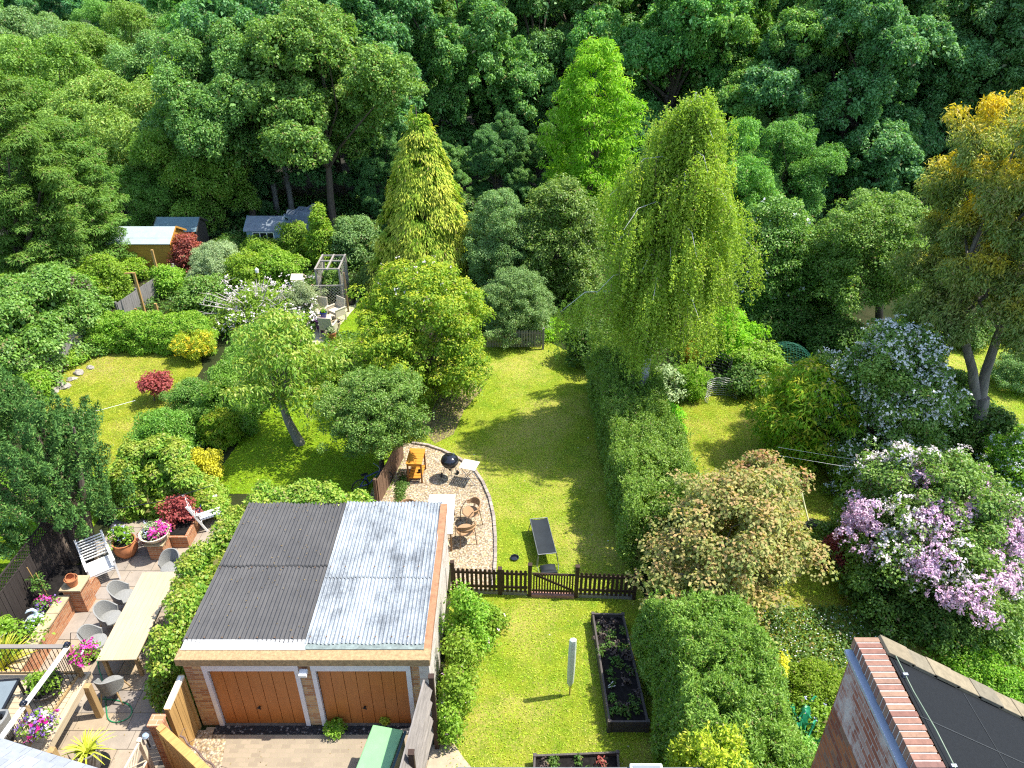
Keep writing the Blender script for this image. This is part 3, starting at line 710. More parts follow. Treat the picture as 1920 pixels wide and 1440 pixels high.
# old larch-lap fence beside the drive
t = thing('lap_fence', 'old grey fence of wide overlapping boards beside the green storage box', 'fence', (-1.72, 10.0, 0), 0)
for i, (z, w) in enumerate(((2.20, 0.30), (1.86, 0.28), (1.52, 0.28), (1.18, 0.28), (0.84, 0.28))):
    m = MB(); off = 0.05+0.035*i
    a, b = Vector((-0.08-off*0.3, -0.02-0.11*(i*7%3), z+0.02*(i%2))), Vector((-0.48-off*0.3, -3.0, z-0.05))
    n = 8; pts = [a.lerp(b, k/n) for k in range(n+1)]
    for k in range(n):
        u, v = pts[k], pts[k+1]
        wob = lambda t_: 0.012*math.sin(t_*3.1+i)
        m.add([u+Vector((0.02, 0, w/2+wob(k))), v+Vector((0.02, 0, w/2+wob(k+1))), v+Vector((0.17, 0, -w/2+wob(k+1.3))), u+Vector((0.17, 0, -w/2+wob(k+.3))),
               u+Vector((-0.01, 0, w/2+wob(k))), v+Vector((-0.01, 0, w/2+wob(k+1))), v+Vector((0.14, 0, -w/2+wob(k+1.3))), u+Vector((0.14, 0, -w/2+wob(k+.3)))],
              [(0, 1, 2, 3), (7, 6, 5, 4), (0, 4, 5, 1), (3, 2, 6, 7)]+([(0, 3, 7, 4)] if k == 0 else [])+([(1, 5, 6, 2)] if k == n-1 else []))
    m.build('board', M['greywood'], t)
for y, x in ((0.0, 0.06), (-1.66, -0.16)):
    m = MB(); m.box((x, y, 1.21), (0.10, 0.10, 2.42)); m.box((x, y, 2.43), (0.12, 0.12, 0.03)); m.build('post', M['brown'], t)

# new timber fence panel, brick gate pier and open timber gate at the drive
t = board_fence('timber_fence', 'new pale timber fence panel beside the garage corner', (-7.12, 10.48), (-7.12, 9.72), 1.75, M['newwood'], 0.10, rail=False)
m = MB(); m.box((0.38, 0, 1.78), (0.80, 0.13, 0.05)); m.build('capping', M['cream'], t)
m = MB(); m.box((0.10, 0.0, 1.812), (0.16, 0.045, 0.014)); m.build('label_plate', M['white'], t)
t = thing('gate_pier', 'red brick gate pier topped with bricks between new panel and gate', 'pier', (-7.2, 9.45, 0))
m = MB(); m.bx(-0.16, 0.08, -0.12, 0.12, 0, 1.72); m.build('shaft', M['obrick'], t)
m = MB(); m.bx(-0.18, 0.10, -0.14, 0.14, 1.72, 1.79); m.build('cap', mat_brick('cap_brick', [(0.45, 0.17, 0.08), (0.52, 0.24, 0.13)], (0.5, 0.42, 0.32), scale=(0.22, 0.11)), t, bevel=0.006)
t = thing('solar_lamp', 'small round glass solar lamp on the brick gate pier', 'lamp', (-7.36, 9.16, 1.62))
m = MB(); m.lathe([(0, 0.0), (0.05, 0.01), (0.07, 0.06), (0.05, 0.11), (0, 0.13)], n=14); m.build('globe', mat_plain('blue_glass', (0.35, 0.45, 0.55), 0.1, 0.2, 0.1), t, smooth=True)
m = MB(); m.tube([(0, 0, -0.3), (0, 0, 0.01)], 0.018, 8); m.build('stake', M['black'], t)
t = thing('timber_gate', 'heavy new timber gate swung open with dark planks and ivy stem', 'gate', (-7.05, 9.25, 0), math.atan2(-1.02, 1.40))
m = MB(); m.box((1.1, 0, 1.74), (2.3, 0.17, 0.13)); m.build('top_rail', M['newwoody'], t, bevel=0.01)
m = MB(); m.box((1.1, 0.0, 0.25), (2.2, 0.10, 0.14)); m.beam((0.1, 0.02, 1.60), (2.1, 0.02, 0.35), 0.08, 0.12); m.build('rail', mat_wood('dark_gate_rail', (0.07, 0.05, 0.04), 0.7, 0.3, 'X'), t)
m = MB()
for i in range(16): m.box((0.08+0.138*i, -0.045, 0.86), (0.128, 0.025, 1.62))
m.build('plank', M['newwood'], t)
m = MB(); m.box((0.0, 0, 0.92), (0.14, 0.14, 1.84)); m.build('stile', M['newwood'], t)
rng = np.random.default_rng(4); m = MB(); pts = [(0.45+0.12*i, 0.13+0.02*math.sin(i*1.7), 1.80+0.03*math.sin(i*2.3)) for i in range(16)]
m.tube(pts, [0.022]*16, 6)
for i in range(0, 16, 2):
    a = Vector(pts[i]); m.tube([a, a+Vector((rng.normal()*0.05, 0.10, 0.06)), a+Vector((rng.normal()*0.1, 0.16, 0.05))], [0.007, 0.006, 0.004], 5)
m.build('ivy_stem', mat_plain('dry_stem', (0.16, 0.10, 0.075), 0.9, 0, 0.4, 20), t)
t = board_fence('trellis_fence', 'pale lattice topped fence with red brown boards behind the open gate', (-7.46, 9.1), (-7.66, 6.6), 1.0, mat_wood('red_brown_boards', (0.42, 0.22, 0.13), 0.75, 0.3, 'Z'), rail=False, lat=0.62, postmat=M['cream'])
for c_ in t.children:
    if c_.name.startswith('lattice'): c_.data.materials[0] = M['cream']
t = thing('storage_box', 'grey topped square box at the foot of the open timber gate', 'box', (-6.28, 7.75, 0), 0.05)
m = MB(); m.box((0, 0, 0.72), (0.50, 0.55, 1.44)); m.build('body', M['newwood'], t)
m = MB(); m.box((0, 0, 1.46), (0.58, 0.62, 0.05)); m.build('lid', mat_plain('grey_lid', (0.27, 0.30, 0.32), 0.6, 0, 0.25, 9), t, bevel=0.01)
t = thing('storage_box', 'pea green flat lidded storage box against the old grey fence', 'box', (-2.78, 8.95, 0), R(-11))
m = MB(); m.box((0, 0, 0.50), (0.66, 1.66, 1.0)); m.build('body', mat_plain('dark_green_plastic', (0.03, 0.08, 0.06), 0.5), t)
m = MB(); m.box((-0.02, 0, 1.02), (0.68, 1.72, 0.05)); m.build('lid', mat_plain('pea_green_plastic', (0.20, 0.42, 0.19), 0.45, 0, 0.12, 3), t, bevel=0.025)
m = MB(); m.box((0.37, 0, 1.01), (0.05, 1.70, 0.04)); m.build('hinge_rail', mat_plain('dark_teal_plastic', (0.012, 0.05, 0.055), 0.5), t)

# ================================================================= sheds, arbour, tarpaulin, bird table
def shed(name, label, x0, x1, y0, y1, eave, ridge, wallm, roofm, win=False, over=0.12):
    t = thing(name, label, 'shed', ((x0+x1)/2, (y0+y1)/2, 0)); hx_, hy_ = (x1-x0)/2, (y1-y0)/2
    m = MB(); pent = [(-hy_, 0), (hy_, 0), (hy_, eave), (0, ridge), (-hy_, eave)]
    vs = [(-hx_, a, b) for a, b in pent]+[(hx_, a, b) for a, b in pent]
    m.add(vs, [(4, 3, 2, 1, 0), (5, 6, 7, 8, 9)]+[(i, (i+1) % 5, 5+(i+1) % 5, 5+i) for i in (0, 1, 4)]); m.build('wall', wallm, t)
    for s in (-1, 1):
        m = MB(); e, r_ = Vector((0, s*(hy_+over), eave-over*(ridge-eave)/hy_+0.03)), Vector((0, 0.0, ridge+0.03)); 
        for k in range(3):
            p_, q_ = e.lerp(r_, k/3), e.lerp(r_, (k+1)/3); o_ = Vector((0, 0, 0.012*(k % 2)))
            m.add([Vector((-hx_-0.1, 0, 0))+p_+o_, Vector((hx_+0.1, 0, 0))+p_+o_, Vector((hx_+0.1, 0, 0))+q_+o_, Vector((-hx_-0.1, 0, 0))+q_+o_,
                   Vector((-hx_-0.1, 0, -0.03))+p_, Vector((hx_+0.1, 0, -0.03))+p_, Vector((hx_+0.1, 0, -0.03))+q_, Vector((-hx_-0.1, 0, -0.03))+q_],
                  [(0, 1, 2, 3), (7, 6, 5, 4), (0, 4, 5, 1), (2, 6, 7, 3), (1, 5, 6, 2), (0, 3, 7, 4)])
        m.build('roof', roofm, t)
    for x in (-hx_-0.11, hx_+0.11):
        m = MB()
        for s in (-1, 1): m.beam((x, s*(hy_+over), eave-over*(ridge-eave)/hy_), (x, 0, ridge+0.01), 0.02, 0.10)
        m.build('bargeboard', wallm, t)
    if win:
        m = MB(); wx = hx_*0.62
        for x in (-wx, -wx/3, wx/3, wx): m.box((x, -hy_-0.015, (eave-0.42)), (0.05, 0.03, 0.56))
        for z in (eave-0.70, eave-0.14): m.box((0, -hy_-0.018, z), (2*wx+0.05, 0.03, 0.05))
        f = m.build('window', M['white'], t)
        m = MB(); m.box((0, -hy_-0.006, eave-0.42), (2*wx, 0.01, 0.52)); m.build('pane', mat_plain('dark_glass', (0.012, 0.014, 0.018), 0.12), f)
    return t
shed('garden_shed', 'orange stained timber shed with pale grey felt roof', -20.9, -17.75, 36.8, 38.8, 1.75, 2.25, mat_wood('orange_cladding', (0.50, 0.26, 0.05), 0.65, 0.3, 'X'), mat_plain('pale_felt', (0.33, 0.39, 0.40), 0.7, 0, 0.12, 3, 0.3))
shed('garden_shed', 'dim teal roofed shed tucked behind the orange shed', -19.6, -17.4, 39.4, 41.0, 1.5, 1.95, mat_wood('dull_cladding', (0.10, 0.09, 0.075), 0.8, 0.3, 'X'), mat_plain('teal_felt', (0.13, 0.21, 0.23), 0.7, 0, 0.15, 3))
shed('garden_shed', 'blue grey painted shed with a row of three dark windows', -14.3, -12.5, 38.6, 40.4, 1.8, 2.25, mat_wood('blue_cladding', (0.22, 0.32, 0.40), 0.6, 0.15, 'X'), mat_plain('slate_felt', (0.15, 0.18, 0.21), 0.7, 0, 0.2, 3), True)
t = thing('tarpaulin_stack', 'grey blue tarpaulin draped over a stack beside the blue shed', 'tarpaulin', (-12.3, 42.0, 0))
m = MB(); n = 14; rng = np.random.default_rng(2); vs = []
for j in range(n+1):
    for i in range(n+1):
        u, v = i/n*2-1, j/n*2-1; e = max(abs(u), abs(v)); z = 1.75*(1-max(0, e-0.72)/0.28*0.9)+0.1*math.sin(i*1.3+j)*0.7+0.25*u
        vs.append((u*1.15, v*0.9, max(0, z)))
m.add(vs, [(j*(n+1)+i, j*(n+1)+i+1, (j+1)*(n+1)+i+1, (j+1)*(n+1)+i) for j in range(n) for i in range(n)])
m.build('sheet', mat_plain('grey_tarpaulin', (0.20, 0.24, 0.29), 0.6, 0, 0.3, 3, 0.4, 0.3), t)
# fruit cage / arbour frame
t = thing('garden_arbour', 'open grey timber arbour frame with slatted top and lattice sides', 'arbour', (-8.72, 33.7, 0), 0.02)
gw = mat_wood('silvered_timber', (0.33, 0.30, 0.26), 0.8, 0.3, 'Z')
for x in (-0.55, 0.55):
    for y in (-0.85, 0.85):
        m = MB(); m.box((x, y, 0.95), (0.08, 0.08, 1.9)); m.build('post', gw, t)
m = MB()
for x in (-0.55, 0.0, 0.55): m.box((x, 0, 1.94), (0.07, 1.9, 0.07))
for y in (-0.85, 0.15, 0.85): m.box((0, y, 1.935), (1.2, 0.06, 0.06))
m.build('top_frame', gw, t)
for s in (-0.56, 0.56):
    m = MB()
    for k in range(11):
        a, b = -0.85+0.17*k-0.85, -0.85+0.17*k
        for sg in (1, -1):
            p0, p1 = Vector((s, max(-0.85, min(0.85, -1.7+0.2*k)), 0.2)), Vector((s, max(-0.85, min(0.85, -1.7+0.2*k+1.5)), 1.8))
            if sg < 0: p0.y, p1.y = -p0.y, -p1.y
            m.beam(p0, p1, 0.01, 0.025)
    m.build('lattice', gw, t)
t = thing('lattice_screen', 'low diagonal lattice panel standing in front of the arbour frame', 'trellis', (-8.55, 32.2, 0), 0.03)
m = MB()
for k in range(-8, 12):
    for sg in (1, -1):
        x0 = -0.75+0.15*k; x1 = x0+1.2
        if sg < 0: x0, x1 = x1, x0
        a, b = Vector((x0, 0.008*sg, 0.15)), Vector((x1, 0.008*sg, 1.35)); d = b-a
        t0, t1 = 0.0, 1.0
        if d.x != 0:
            ta, tb = (-0.75-a.x)/d.x, (0.75-a.x)/d.x; t0, t1 = max(0, min(ta, tb)), min(1, max(ta, tb))
        if t1 > t0+0.05: m.beam(a+d*t0, a+d*t1, 0.01, 0.022)
m.build('lattice', gw, t)
m = MB(); m.box((0, 0, 1.37), (1.56, 0.05, 0.05)); m.build('rail', gw, t)
for x in (-0.76, 0.76):
    m = MB(); m.box((x, 0, 0.72 if x < 0 else 1.0), (0.07, 0.07, 1.44 if x < 0 else 2.0)); m.build('post', mat_wood('brown_post', (0.30, 0.20, 0.11), 0.8, 0.3, 'Z'), t)
p = gp(567, 575); t = thing('bird_table', 'white bird table with slatted roof among the pale blossoms', 'bird table', (p.x, p.y, 0))
m = MB(); m.tube([(0, 0, 0), (0, 0, 1.15)], 0.04, 8); m.build('post', M['brown'], t)
m = MB(); m.box((0, 0, 1.17), (0.5, 0.45, 0.03)); m.build('tray', M['white'], t)
for s in (-1, 1):
    m = MB(); m.box((0, s*0.15, 1.60), (0.56, 0.34, 0.03), rx=-s*0.6); m.build('roof', M['cream'], t)
m = MB()
for x in (-0.2, 0.2):
    for y in (-0.17, 0.17): m.box((x, y, 1.34), (0.025, 0.025, 0.34))
m.build('frame', M['white'], t)
p = gp(490, 562); t = thing('bird_feeder', 'thin black pole with small bird feeder in the wild border', 'feeder', (p.x, p.y, 0))
m = MB(); m.tube([(0, 0, 0), (0, 0, 1.5)], 0.018, 8); m.build('pole', M['black'], t)
m = MB(); m.lathe([(0, 1.42), (0.08, 1.44), (0.09, 1.6), (0.02, 1.68), (0, 1.68)], (0.05, 0, 0), 10); m.build('feeder_cup', M['white'], t)

# ================================================================= chairs and tables
def shell(m, rx, ry, a0, a1, zlow, zarm, zback, th=0.03, n=22, flare=0.05, amid=None):
    amid = (a0+a1)/2 if amid is None else amid; half = (a1-a0)/2; vs = []
    for j in range(n+1):
        a = a0+(a1-a0)*j/n; k = max(0.0, math.cos((a-amid)/half*math.pi/2)); h = zarm+(zback-zarm)*(k*k*(3-2*k))
        for rr, z in ((-th, zlow), (0, zlow), (flare, h), (flare-th, h)):
            vs.append(((rx+rr)*math.cos(a), (ry+rr)*math.sin(a), z))
    fs = []
    for j in range(n):
        for k in range(4):
            fs.append((j*4+k, (j+1)*4+k, (j+1)*4+(k+1) % 4, j*4+(k+1) % 4))
    fs += [(0, 1, 2, 3), (n*4+3, n*4+2, n*4+1, n*4)]
    m.add(vs, fs)
def tub_chair(label, mat, legm, group, h=0.86):
    """rounded dining chair facing +y: seat, wrapped back, four splayed legs"""
    t = thing('tub_chair', label, 'chair', (0, 0, 0), 0, group)
    m = MB(); shell(m, 0.25, 0.26, R(165), R(375), 0.36, 0.60, h, 0.03); m.build('backrest', mat, t, smooth=True)
    m = MB(); m.lathe([(0, 0.37), (0.23, 0.37), (0.265, 0.40), (0.265, 0.44), (0.22, 0.46), (0, 0.455)], n=24); m.build('seat', mat, t, smooth=True)
    for x in (-1, 1):
        for y in (-1, 1):
            m = MB(); m.tube([(x*0.17, y*0.17, 0.385), (x*0.25, y*0.25, 0)], [0.022, 0.014], 8); m.build('leg', legm, t)
    return t
oak = mat_wood('pale_oak', (0.46, 0.31, 0.15), 0.6, 0.2, 'Z')
dt = thing('dining_table', 'very long cream topped dining table on the patio', 'table', (-9.42, 13.15, 0), R(2))
m = MB()
for i in range(7): m.box((-0.405+0.135*i, 0, 0.745), (0.131, 2.84, 0.035))
m.build('tabletop', mat_wood('cream_tabletop', (0.50, 0.40, 0.26), 0.55, 0.14, 'Y'), dt, bevel=0.004)
m = MB(); m.bx(-0.40, 0.40, -1.34, 1.34, 0.66, 0.726); m.build('apron', oak, dt)
for x in (-0.38, 0.38):
    for y in (-1.28, 1.28):
        m = MB(); m.box((x, y, 0.335), (0.08, 0.08, 0.67)); m.build('leg', oak, dt)
tc = tub_chair('grey rattan tub chair at the far long side of the cream table', M['grey_rattan'], oak, 'grey chairs at the cream table')
put(tc, (-10.28, 14.0, 0.022), R(-84), 'grey rattan chair on the long side of the cream table, nearest the white armchair')
put(copy_tree(tc), (-10.30, 13.28, 0.022), R(-95), 'middle grey rattan chair on the long side of the cream table')
put(copy_tree(tc), (-10.32, 12.52, 0.022), R(-88), 'grey rattan chair on the long side of the cream table, nearest the pink basket')
put(copy_tree(tc), (-9.36, 11.28, 0.022), R(4), 'grey rattan chair at the end of the cream table facing away from the garage drive')
put(copy_tree(tc), (-9.45, 15.05, 0.022), R(178), 'grey rattan chair at the far end of the cream table beside brick planter')
# white slatted armchairs
def slat_chair(label, w=0.62):
    t = thing('slatted_armchair', label, 'armchair', (0, 0, 0), 0, 'white slatted garden seats')
    m = MB()
    for i in range(8): m.box((0, -0.20+0.066*i, 0.41), (w-0.06, 0.056, 0.02))
    m.build('seat', M['white'], t)
    m = MB()
    for i in range(8): m.box((0, -0.27-0.028*i, 0.50+0.062*i), (w-0.06, 0.018, 0.045), rx=-0.4)
    m.build('backrest', M['white'], t)
    for s in (-1, 1):
        x = s*(w/2-0.02); m = MB()
        m.beam((x, 0.28, 0), (x, 0.28, 0.62), 0.045, 0.045); m.build('leg', M['white'], t)
        m = MB(); m.beam((x, -0.16, 0), (x, -0.50, 1.0), 0.045, 0.05); m.build('leg', M['white'], t)
        m = MB(); m.box((x, 0.0, 0.635), (0.065, 0.66, 0.025)); m.build('armrest', M['white'], t)
    m = MB(); m.box((0, 0.27, 0.37), (w, 0.025, 0.06)); m.box((0, -0.24, 0.37), (w, 0.025, 0.06)); m.build('frame', M['white'], t)
    return t
sc_ = slat_chair('x'); put(sc_, (-11.42, 15.1, 0.022), R(-142), 'white slatted wooden armchair in the corner under the dark cypress', 1.15)
put(copy_tree(sc_), (-9.2, 17.35, 0.022), R(-60), 'white slatted bench end peeping out of the climber by the acer pot', 1.1)
# tan wicker chairs and white table on the gravel
def wicker(label):
    t = thing('wicker_chair', label, 'chair', (0, 0, 0), 0, 'tan wicker chairs on the gravel')
    m = MB(); shell(m, 0.28, 0.27, R(178), R(362), 0.56, 0.63, 0.80, 0.028, flare=0.035); m.build('backrest', M['tan_rattan'], t, smooth=True)
    m = MB(); m.lathe([(0, 0.41), (0.25, 0.41), (0.275, 0.43), (0.25, 0.455), (0, 0.445)], n=22, sy=1.0); m.build('seat', M['tan_rattan'], t, smooth=True)
    m = MB(); pts = [(0.30*math.cos(a), 0.29*math.sin(a), 0.655) for a in np.linspace(R(175), R(365), 16)]
    m.tube(pts, 0.022, 8); m.build('arm_rim', M['tan_rattan'], t, smooth=True)
    mt = mat_plain('taupe_tube', (0.22, 0.15, 0.10), 0.5, 0.3)
    for x in (-1, 1):
        m = MB(); m.tube([(x*0.285, 0.05, 0.65), (x*0.25, 0.24, 0.42), (x*0.26, 0.27, 0)], 0.014, 8); m.build('leg', mt, t)
        m = MB(); m.tube([(x*0.22, -0.18, 0.62), (x*0.25, -0.27, 0)], 0.014, 8); m.build('leg', mt, t)
    return t
wc = wicker('x'); p = gp(884, 980); put(wc, (p.x, p.y, 0.014), R(115), 'tan wicker chair on gravel turned toward the white table, farther from the picket fence')
p = gp(874, 1015); put(copy_tree(wc), (p.x, p.y, 0.014), R(20), 'tan wicker chair on gravel with its back to the picket fence')
p = gp(772, 962); put(copy_tree(wc), (p.x, 17.25, 0.014), R(185), 'tan wicker chair mostly hidden behind the silver garage roof')
p = gp(828, 968, 0.74)
t = thing('dining_table', 'white topped table half hidden behind the silver garage roof', 'table', (-2.12, 16.93, 0.014), R(1))
m = MB(); m.box((0, 0, 0.735), (0.80, 1.75, 0.03)); m.build('tabletop', mat_plain('white_laminate', (0.70, 0.68, 0.64), 0.35, 0, 0.04, 3), t, bevel=0.006)
for x in (-0.34, 0.34):
    for y in (-0.78, 0.78):
        m = MB(); m.box((x, y, 0.36), (0.05, 0.05, 0.72)); m.build('leg', M['tan_rattan'], t)
# oiled wooden serving table
p = gp(778, 905); t = thing('serving_table', 'orange oiled wooden serving table with lower shelf', 'table', (p.x+0.04, p.y+0.35, 0.014), R(-3))
ow = mat_wood('oiled_orange_wood', (0.60, 0.25, 0.035), 0.5, 0.25, 'X')
m = MB()
for i in range(6): m.box((0, -0.36+0.144*i, 0.80), (0.52, 0.138, 0.03))
m.build('tabletop', ow, t, bevel=0.004)
m = MB()
for i in range(5): m.box((0, -0.30+0.145*i, 0.18), (0.44, 0.13, 0.022))
m.build('shelf', ow, t)
for x in (-0.22, 0.22):
    for y in (-0.36, 0.36):
        m = MB(); m.box((x, y, 0.39), (0.05, 0.05, 0.78)); m.build('leg', mat_wood('brown_leg', (0.26, 0.11, 0.035), 0.6, 0.3, 'Z'), t)
m = MB(); m.box((0, -0.36, 0.70), (0.44, 0.02, 0.07)); m.box((0, 0.36, 0.70), (0.44, 0.02, 0.07)); m.build('apron', ow, t)
t2 = thing('drinking_cup', 'small dark cup left on the lower shelf of the serving table', 'cup', (p.x+0.14, p.y+0.28, 0.206))
m = MB(); m.lathe([(0, 0), (0.045, 0), (0.055, 0.10), (0.05, 0.10), (0.04, 0.012), (0, 0.012)], n=16); m.tube([(0.05, 0, 0.08), (0.085, 0, 0.06), (0.048, 0, 0.025)], 0.007, 6); m.build('bowl', M['black'], t2, smooth=True)
# kettle barbecue
p = gp(845, 897); t = thing('kettle_barbecue', 'round black lidded kettle barbecue on three legs', 'barbecue', (p.x, p.y, 0.014), 0.3)
gl = mat_plain('black_enamel', (0.012, 0.013, 0.018), 0.12, 0, 0.1, 3, 0.6, 0)
m = MB(); m.lathe([(0.03, 0.48), (0.14, 0.50), (0.23, 0.56), (0.285, 0.66), (0.29, 0.70), (0.275, 0.70), (0.2, 0.57), (0, 0.52)], n=28); m.build('bowl', gl, t, smooth=True)
m = MB(); m.lathe([(0.297, 0.70), (0.30, 0.725), (0.27, 0.82), (0.20, 0.89), (0.10, 0.925), (0.0, 0.935)], n=28); lid = m.build('lid', gl, t, smooth=True)
m = MB(); m.tube([(-0.07, 0, 0.92), (-0.06, 0, 0.975), (0.06, 0, 0.975), (0.07, 0, 0.92)], 0.012, 8); m.build('handle', M['black'], lid)
m = MB(); m.lathe([(0, 0.02), (0.045, 0.018), (0.05, 0.0)], (0.15, 0.1, 0.885), 12); m.build('vent', mat_plain('steel', (0.5, 0.5, 0.5), 0.3, 0.9, 0.1), lid)
for i in range(3):
    a = 2.1*i+0.5; m = MB(); m.tube([(0.15*math.cos(a), 0.15*math.sin(a), 0.54), (0.30*math.cos(a), 0.30*math.sin(a), 0.0)], 0.011, 8); m.build('leg', mat_plain('aluminium', (0.45, 0.45, 0.46), 0.35, 0.8, 0.1), t)
for i in (0, 1):
    a = 2.1*i+0.5; m = MB(); m.lathe([(0, -0.02), (0.07, -0.02), (0.075, 0), (0.07, 0.02), (0, 0.02)], n=18); w_ = m.build('wheel', M['black'], t); w_.location = (0.31*math.cos(a), 0.31*math.sin(a), 0.076); w_.rotation_euler = (R(90), 0, a+1.57)
m = MB(); m.lathe([(0, 0.0), (0.05, 0.0), (0.055, 0.14), (0.0, 0.14)], (0, 0, 0.34), 14); m.build('ash_catcher', M['black'], t)
# pale folding table
p = gp(880, 905); t = thing('folding_table', 'small pale slatted folding table with crossed legs beside the barbecue', 'table', (p.x+0.02, p.y+0.08, 0.014), R(-18))
m = MB()
for i in range(8): m.box((-0.245+0.07*i, 0, 0.66), (0.058, 0.50, 0.016))
m.build('tabletop', mat_wood('pale_slats', (0.62, 0.58, 0.50), 0.7, 0.12, 'Y'), t)
m = MB(); m.box((0, -0.2, 0.645), (0.54, 0.03, 0.015)); m.box((0, 0.2, 0.645), (0.54, 0.03, 0.015)); m.build('frame', M['slate'], t)
for y in (-0.2, 0.2):
    for s in (-1, 1):
        m = MB(); m.tube([(s*0.24, y, 0.64), (-s*0.24, y*0.9, 0)], 0.011, 6); m.build('leg', M['slate'], t)
# sun lounger
p = gp(1024, 1038); t = thing('sun_lounger', 'black fabric sun lounger standing on the sunny lawn', 'sun lounger', (0.98, 15.75, 0.0), R(8))
fab = mat_plain('charcoal_sling', (0.016, 0.021, 0.025), 0.75, 0, 0.25, 3, 0.3, 0.2)
m = MB(); n = 12; vs = []
for j in range(n+1):
    y = -0.12+1.42*j/n
    for i in range(5):
        u = i/4*2-1; vs.append((u*0.255, y, 0.42-0.035*(1-u*u)+0.05*(j/n)**2))
m.add(vs, [(j*5+i, j*5+i+1, (j+1)*5+i+1, (j+1)*5+i) for j in range(n) for i in range(4)]); m.build('sling', fab, t, smooth=True)
tubem = mat_plain('grey_tube', (0.18, 0.19, 0.19), 0.4, 0.5)
m = MB()
for s in (-1, 1): m.tube([(s*0.26, -0.14, 0.42), (s*0.26, 0.5, 0.43), (s*0.26, 1.31, 0.47)], 0.013, 8)
m.tube([(-0.26, -0.14, 0.42), (0.26, -0.14, 0.42)], 0.013, 8); m.tube([(-0.26, 1.31, 0.47), (0.26, 1.31, 0.47)], 0.013, 8); m.build('frame', tubem, t)
for s in (-1, 1):
    for y in (-0.14, 1.2):
        m = MB(); m.tube([(s*0.26, y, 0.42), (s*0.325, y-0.06*(1 if y < 0 else -1), 0)], 0.013, 8); m.build('leg', tubem, t)
    m = MB(); m.tube([(s*0.27, -0.22, 0.40), (s*0.30, -0.30, 0.12), (s*0.28, -0.42, 0.03)], 0.010, 6); m.build('support', tubem, t)
m = MB(); n = 8; vs = []
for j in range(n+1):
    for i in range(n+1):
        u, v = i/n*2-1, j/n*2-1; vs.append((u*0.22, -0.36+v*0.16, 0.05+0.10*(1-u**4)*(1-v**4)))
m.add(vs, [(j*(n+1)+i, j*(n+1)+i+1, (j+1)*(n+1)+i+1, (j+1)*(n+1)+i) for j in range(n) for i in range(n)])
m.tube([(-0.23, -0.52, 0.06), (0.23, -0.52, 0.06)], 0.045, 10); m.build('headrest', fab, t, smooth=True)
t = thing('pet_bowl', 'small black bowl lying on the lawn near the sun lounger', 'bowl', gp(965, 1048))
m = MB(); m.lathe([(0, 0.004), (0.10, 0.004), (0.125, 0.07), (0.11, 0.07), (0.085, 0.02), (0, 0.018)], n=20); m.build('dish', gl, t, smooth=True)
# closed parasol
p = gp(1068, 1303); t = thing('closed_parasol', 'folded mint white parasol in a narrow sleeve standing upright', 'parasol', p, 0.2)
m = MB(); m.tube([(0, 0, -0.05), (0, 0, 1.9)], 0.017, 10); m.build('pole', mat_plain('brown_pole', (0.30, 0.20, 0.10), 0.5), t)
m = MB(); n = 4; prof = [(0.045, 0.34), (0.085, 0.46), (0.098, 0.9), (0.098, 1.5), (0.092, 1.93), (0.055, 1.955), (0, 1.96)]
m.lathe(prof, (0, 0, 0), 6, 1.0, 0.72); m.build('sleeve', mat_plain('mint_fabric', (0.56, 0.63, 0.50), 0.75, 0, 0.12, 8, 0.2, 0.5), t, bevel=0.012)
# raised beds
def raised_bed(label, c, quad, h, mat):
    t = thing('raised_bed', label, 'raised bed', (c.x, c.y, 0)); q = [Vector((a.x-c.x, a.y-c.y, 0)) for a in quad]; n = 4
    for i in range(4):
        a, b = q[i], q[(i+1) % 4]
        m = MB()
        for k in range(3): m.beam(a+Vector((0, 0, h*(k+0.5)/3)), b+Vector((0, 0, h*(k+0.5)/3)), 0.045, h/3-0.012)
        m.build('board', mat, t)
    for a in q:
        m = MB(); m.box((a.x, a.y, h/2+0.01), (0.08, 0.08, h+0.02)); m.build('corner_post', mat, t)
    ins = [a*0.97 for a in q]; m = MB(); m.sheet(ins, h-0.11); m.build('soil', M['soil'], t)
    return t, ins, h-0.11
bedm = mat_wood('blackened_boards', (0.10, 0.085, 0.075), 0.8, 0.5, 'Y')
qb = [gp(1112, 1150, .38), gp(1168, 1151, .38), gp(1215, 1352, .38), gp(1143, 1352, .38)]
cb = sum((Vector(a) for a in qb), Vector())/4
bed1 = raised_bed('long black timber raised bed of dark soil beside the big privet hedge', cb, qb, 0.38, bedm)
qb = [gp(1003, 1416, .32), gp(1158, 1410, .32), gp(1163, 1470, .32), gp(1000, 1475, .32)]; cb2 = sum((Vector(a) for a in qb), Vector())/4
bed2 = raised_bed('small timber raised bed with red seedlings at the roof edge', cb2, qb, 0.32, bedm)
beds = [(cb, bed1), (cb2, bed2)]
# two white dibber stakes in the long bed
t = thing('plant_label', 'pair of crossed white plant stakes poked into the long raised bed', 'plant label', (gp(1140, 1287, .3)))
m = MB(); m.tube([(0, 0, 0.0), (0.13, 0.10, 0.05)], 0.008, 6); m.tube([(0, -0.03, 0.0), (0.17, -0.02, 0.05)], 0.008, 6); m.build('stakes', M['white'], t)
# kerb board by rose border
t = thing('border_board', 'thin grey timber board edging the rose border', 'edging', gp(850, 1370))
a, b = gp(855, 1395)-gp(850, 1370), gp(868, 1235)-gp(850, 1370); m = MB(); m.beam((a.x, a.y, .05), (b.x, b.y, .05), 0.025, 0.12); m.build('board', M['greywood'], t)

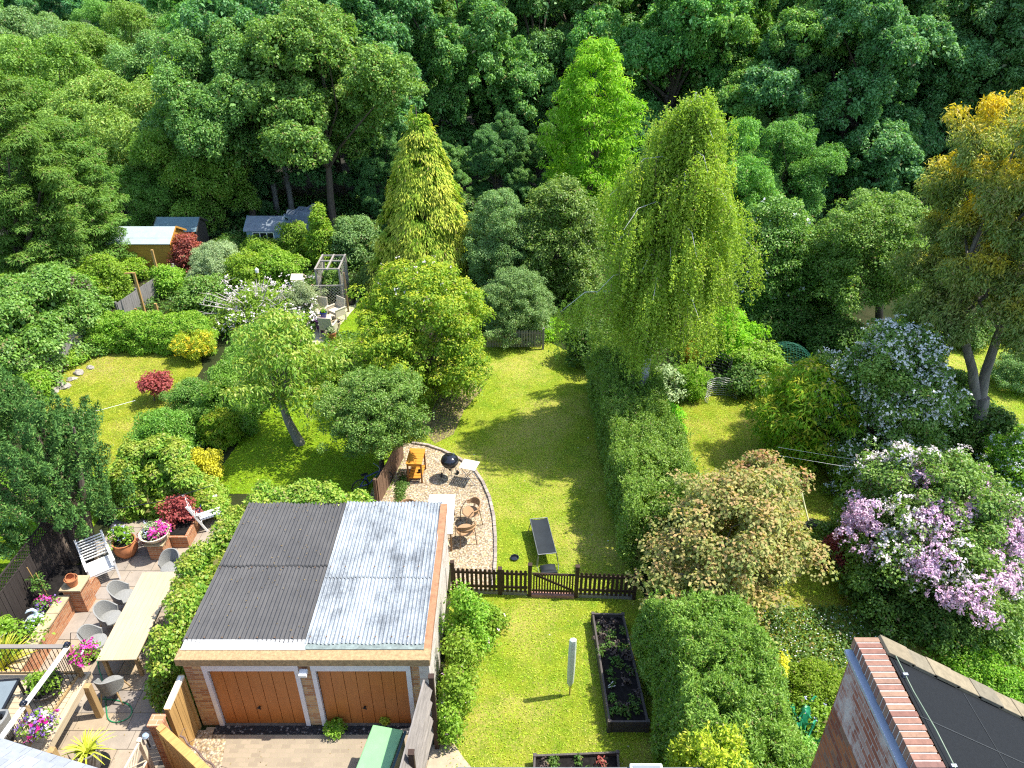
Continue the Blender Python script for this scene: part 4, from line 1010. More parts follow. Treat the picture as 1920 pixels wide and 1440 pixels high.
# ================================================================= wicker seating by the arbour
def arm_chair(label):
    t = thing('rattan_armchair', label, 'armchair', (0, 0, 0), 0, 'beige rattan armchairs by the arbour')
    b = M['beige_rattan']
    m = MB(); m.box((0, 0.02, 0.40), (0.52, 0.50, 0.07)); m.build('seat', b, t, bevel=0.02)
    m = MB(); m.box((0, -0.27, 0.66), (0.56, 0.05, 0.62), rx=0.16); m.build('backrest', b, t, bevel=0.02)
    for s in (-1, 1):
        m = MB(); m.box((s*0.29, 0.0, 0.60), (0.07, 0.56, 0.05)); m.box((s*0.29, 0.02, 0.42), (0.035, 0.50, 0.30)); m.build('armrest', b, t, bevel=0.012)
        for y in (-0.24, 0.25):
            m = MB(); m.box((s*0.28, y, 0.19), (0.05, 0.05, 0.38)); m.build('leg', b, t)
    m = MB(); m.box((0, 0.03, 0.455), (0.46, 0.44, 0.06)); m.build('cushion', M['cream'], t, bevel=0.02)
    return t
ac = arm_chair('x'); p = gp(602, 601); put(ac, (p.x, p.y, 0.02), R(170), 'beige rattan armchair facing forward by the blue pot table', 1.08)
p = gp(633, 600); put(copy_tree(ac), (p.x, p.y, 0.02), R(140), 'beige rattan armchair with purple cushion below on the paved strip', 1.08)
p = gp(618, 630); put(copy_tree(ac), (p.x, p.y, 0.02), R(-8), 'beige rattan armchair with its back to the cherry lawn', 1.08)
p = gp(611, 613); t = thing('side_table', 'low slatted beige table between the rattan armchairs', 'table', (p.x, p.y, 0.02), 0.3)
m = MB()
for i in range(6): m.box((-0.25+0.1*i, 0, 0.44), (0.085, 0.6, 0.02))
m.build('tabletop', M['cream'], t)
for x in (-0.24, 0.24):
    for y in (-0.26, 0.26):
        m = MB(); m.box((x, y, 0.22), (0.04, 0.04, 0.43)); m.build('leg', M['cream'], t)

# ================================================================= raised deck with railings
DZ = 1.15
t = thing('timber_deck', 'raised timber deck on square posts above the patio', 'deck', (-9.7, 11.0, 0))
m = MB(); y = -3.2
while y < -0.02:
    m.bx(-5.5, 0.0, y, y+0.125, DZ-0.03, DZ); y += 0.132
m.build('decking', M['deck'], t)
m = MB(); m.beam((0.12, -3.4, DZ-0.09), (0.12, 0.1, DZ-0.09), 0.07, 0.20); m.beam((0.02, -3.4, DZ-0.12), (0.02, 0.05, DZ-0.12), 0.06, 0.16); m.build('edge_beam', M['decky'], t)
m = MB(); m.beam((-5.5, 0.06, DZ-0.09), (0.08, 0.06, DZ-0.09), 0.06, 0.20); m.build('edge_beam', M['deck'], t)
for x, y in ((0.20, -0.22), (0.20, -1.75), (0.1, -3.2), (-3.0, 0.0)):
    m = MB(); m.box((x, y, (DZ-0.05)/2), (0.14, 0.14, DZ-0.05)); m.build('post', M['post'], t, bevel=0.008)
def railing(label, p, q, z, capm, n, end_posts=(True, True), rise=0.95):
    p, q = Vector(p), Vector(q); d = q-p; L = d.length
    t = thing('deck_railing', label, 'railing', (p.x, p.y, z), math.atan2(d.y, d.x))
    m = MB(); m.box((L/2, 0, rise+0.02), (L, 0.105, 0.035)); m.build('handrail', capm, t, bevel=0.006)
    m = MB(); m.box((L/2, 0, 0.10), (L, 0.045, 0.05)); m.build('bottom_rail', M['post'], t)
    m = MB()
    for i in range(1, n): m.tube([(L*i/n, 0, 0.10), (L*i/n, 0, rise)], 0.008, 6)
    m.build('balusters', M['black'], t)
    for k, x in ((0, 0), (1, L)):
        if end_posts[k]:
            m = MB(); m.box((x, 0, (rise+0.06)/2), (0.095, 0.095, rise+0.06)); po = m.build('post', M['post'], t)
            m = MB(); m.box((x, 0, rise+0.085), (0.11, 0.11, 0.05)); m.lathe([(0.05, 0.11), (0.045, 0.14), (0.02, 0.16), (0, 0.165)], (x, 0, rise), 12); m.build('solar_cap', mat_plain('black_cap', (0.012, 0.016, 0.03), 0.15), po)
    return t
railing('white capped deck railing with black balusters running toward the slates', (-9.72, 11.0), (-9.86, 9.55), DZ, M['white'], 14)
railing('white capped deck railing ending above the pale slates', (-9.86, 9.50), (-9.98, 8.1), DZ, M['white'], 13, (False, True))
railing('grey brown deck railing in front of the spiky phormium', (-14.6, 11.0), (-9.78, 11.0), DZ, mat_wood('grey_rail', (0.24, 0.21, 0.18), 0.7, 0.2, 'X'), 46, (True, False))
railing('short stair railing with white post above the patio steps', (-8.95, 8.55), (-8.15, 8.55), 0.0, M['brownx'], 8, (False, True))
t = thing('lounge_chair', 'pale grey curved lounge chair on the deck', 'armchair', (-10.62, 9.35, DZ), R(60))
m = MB(); shell(m, 0.36, 0.36, R(150), R(390), 0.22, 0.55, 0.80, 0.05); m.build('backrest', M['grey_rattan'], t, smooth=True)
m = MB(); m.lathe([(0, 0.22), (0.30, 0.22), (0.35, 0.26), (0.35, 0.34), (0.28, 0.37), (0, 0.37)], n=22); m.build('seat', M['grey_rattan'], t, smooth=True)
m = MB(); m.lathe([(0.0, 0.0), (0.3, 0.0), (0.3, 0.22), (0, 0.22)], n=16); m.build('base', M['black'], t)
t = thing('glass_table', 'dark framed glass topped table on the deck beside lounge chair', 'table', (-11.05, 10.05, DZ), 0.1)
m = MB(); m.box((0, 0, 0.475), (0.78, 0.88, 0.012)); m.build('tabletop', mat_plain('grey_table_glass', (0.16, 0.19, 0.20), 0.08, 0, 0.1), t)
m = MB()
for a, b in (((-0.4, -0.45), (0.4, -0.45)), ((0.4, -0.45), (0.4, 0.45)), ((0.4, 0.45), (-0.4, 0.45)), ((-0.4, 0.45), (-0.4, -0.45))): m.beam((*a, 0.465), (*b, 0.465), 0.05, 0.05)
m.build('frame', M['black'], t)
for x in (-0.38, 0.38):
    for y in (-0.43, 0.43):
        m = MB(); m.box((x, y, 0.22), (0.045, 0.045, 0.44)); m.build('leg', M['black'], t)

# ================================================================= brick planters on the patio
t = thing('planter_wall', 'low orange brick planter wall with sandstone coping', 'wall', (-11.72, 13.6, 0))
m = MB(); m.bx(-0.11, 0.11, -3.4, 0.25, 0, 0.60); m.build('wall', M['obrick'], t)
m = MB()
for i in range(6): m.bx(-0.16, 0.15, -3.4+0.61*i, -3.4+0.61*i+0.60, 0.60, 0.65)
m.build('coping', M['stone'], t, bevel=0.006)
m = MB(); m.bx(-0.02, 0.44, 0.26, 0.72, 0, 0.80); pr = m.build('pier', M['obrick'], t)
m = MB(); m.bx(-0.07, 0.49, 0.21, 0.77, 0.80, 0.85); m.build('coping', M['stone'], pr, bevel=0.006)
m = MB(); m.bx(0.10, 0.34, 0.73, 1.2, 0, 0.45); m.build('wall', M['obrick'], t)
m = MB(); m.bx(-0.95, -0.12, -3.4, 1.5, 0, 0.5); m.build('soil', M['soil'], t)
def pot(name, label, cat, loc, prof, mat, group=None, sc=1.0):
    t = thing(name, label, cat, loc, 0, group); m = MB(); m.lathe([(r*sc, z*sc) for r, z in prof], n=24); m.build('pot', mat, t, smooth=True)
    m = MB(); ri = max(r for r, z in prof)*0.86*sc; zz = max(z for r, z in prof)*0.9*sc; m.lathe([(0, zz), (ri*0.95, zz)], n=20); m.build('soil', M['soil'], t)
    return t
POT = [(0, 0), (0.13, 0), (0.19, 0.26), (0.205, 0.27), (0.205, 0.31), (0.185, 0.31), (0.16, 0.2), (0.1, 0.05), (0, 0.05)]
BOWL = [(0, 0), (0.16, 0), (0.30, 0.14), (0.36, 0.22), (0.37, 0.25), (0.335, 0.25), (0.26, 0.14), (0, 0.05)]
BELLY = [(0, 0), (0.15, 0), (0.25, 0.15), (0.27, 0.28), (0.24, 0.40), (0.26, 0.43), (0.235, 0.43), (0.21, 0.38), (0.22, 0.28), (0.1, 0.05), (0, 0.05)]
TALL = [(0, 0), (0.12, 0), (0.16, 0.2), (0.18, 0.45), (0.19, 0.46), (0.19, 0.49), (0.165, 0.49), (0.14, 0.2), (0, 0.08)]
t = thing('terracotta_pots', 'heap of nested terracotta pots on the planter pier', 'pots', (-11.50, 14.02, 0.85), 0.4)
m = MB(); m.lathe([(r*0.8, z*0.8) for r, z in POT], n=18); m.build('pot', M['terracotta'], t, smooth=True)
m = MB(); m.lathe([(r*0.6, z*0.6) for r, z in POT], n=18); o = m.build('pot', M['terracotta'], t, smooth=True); o.location = (-0.1, 0.14, 0.17); o.rotation_euler = (1.0, 0.5, 0.3)
t = thing('brick_pier', 'square brick pier with stone cap under the cream flower bowl', 'pier', (-10.18, 16.0, 0))
m = MB(); m.bx(-0.22, 0.22, -0.22, 0.22, 0, 0.56); m.build('shaft', M['obrick'], t)
m = MB(); m.bx(-0.27, 0.27, -0.27, 0.27, 0.56, 0.61); m.build('coping', M['stone'], t, bevel=0.006)
t = thing('brick_planter', 'low orange brick planter holding the red maple by the climber', 'planter', (-9.82, 17.0, 0))
m = MB(); m.bx(-0.55, 0.35, -0.72, 0.5, 0, 0.42); m.build('wall', M['obrick'], t)
m = MB(); m.bx(-0.47, 0.27, -0.64, 0.42, 0.424, 0.44); m.build('soil', M['soil'], t)

o = MB(); o.tube([(-11.55, 16.4, 1.35), (-10.2, 16.9, 1.27), (-8.9, 17.5, 1.38)], 0.012, 6); tag(o.build('washing_line', M['black']), 'black line strung in front of shrubs above the patio planters', 'line')
# garden hose
m = MB(); hp = []
P_ = [gp(165, 1292), gp(178, 1310), gp(195, 1312), gp(225, 1316), gp(244, 1325), gp(248, 1338), gp(238, 1350), gp(218, 1356), gp(204, 1350), gp(200, 1330), gp(196, 1290), gp(186, 1255), gp(183, 1235)]
P_ = [Vector((p.x, p.y, 0.035)) for p in P_]
for i in range(len(P_)-1):
    a, b, c, d = P_[max(i-1, 0)], P_[i], P_[i+1], P_[min(i+2, len(P_)-1)]
    for k in range(6):
        s = k/6; hp.append(0.5*((2*b)+(c-a)*s+(2*a-5*b+4*c-d)*s*s+(3*b-a-3*c+d)*s**3))
m.tube(hp, 0.014, 8); tag(m.build('garden_hose', mat_plain('green_hose', (0.02, 0.22, 0.09), 0.35, 0, 0.15)), 'green garden hose lying in a loop on the flagstones', 'hose')
# ornamental bird
t = thing('bird_ornament', 'small blue white bird ornament in the brick planter bed', 'ornament', (-12.15, 13.15, 0.5), 0.6)
m = MB(); m.lathe([(0, 0), (0.10, 0.01), (0.13, 0.09), (0.09, 0.18), (0.03, 0.22), (0, 0.22)], n=14, sx=1.4, sy=0.9); m.tube([(0.05, 0, 0.15), (0.09, 0, 0.28), (0.04, 0, 0.37), (-0.06, 0, 0.37), (-0.12, 0, 0.33)], [0.06, 0.045, 0.04, 0.035, 0.012], 8)
m.build('body', mat_plain('glazed_blue_white', (0.50, 0.58, 0.66), 0.3), t, smooth=True)

# ================================================================= far side gardens: mower, netting, ladder, poles
p = gp(1535, 995); t = thing('lawn_mower', 'black rotary lawn mower with long pale handle on the grass', 'lawn mower', (p.x, p.y, 0), R(-35))
m = MB(); n = 10; vs = []
for j in range(n+1):
    for i in range(n+1):
        u, v = i/n*2-1, j/n*2-1; vs.append((u*0.40, v*0.20, 0.08+0.20*(1-u**6)*(1-v**4)))
m.add(vs, [(j*(n+1)+i, j*(n+1)+i+1, (j+1)*(n+1)+i+1, (j+1)*(n+1)+i) for j in range(n) for i in range(n)])
m.box((0, 0, 0.10), (0.80, 0.40, 0.10)); m.build('body', mat_plain('black_plastic', (0.012, 0.014, 0.016), 0.35), t, smooth=True)
m = MB()
for i in range(3): m.box((0, -0.09+0.09*i, 0.285), (0.6, 0.02, 0.02))
m.build('cover_rib', M['black'], t)
for x in (-0.33, 0.33):
    for y in (-0.22, 0.22):
        m = MB(); m.lathe([(0, -0.02), (0.07, -0.02), (0.075, 0), (0.07, 0.02), (0, 0.02)], n=16); w_ = m.build('wheel', M['black'], t); w_.location = (x, y, 0.076); w_.rotation_euler = (R(90), 0, 0)
m = MB(); m.tube([(-0.35, 0.06, 0.16), (-0.62, 0.32, 0.50), (-0.95, 0.62, 0.98)], 0.022, 8); m.tube([(-0.97, 0.50, 0.98), (-0.93, 0.76, 0.98)], 0.02, 8); m.build('handle', mat_plain('pale_handle', (0.60, 0.60, 0.34), 0.45), t)
o = MB(); a, b = gp(1508, 938), gp(1585, 962); o.tube([(a.x-1.2, a.y+0.1, 1.72), ((a.x+b.x)/2, (a.y+b.y)/2, 1.64), (b.x+0.5, b.y, 1.70)], 0.004, 6)
o.tube([(a.x-1.0, a.y+0.5, 1.72), ((a.x+b.x)/2+0.2, (a.y+b.y)/2+.4, 1.64), (b.x+0.7, b.y+0.35, 1.70)], 0.004, 6)
tag(o.build('washing_line', M['white']), 'pair of white washing lines above the lawn mower', 'line')
o = MB(); a, b = gp(128, 808), gp(262, 778); o.tube([(a.x-0.6, a.y-0.2, 0.62), ((a.x+b.x)/2, (a.y+b.y)/2, 0.56), (b.x, b.y, 0.64)], 0.008, 6); tag(o.build('washing_line', M['white']), 'pale line stretched across the dry lawn by the cypress', 'line')
t = thing('support_pole', 'tall thin dark green pole leaning by the lawn netting', 'pole', gp(1289, 750))
m = MB(); m.tube([(0, 0, 0), (0.28, 0.08, 1.9)], 0.035, 8); m.build('shaft', mat_plain('dark_green_pole', (0.012, 0.03, 0.022), 0.5), t)
def mesh_roll(label, c, r, h, a0, a1, mat, name):
    t = thing(name, label, 'netting', c); m = MB(); n = 18
    for k in range(9):
        z = 0.03+h*k/8; pts = [(r*math.cos(a0+(a1-a0)*j/n), r*0.7*math.sin(a0+(a1-a0)*j/n), z+0.015*math.sin(j*2.2+k)) for j in range(n+1)]; m.tube(pts, 0.011, 5)
    for j in range(n+1):
        a = a0+(a1-a0)*j/n; m.tube([(r*math.cos(a), r*0.7*math.sin(a), 0), (r*math.cos(a), r*0.7*math.sin(a), h)], 0.007, 4)
    m.build('mesh', mat, t); return t
mesh_roll('roll of pale wire netting standing on the dry grass', gp(1352, 752), 0.62, 0.75, 0.2, 3.6, mat_plain('galvanised_wire', (0.40, 0.40, 0.37), 0.5, 0.4), 'wire_netting')
mesh_roll('sagging black plastic netting behind the thin green pole', gp(1322, 722), 0.9, 1.15, -0.6, 1.8, M['black'], 'plastic_netting')
t = thing('step_ladder', 'white wooden step frame leaning in the shade of the shrubs', 'ladder', gp(1384, 592), 0.2)
m = MB()
for s in (-0.36, 0.36): m.beam((s, 0, 0), (s*0.9, 0.35, 2.0), 0.06, 0.04)
for k in range(5): z = 0.3+0.4*k; m.box((0, 0.35*z/2.0, z), (0.7, 0.07, 0.04))
m.build('frame', M['white'], t)
t = thing('timber_rail', 'pale timber rail spanning the dark gap beside the step frame', 'rail', gp(1420, 600))
m = MB(); m.beam((-0.95, 0, 1.25), (1.1, 0, 1.20), 0.05, 0.06); m.build('bar', M['cream'], t)
for x in (-0.9, 1.0):
    m = MB(); m.box((x, 0, 0.61), (0.06, 0.06, 1.22)); m.build('post', M['greyz'], t)
t = thing('fruit_netting', 'green fruit netting draped over hoops among the shrubs', 'netting', gp(1470, 690), -0.1)
m = MB(); n = 16
for j in range(n+1):
    u = j/n*2-1; pts = [(u*1.0, v*0.7, 1.15*max(0.05, (1-0.45*abs(v)**2)*(1-0.5*u*u))+0.04*math.sin(9*v+j)) for v in np.linspace(-1, 1, 11)]; m.tube(pts, 0.005, 4)
    v = u; pts = [(w*1.0, v*0.7, 1.15*max(0.05, (1-0.45*abs(v)**2)*(1-0.5*w*w))+0.04*math.sin(9*v+w*8)) for w in np.linspace(-1, 1, 13)]; m.tube(pts, 0.005, 4)
m.build('net', mat_plain('green_net', (0.012, 0.15, 0.085), 0.6), t)
t = thing('green_tarpaulin', 'crumpled bright green garden sacks by the red brick house', 'garden sacks', gp(1512, 1385), 0.2)
rng = np.random.default_rng(9); gt = mat_plain('green_plastic_sheet', (0.02, 0.24, 0.115), 0.35, 0, 0.35, 5, 0.5)
m = MB()
for k in range(34):
    c = Vector((rng.uniform(-0.55, 0.45), rng.uniform(-0.85, 0.7), rng.uniform(0.1, 0.6))); n = 6
    ang = rng.uniform(0, 6.28); L_ = rng.uniform(0.15, 0.45); w_ = rng.uniform(0.03, 0.10); d = Vector((math.cos(ang), math.sin(ang), rng.normal()*0.4)); s_ = Vector((-math.sin(ang), math.cos(ang), rng.normal()*0.6)); vs = []
    for i in range(n+1):
        u = i/n-0.5; b_ = Vector((0, 0, 0.12*math.sin(u*5+k)))
        vs += [c+d*L_*u+s_*w_*0.5*(1+0.4*math.sin(i*2+k))+b_, c+d*L_*u+b_*0.4+Vector((0, 0, 0.04)), c+d*L_*u-s_*w_*0.5+b_]
    m.add(vs, [(i*3+j, i*3+j+1, (i+1)*3+j+1, (i+1)*3+j) for i in range(n) for j in range(2)])
m.build('sacks', gt, t, smooth=True)
# dark bicycle-like clutter: blue wheelbarrow under round bush
t = thing('child_bicycle', 'dark blue bicycle leaning in the shade behind the splintered fence', 'bicycle', gp(700, 918), R(30))
bm = mat_plain('blue_bike_paint', (0.03, 0.05, 0.22), 0.3)
for x in (-0.42, 0.42):
    m = MB(); pts = [(x+0.27*math.cos(a), 0, 0.29+0.27*math.sin(a)) for a in np.linspace(0, 6.2832, 25)]; m.tube(pts, 0.022, 6, cap=False); w_ = m.build('wheel', M['black'], t)
    m = MB()
    for k in range(6): a = k*math.pi/6; m.tube([(x+0.26*math.cos(a), 0, 0.29+0.26*math.sin(a)), (x-0.26*math.cos(a), 0, 0.29-0.26*math.sin(a))], 0.003, 4)
    m.build('spoke', M['slate'], w_)
m = MB()
for a, b in (((-0.42, 0, 0.29), (-0.12, 0, 0.28)), ((-0.12, 0, 0.28), (-0.22, 0, 0.68)), ((-0.42, 0, 0.29), (-0.2, 0, 0.60)), ((-0.12, 0, 0.28), (0.30, 0, 0.62)), ((-0.2, 0, 0.60), (0.30, 0, 0.66)), ((0.42, 0, 0.29), (0.28, 0, 0.78))): m.tube([a, b], 0.02, 7)
m.build('frame', bm, t)
m = MB(); m.box((-0.23, 0, 0.71), (0.22, 0.11, 0.05)); m.build('saddle', M['black'], t, bevel=0.02)
m = MB(); m.tube([(0.18, -0.25, 0.84), (0.27, -0.08, 0.80), (0.27, 0.08, 0.80), (0.18, 0.25, 0.84)], 0.014, 7); m.build('handlebar', M['slate'], t)
# stones on dry lawn border
rng = np.random.default_rng(21)
for i, (px, py, s) in enumerate(((183, 662, 0.30), (120, 725, 0.34), (100, 735, 0.30), (148, 700, 0.28), (135, 712, 0.22), (170, 690, 0.2), (110, 718, 0.2))):
    t = MB(); v = []; n = 10
    t.lathe([(0, -0.02), (s*0.95, 0.0), (s, s*0.2), (s*0.6, s*0.42), (0, s*0.45)], n=9, sy=0.7); o = t.build('border_rock', mat_plain('grey_rock', (0.30, 0.27, 0.23), 0.9, 0, 0.35, 6), smooth=False)
    for vv in o.data.vertices: vv.co += Vector(rng.normal(size=3)*s*0.08)
    p = gp(px, py); o.location = (p.x, p.y, 0); o.rotation_euler = (0, 0, rng.uniform(0, 6))
    tag(o, 'rough grey rock edging the dry lawn below the silvery fence' if i else 'dark flat rock at the far corner of the dry lawn', 'rock', 'rocks along the dry lawn border')
# ================================================================= foliage materials
LM = {}
LM['wood'] = mat_leaf('woodland_leaf', [(0.030, 0.074, 0.024), (0.058, 0.126, 0.038), (0.102, 0.186, 0.062), (0.190, 0.270, 0.130)], trans=0.28, rough=0.36, spec=0.5)  # last, palest stop paints highlights of sunlit leaf clusters into the colour
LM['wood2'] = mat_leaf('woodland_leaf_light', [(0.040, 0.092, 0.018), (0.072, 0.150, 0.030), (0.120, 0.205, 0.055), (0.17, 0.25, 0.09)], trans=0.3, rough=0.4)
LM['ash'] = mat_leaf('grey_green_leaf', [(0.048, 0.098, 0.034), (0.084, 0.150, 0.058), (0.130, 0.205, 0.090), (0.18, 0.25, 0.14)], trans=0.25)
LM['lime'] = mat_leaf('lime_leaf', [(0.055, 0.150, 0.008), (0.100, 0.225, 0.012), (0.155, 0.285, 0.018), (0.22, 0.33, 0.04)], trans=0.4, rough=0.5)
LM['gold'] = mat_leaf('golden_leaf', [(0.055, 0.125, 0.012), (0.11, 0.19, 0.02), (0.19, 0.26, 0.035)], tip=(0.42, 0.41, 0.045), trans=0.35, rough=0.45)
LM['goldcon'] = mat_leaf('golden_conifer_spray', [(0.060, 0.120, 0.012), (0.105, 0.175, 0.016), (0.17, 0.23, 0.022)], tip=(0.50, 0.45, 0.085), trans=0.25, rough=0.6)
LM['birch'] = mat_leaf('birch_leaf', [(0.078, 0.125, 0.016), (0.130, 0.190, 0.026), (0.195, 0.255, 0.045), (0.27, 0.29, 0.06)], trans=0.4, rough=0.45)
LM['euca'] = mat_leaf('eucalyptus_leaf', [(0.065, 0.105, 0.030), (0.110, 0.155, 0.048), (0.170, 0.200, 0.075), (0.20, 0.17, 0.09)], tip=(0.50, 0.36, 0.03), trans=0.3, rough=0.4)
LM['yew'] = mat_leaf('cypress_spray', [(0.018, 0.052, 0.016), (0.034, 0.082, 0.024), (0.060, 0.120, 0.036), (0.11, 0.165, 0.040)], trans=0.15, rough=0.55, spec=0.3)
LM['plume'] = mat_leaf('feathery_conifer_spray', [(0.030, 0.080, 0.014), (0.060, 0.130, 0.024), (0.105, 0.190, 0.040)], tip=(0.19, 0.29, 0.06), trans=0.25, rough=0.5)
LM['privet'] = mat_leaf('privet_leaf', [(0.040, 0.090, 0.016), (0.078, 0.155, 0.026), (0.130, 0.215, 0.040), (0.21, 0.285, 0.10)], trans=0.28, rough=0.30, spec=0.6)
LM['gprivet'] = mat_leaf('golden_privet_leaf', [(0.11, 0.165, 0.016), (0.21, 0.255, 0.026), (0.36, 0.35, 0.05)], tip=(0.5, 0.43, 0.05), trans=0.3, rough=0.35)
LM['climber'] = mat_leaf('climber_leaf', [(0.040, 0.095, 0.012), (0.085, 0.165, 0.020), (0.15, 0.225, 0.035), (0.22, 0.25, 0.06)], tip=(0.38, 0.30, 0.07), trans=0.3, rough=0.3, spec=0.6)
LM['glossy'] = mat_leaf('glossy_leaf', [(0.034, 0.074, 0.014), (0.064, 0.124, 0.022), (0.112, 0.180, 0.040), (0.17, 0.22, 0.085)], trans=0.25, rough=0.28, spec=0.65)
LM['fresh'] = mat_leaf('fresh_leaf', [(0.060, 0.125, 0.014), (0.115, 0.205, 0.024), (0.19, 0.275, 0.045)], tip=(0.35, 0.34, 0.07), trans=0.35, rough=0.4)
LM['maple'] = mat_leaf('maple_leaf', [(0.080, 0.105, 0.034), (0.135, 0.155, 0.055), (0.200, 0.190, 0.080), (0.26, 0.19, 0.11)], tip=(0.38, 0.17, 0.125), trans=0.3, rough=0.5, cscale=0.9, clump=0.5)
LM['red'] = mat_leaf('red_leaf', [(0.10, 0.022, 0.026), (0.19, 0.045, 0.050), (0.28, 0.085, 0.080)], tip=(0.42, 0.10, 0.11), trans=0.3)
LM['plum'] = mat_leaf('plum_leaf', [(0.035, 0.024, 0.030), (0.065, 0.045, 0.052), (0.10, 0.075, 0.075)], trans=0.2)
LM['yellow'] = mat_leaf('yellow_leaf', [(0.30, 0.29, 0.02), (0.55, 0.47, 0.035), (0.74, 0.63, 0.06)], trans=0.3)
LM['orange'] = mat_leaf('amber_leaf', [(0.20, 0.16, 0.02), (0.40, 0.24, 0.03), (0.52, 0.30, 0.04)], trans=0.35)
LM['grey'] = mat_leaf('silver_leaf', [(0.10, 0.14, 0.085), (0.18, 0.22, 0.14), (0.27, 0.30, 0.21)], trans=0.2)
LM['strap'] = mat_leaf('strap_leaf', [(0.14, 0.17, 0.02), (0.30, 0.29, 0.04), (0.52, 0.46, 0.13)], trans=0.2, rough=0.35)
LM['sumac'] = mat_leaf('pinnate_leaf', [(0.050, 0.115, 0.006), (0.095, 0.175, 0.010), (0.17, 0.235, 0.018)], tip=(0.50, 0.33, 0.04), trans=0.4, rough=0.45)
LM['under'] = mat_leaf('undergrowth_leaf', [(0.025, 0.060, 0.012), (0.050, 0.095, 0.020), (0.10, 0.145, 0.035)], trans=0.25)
PM = {}
PM['pink'] = mat_petal('pink_petal', (0.64, 0.36, 0.53), (0.80, 0.62, 0.72))
PM['white'] = mat_petal('white_petal', (0.62, 0.66, 0.60), (0.82, 0.83, 0.80))
PM['bluewhite'] = mat_petal('blue_white_petal', (0.66, 0.66, 0.60), (0.82, 0.81, 0.76))
PM['blush'] = mat_petal('blush_petal', (0.70, 0.58, 0.58), (0.84, 0.78, 0.76))
PM['magenta'] = mat_petal('magenta_petal', (0.70, 0.012, 0.34), (0.78, 0.10, 0.45))
PM['purple'] = mat_petal('purple_petal', (0.16, 0.07, 0.36), (0.34, 0.20, 0.56))
PM['yellow'] = mat_petal('yellow_petal', (0.72, 0.50, 0.01), (0.80, 0.62, 0.03))
PM['cream'] = mat_petal('cream_petal', (0.66, 0.62, 0.44), (0.78, 0.74, 0.58))
PM['blue'] = mat_petal('lilac_petal', (0.34, 0.36, 0.62), (0.50, 0.50, 0.74))
BARK = mat_wood('brown_bark', (0.13, 0.10, 0.075), 0.9, 0.5, 'Z', 0.6)
BARKG = mat_wood('grey_bark', (0.26, 0.24, 0.21), 0.9, 0.4, 'Z', 0.6)
BARKW = mat_wood('white_birch_bark', (0.60, 0.58, 0.54), 0.8, 0.5, 'X', 0.5)
BARKE = mat_wood('peeling_pale_bark', (0.22, 0.195, 0.165), 0.75, 0.55, 'Z', 0.4)
DEAD = mat_plain('dead_twig', (0.46, 0.40, 0.37), 0.85, 0, 0.3, 20)

# leaf habits: L, W in metres, cluster radius rc, cover = layers of leaf over the surface
H = {
    'glossy': dict(L=0.085, W=0.050, rc=0.26, cover=4.2, jit=0.6, up=0.5, droop=0.2),
    'fine': dict(L=0.055, W=0.030, rc=0.20, cover=3.6, jit=0.6, up=0.4, droop=0.0),
    'leafy': dict(L=0.115, W=0.065, rc=0.34, cover=4.0, jit=0.55, up=0.6, droop=0.35),
    'upright': dict(L=0.075, W=0.030, rc=0.20, cover=4.5, jit=0.7, up=0.15, droop=-0.9, flat=1.3),
    'cherry': dict(L=0.17, W=0.060, rc=0.36, cover=3.4, jit=0.5, up=0.5, droop=0.9, curl=0.25),
    'plume': dict(L=0.17, W=0.045, rc=0.50, cover=4.2, jit=0.5, up=0.8, droop=0.45, flat=0.42),
    'yew': dict(L=0.11, W=0.035, rc=0.22, cover=5.0, jit=0.6, up=0.1, droop=-1.1, flat=1.9),
    'maple': dict(L=0.10, W=0.075, rc=0.34, cover=3.4, jit=0.6, up=0.8, droop=0.3, flat=0.55),
    'pinnate': dict(L=0.20, W=0.055, rc=0.42, cover=3.6, jit=0.5, up=0.8, droop=0.55, flat=0.6, curl=0.2),
}
SEED = [100]
def area_of(rx, ry, h, prof):
    return 3.2*(rx*ry+(rx+ry)*h*0.5)*(0.75 if prof == 'cone' else 1.0)
def foliage(parent, mat, rx, ry, z0, z1, prof='round', habit='glossy', tipk=0.0, name='foliage', wob=0.22, lobes=5, dens=1.0, inner=0.45, rcs=1.0, ls=1.0, cap=120000, shift=None):
    SEED[0] += 1; rng = np.random.default_rng(SEED[0]); h = dict(H[habit]); rc = h['rc']*rcs
    A = area_of(rx, ry, z1-z0, prof); ncl = int(max(8, min(2500, A*1.5/(rc*rc))))
    k = max(0.3, 1-rc/max(rx, 0.05)*0.5)
    C, rad = envelope(rng, ncl, max(0.05, rx-rc*0.6), max(0.05, ry-rc*0.6), z0+rc*0.4, z1-rc*0.55, prof, inner, wob, lobes)
    if shift is not None: C = C+shift(C)
    L, Wd = h['L']*ls, h['W']*ls
    n = int(min(cap, max(250, h['cover']*dens*A/(0.5*L*Wd))))
    lv = Leaves(); Rd = rc*rng.uniform(0.65, 1.25, len(C))
    kw = {q: h[q] for q in ('jit', 'up', 'droop', 'flat', 'curl') if q in h}
    cloud(lv, rng, C, Rd, n, L, Wd, tipk=tipk, **kw)
    return lv.build(name, mat, parent), C, Rd, rng
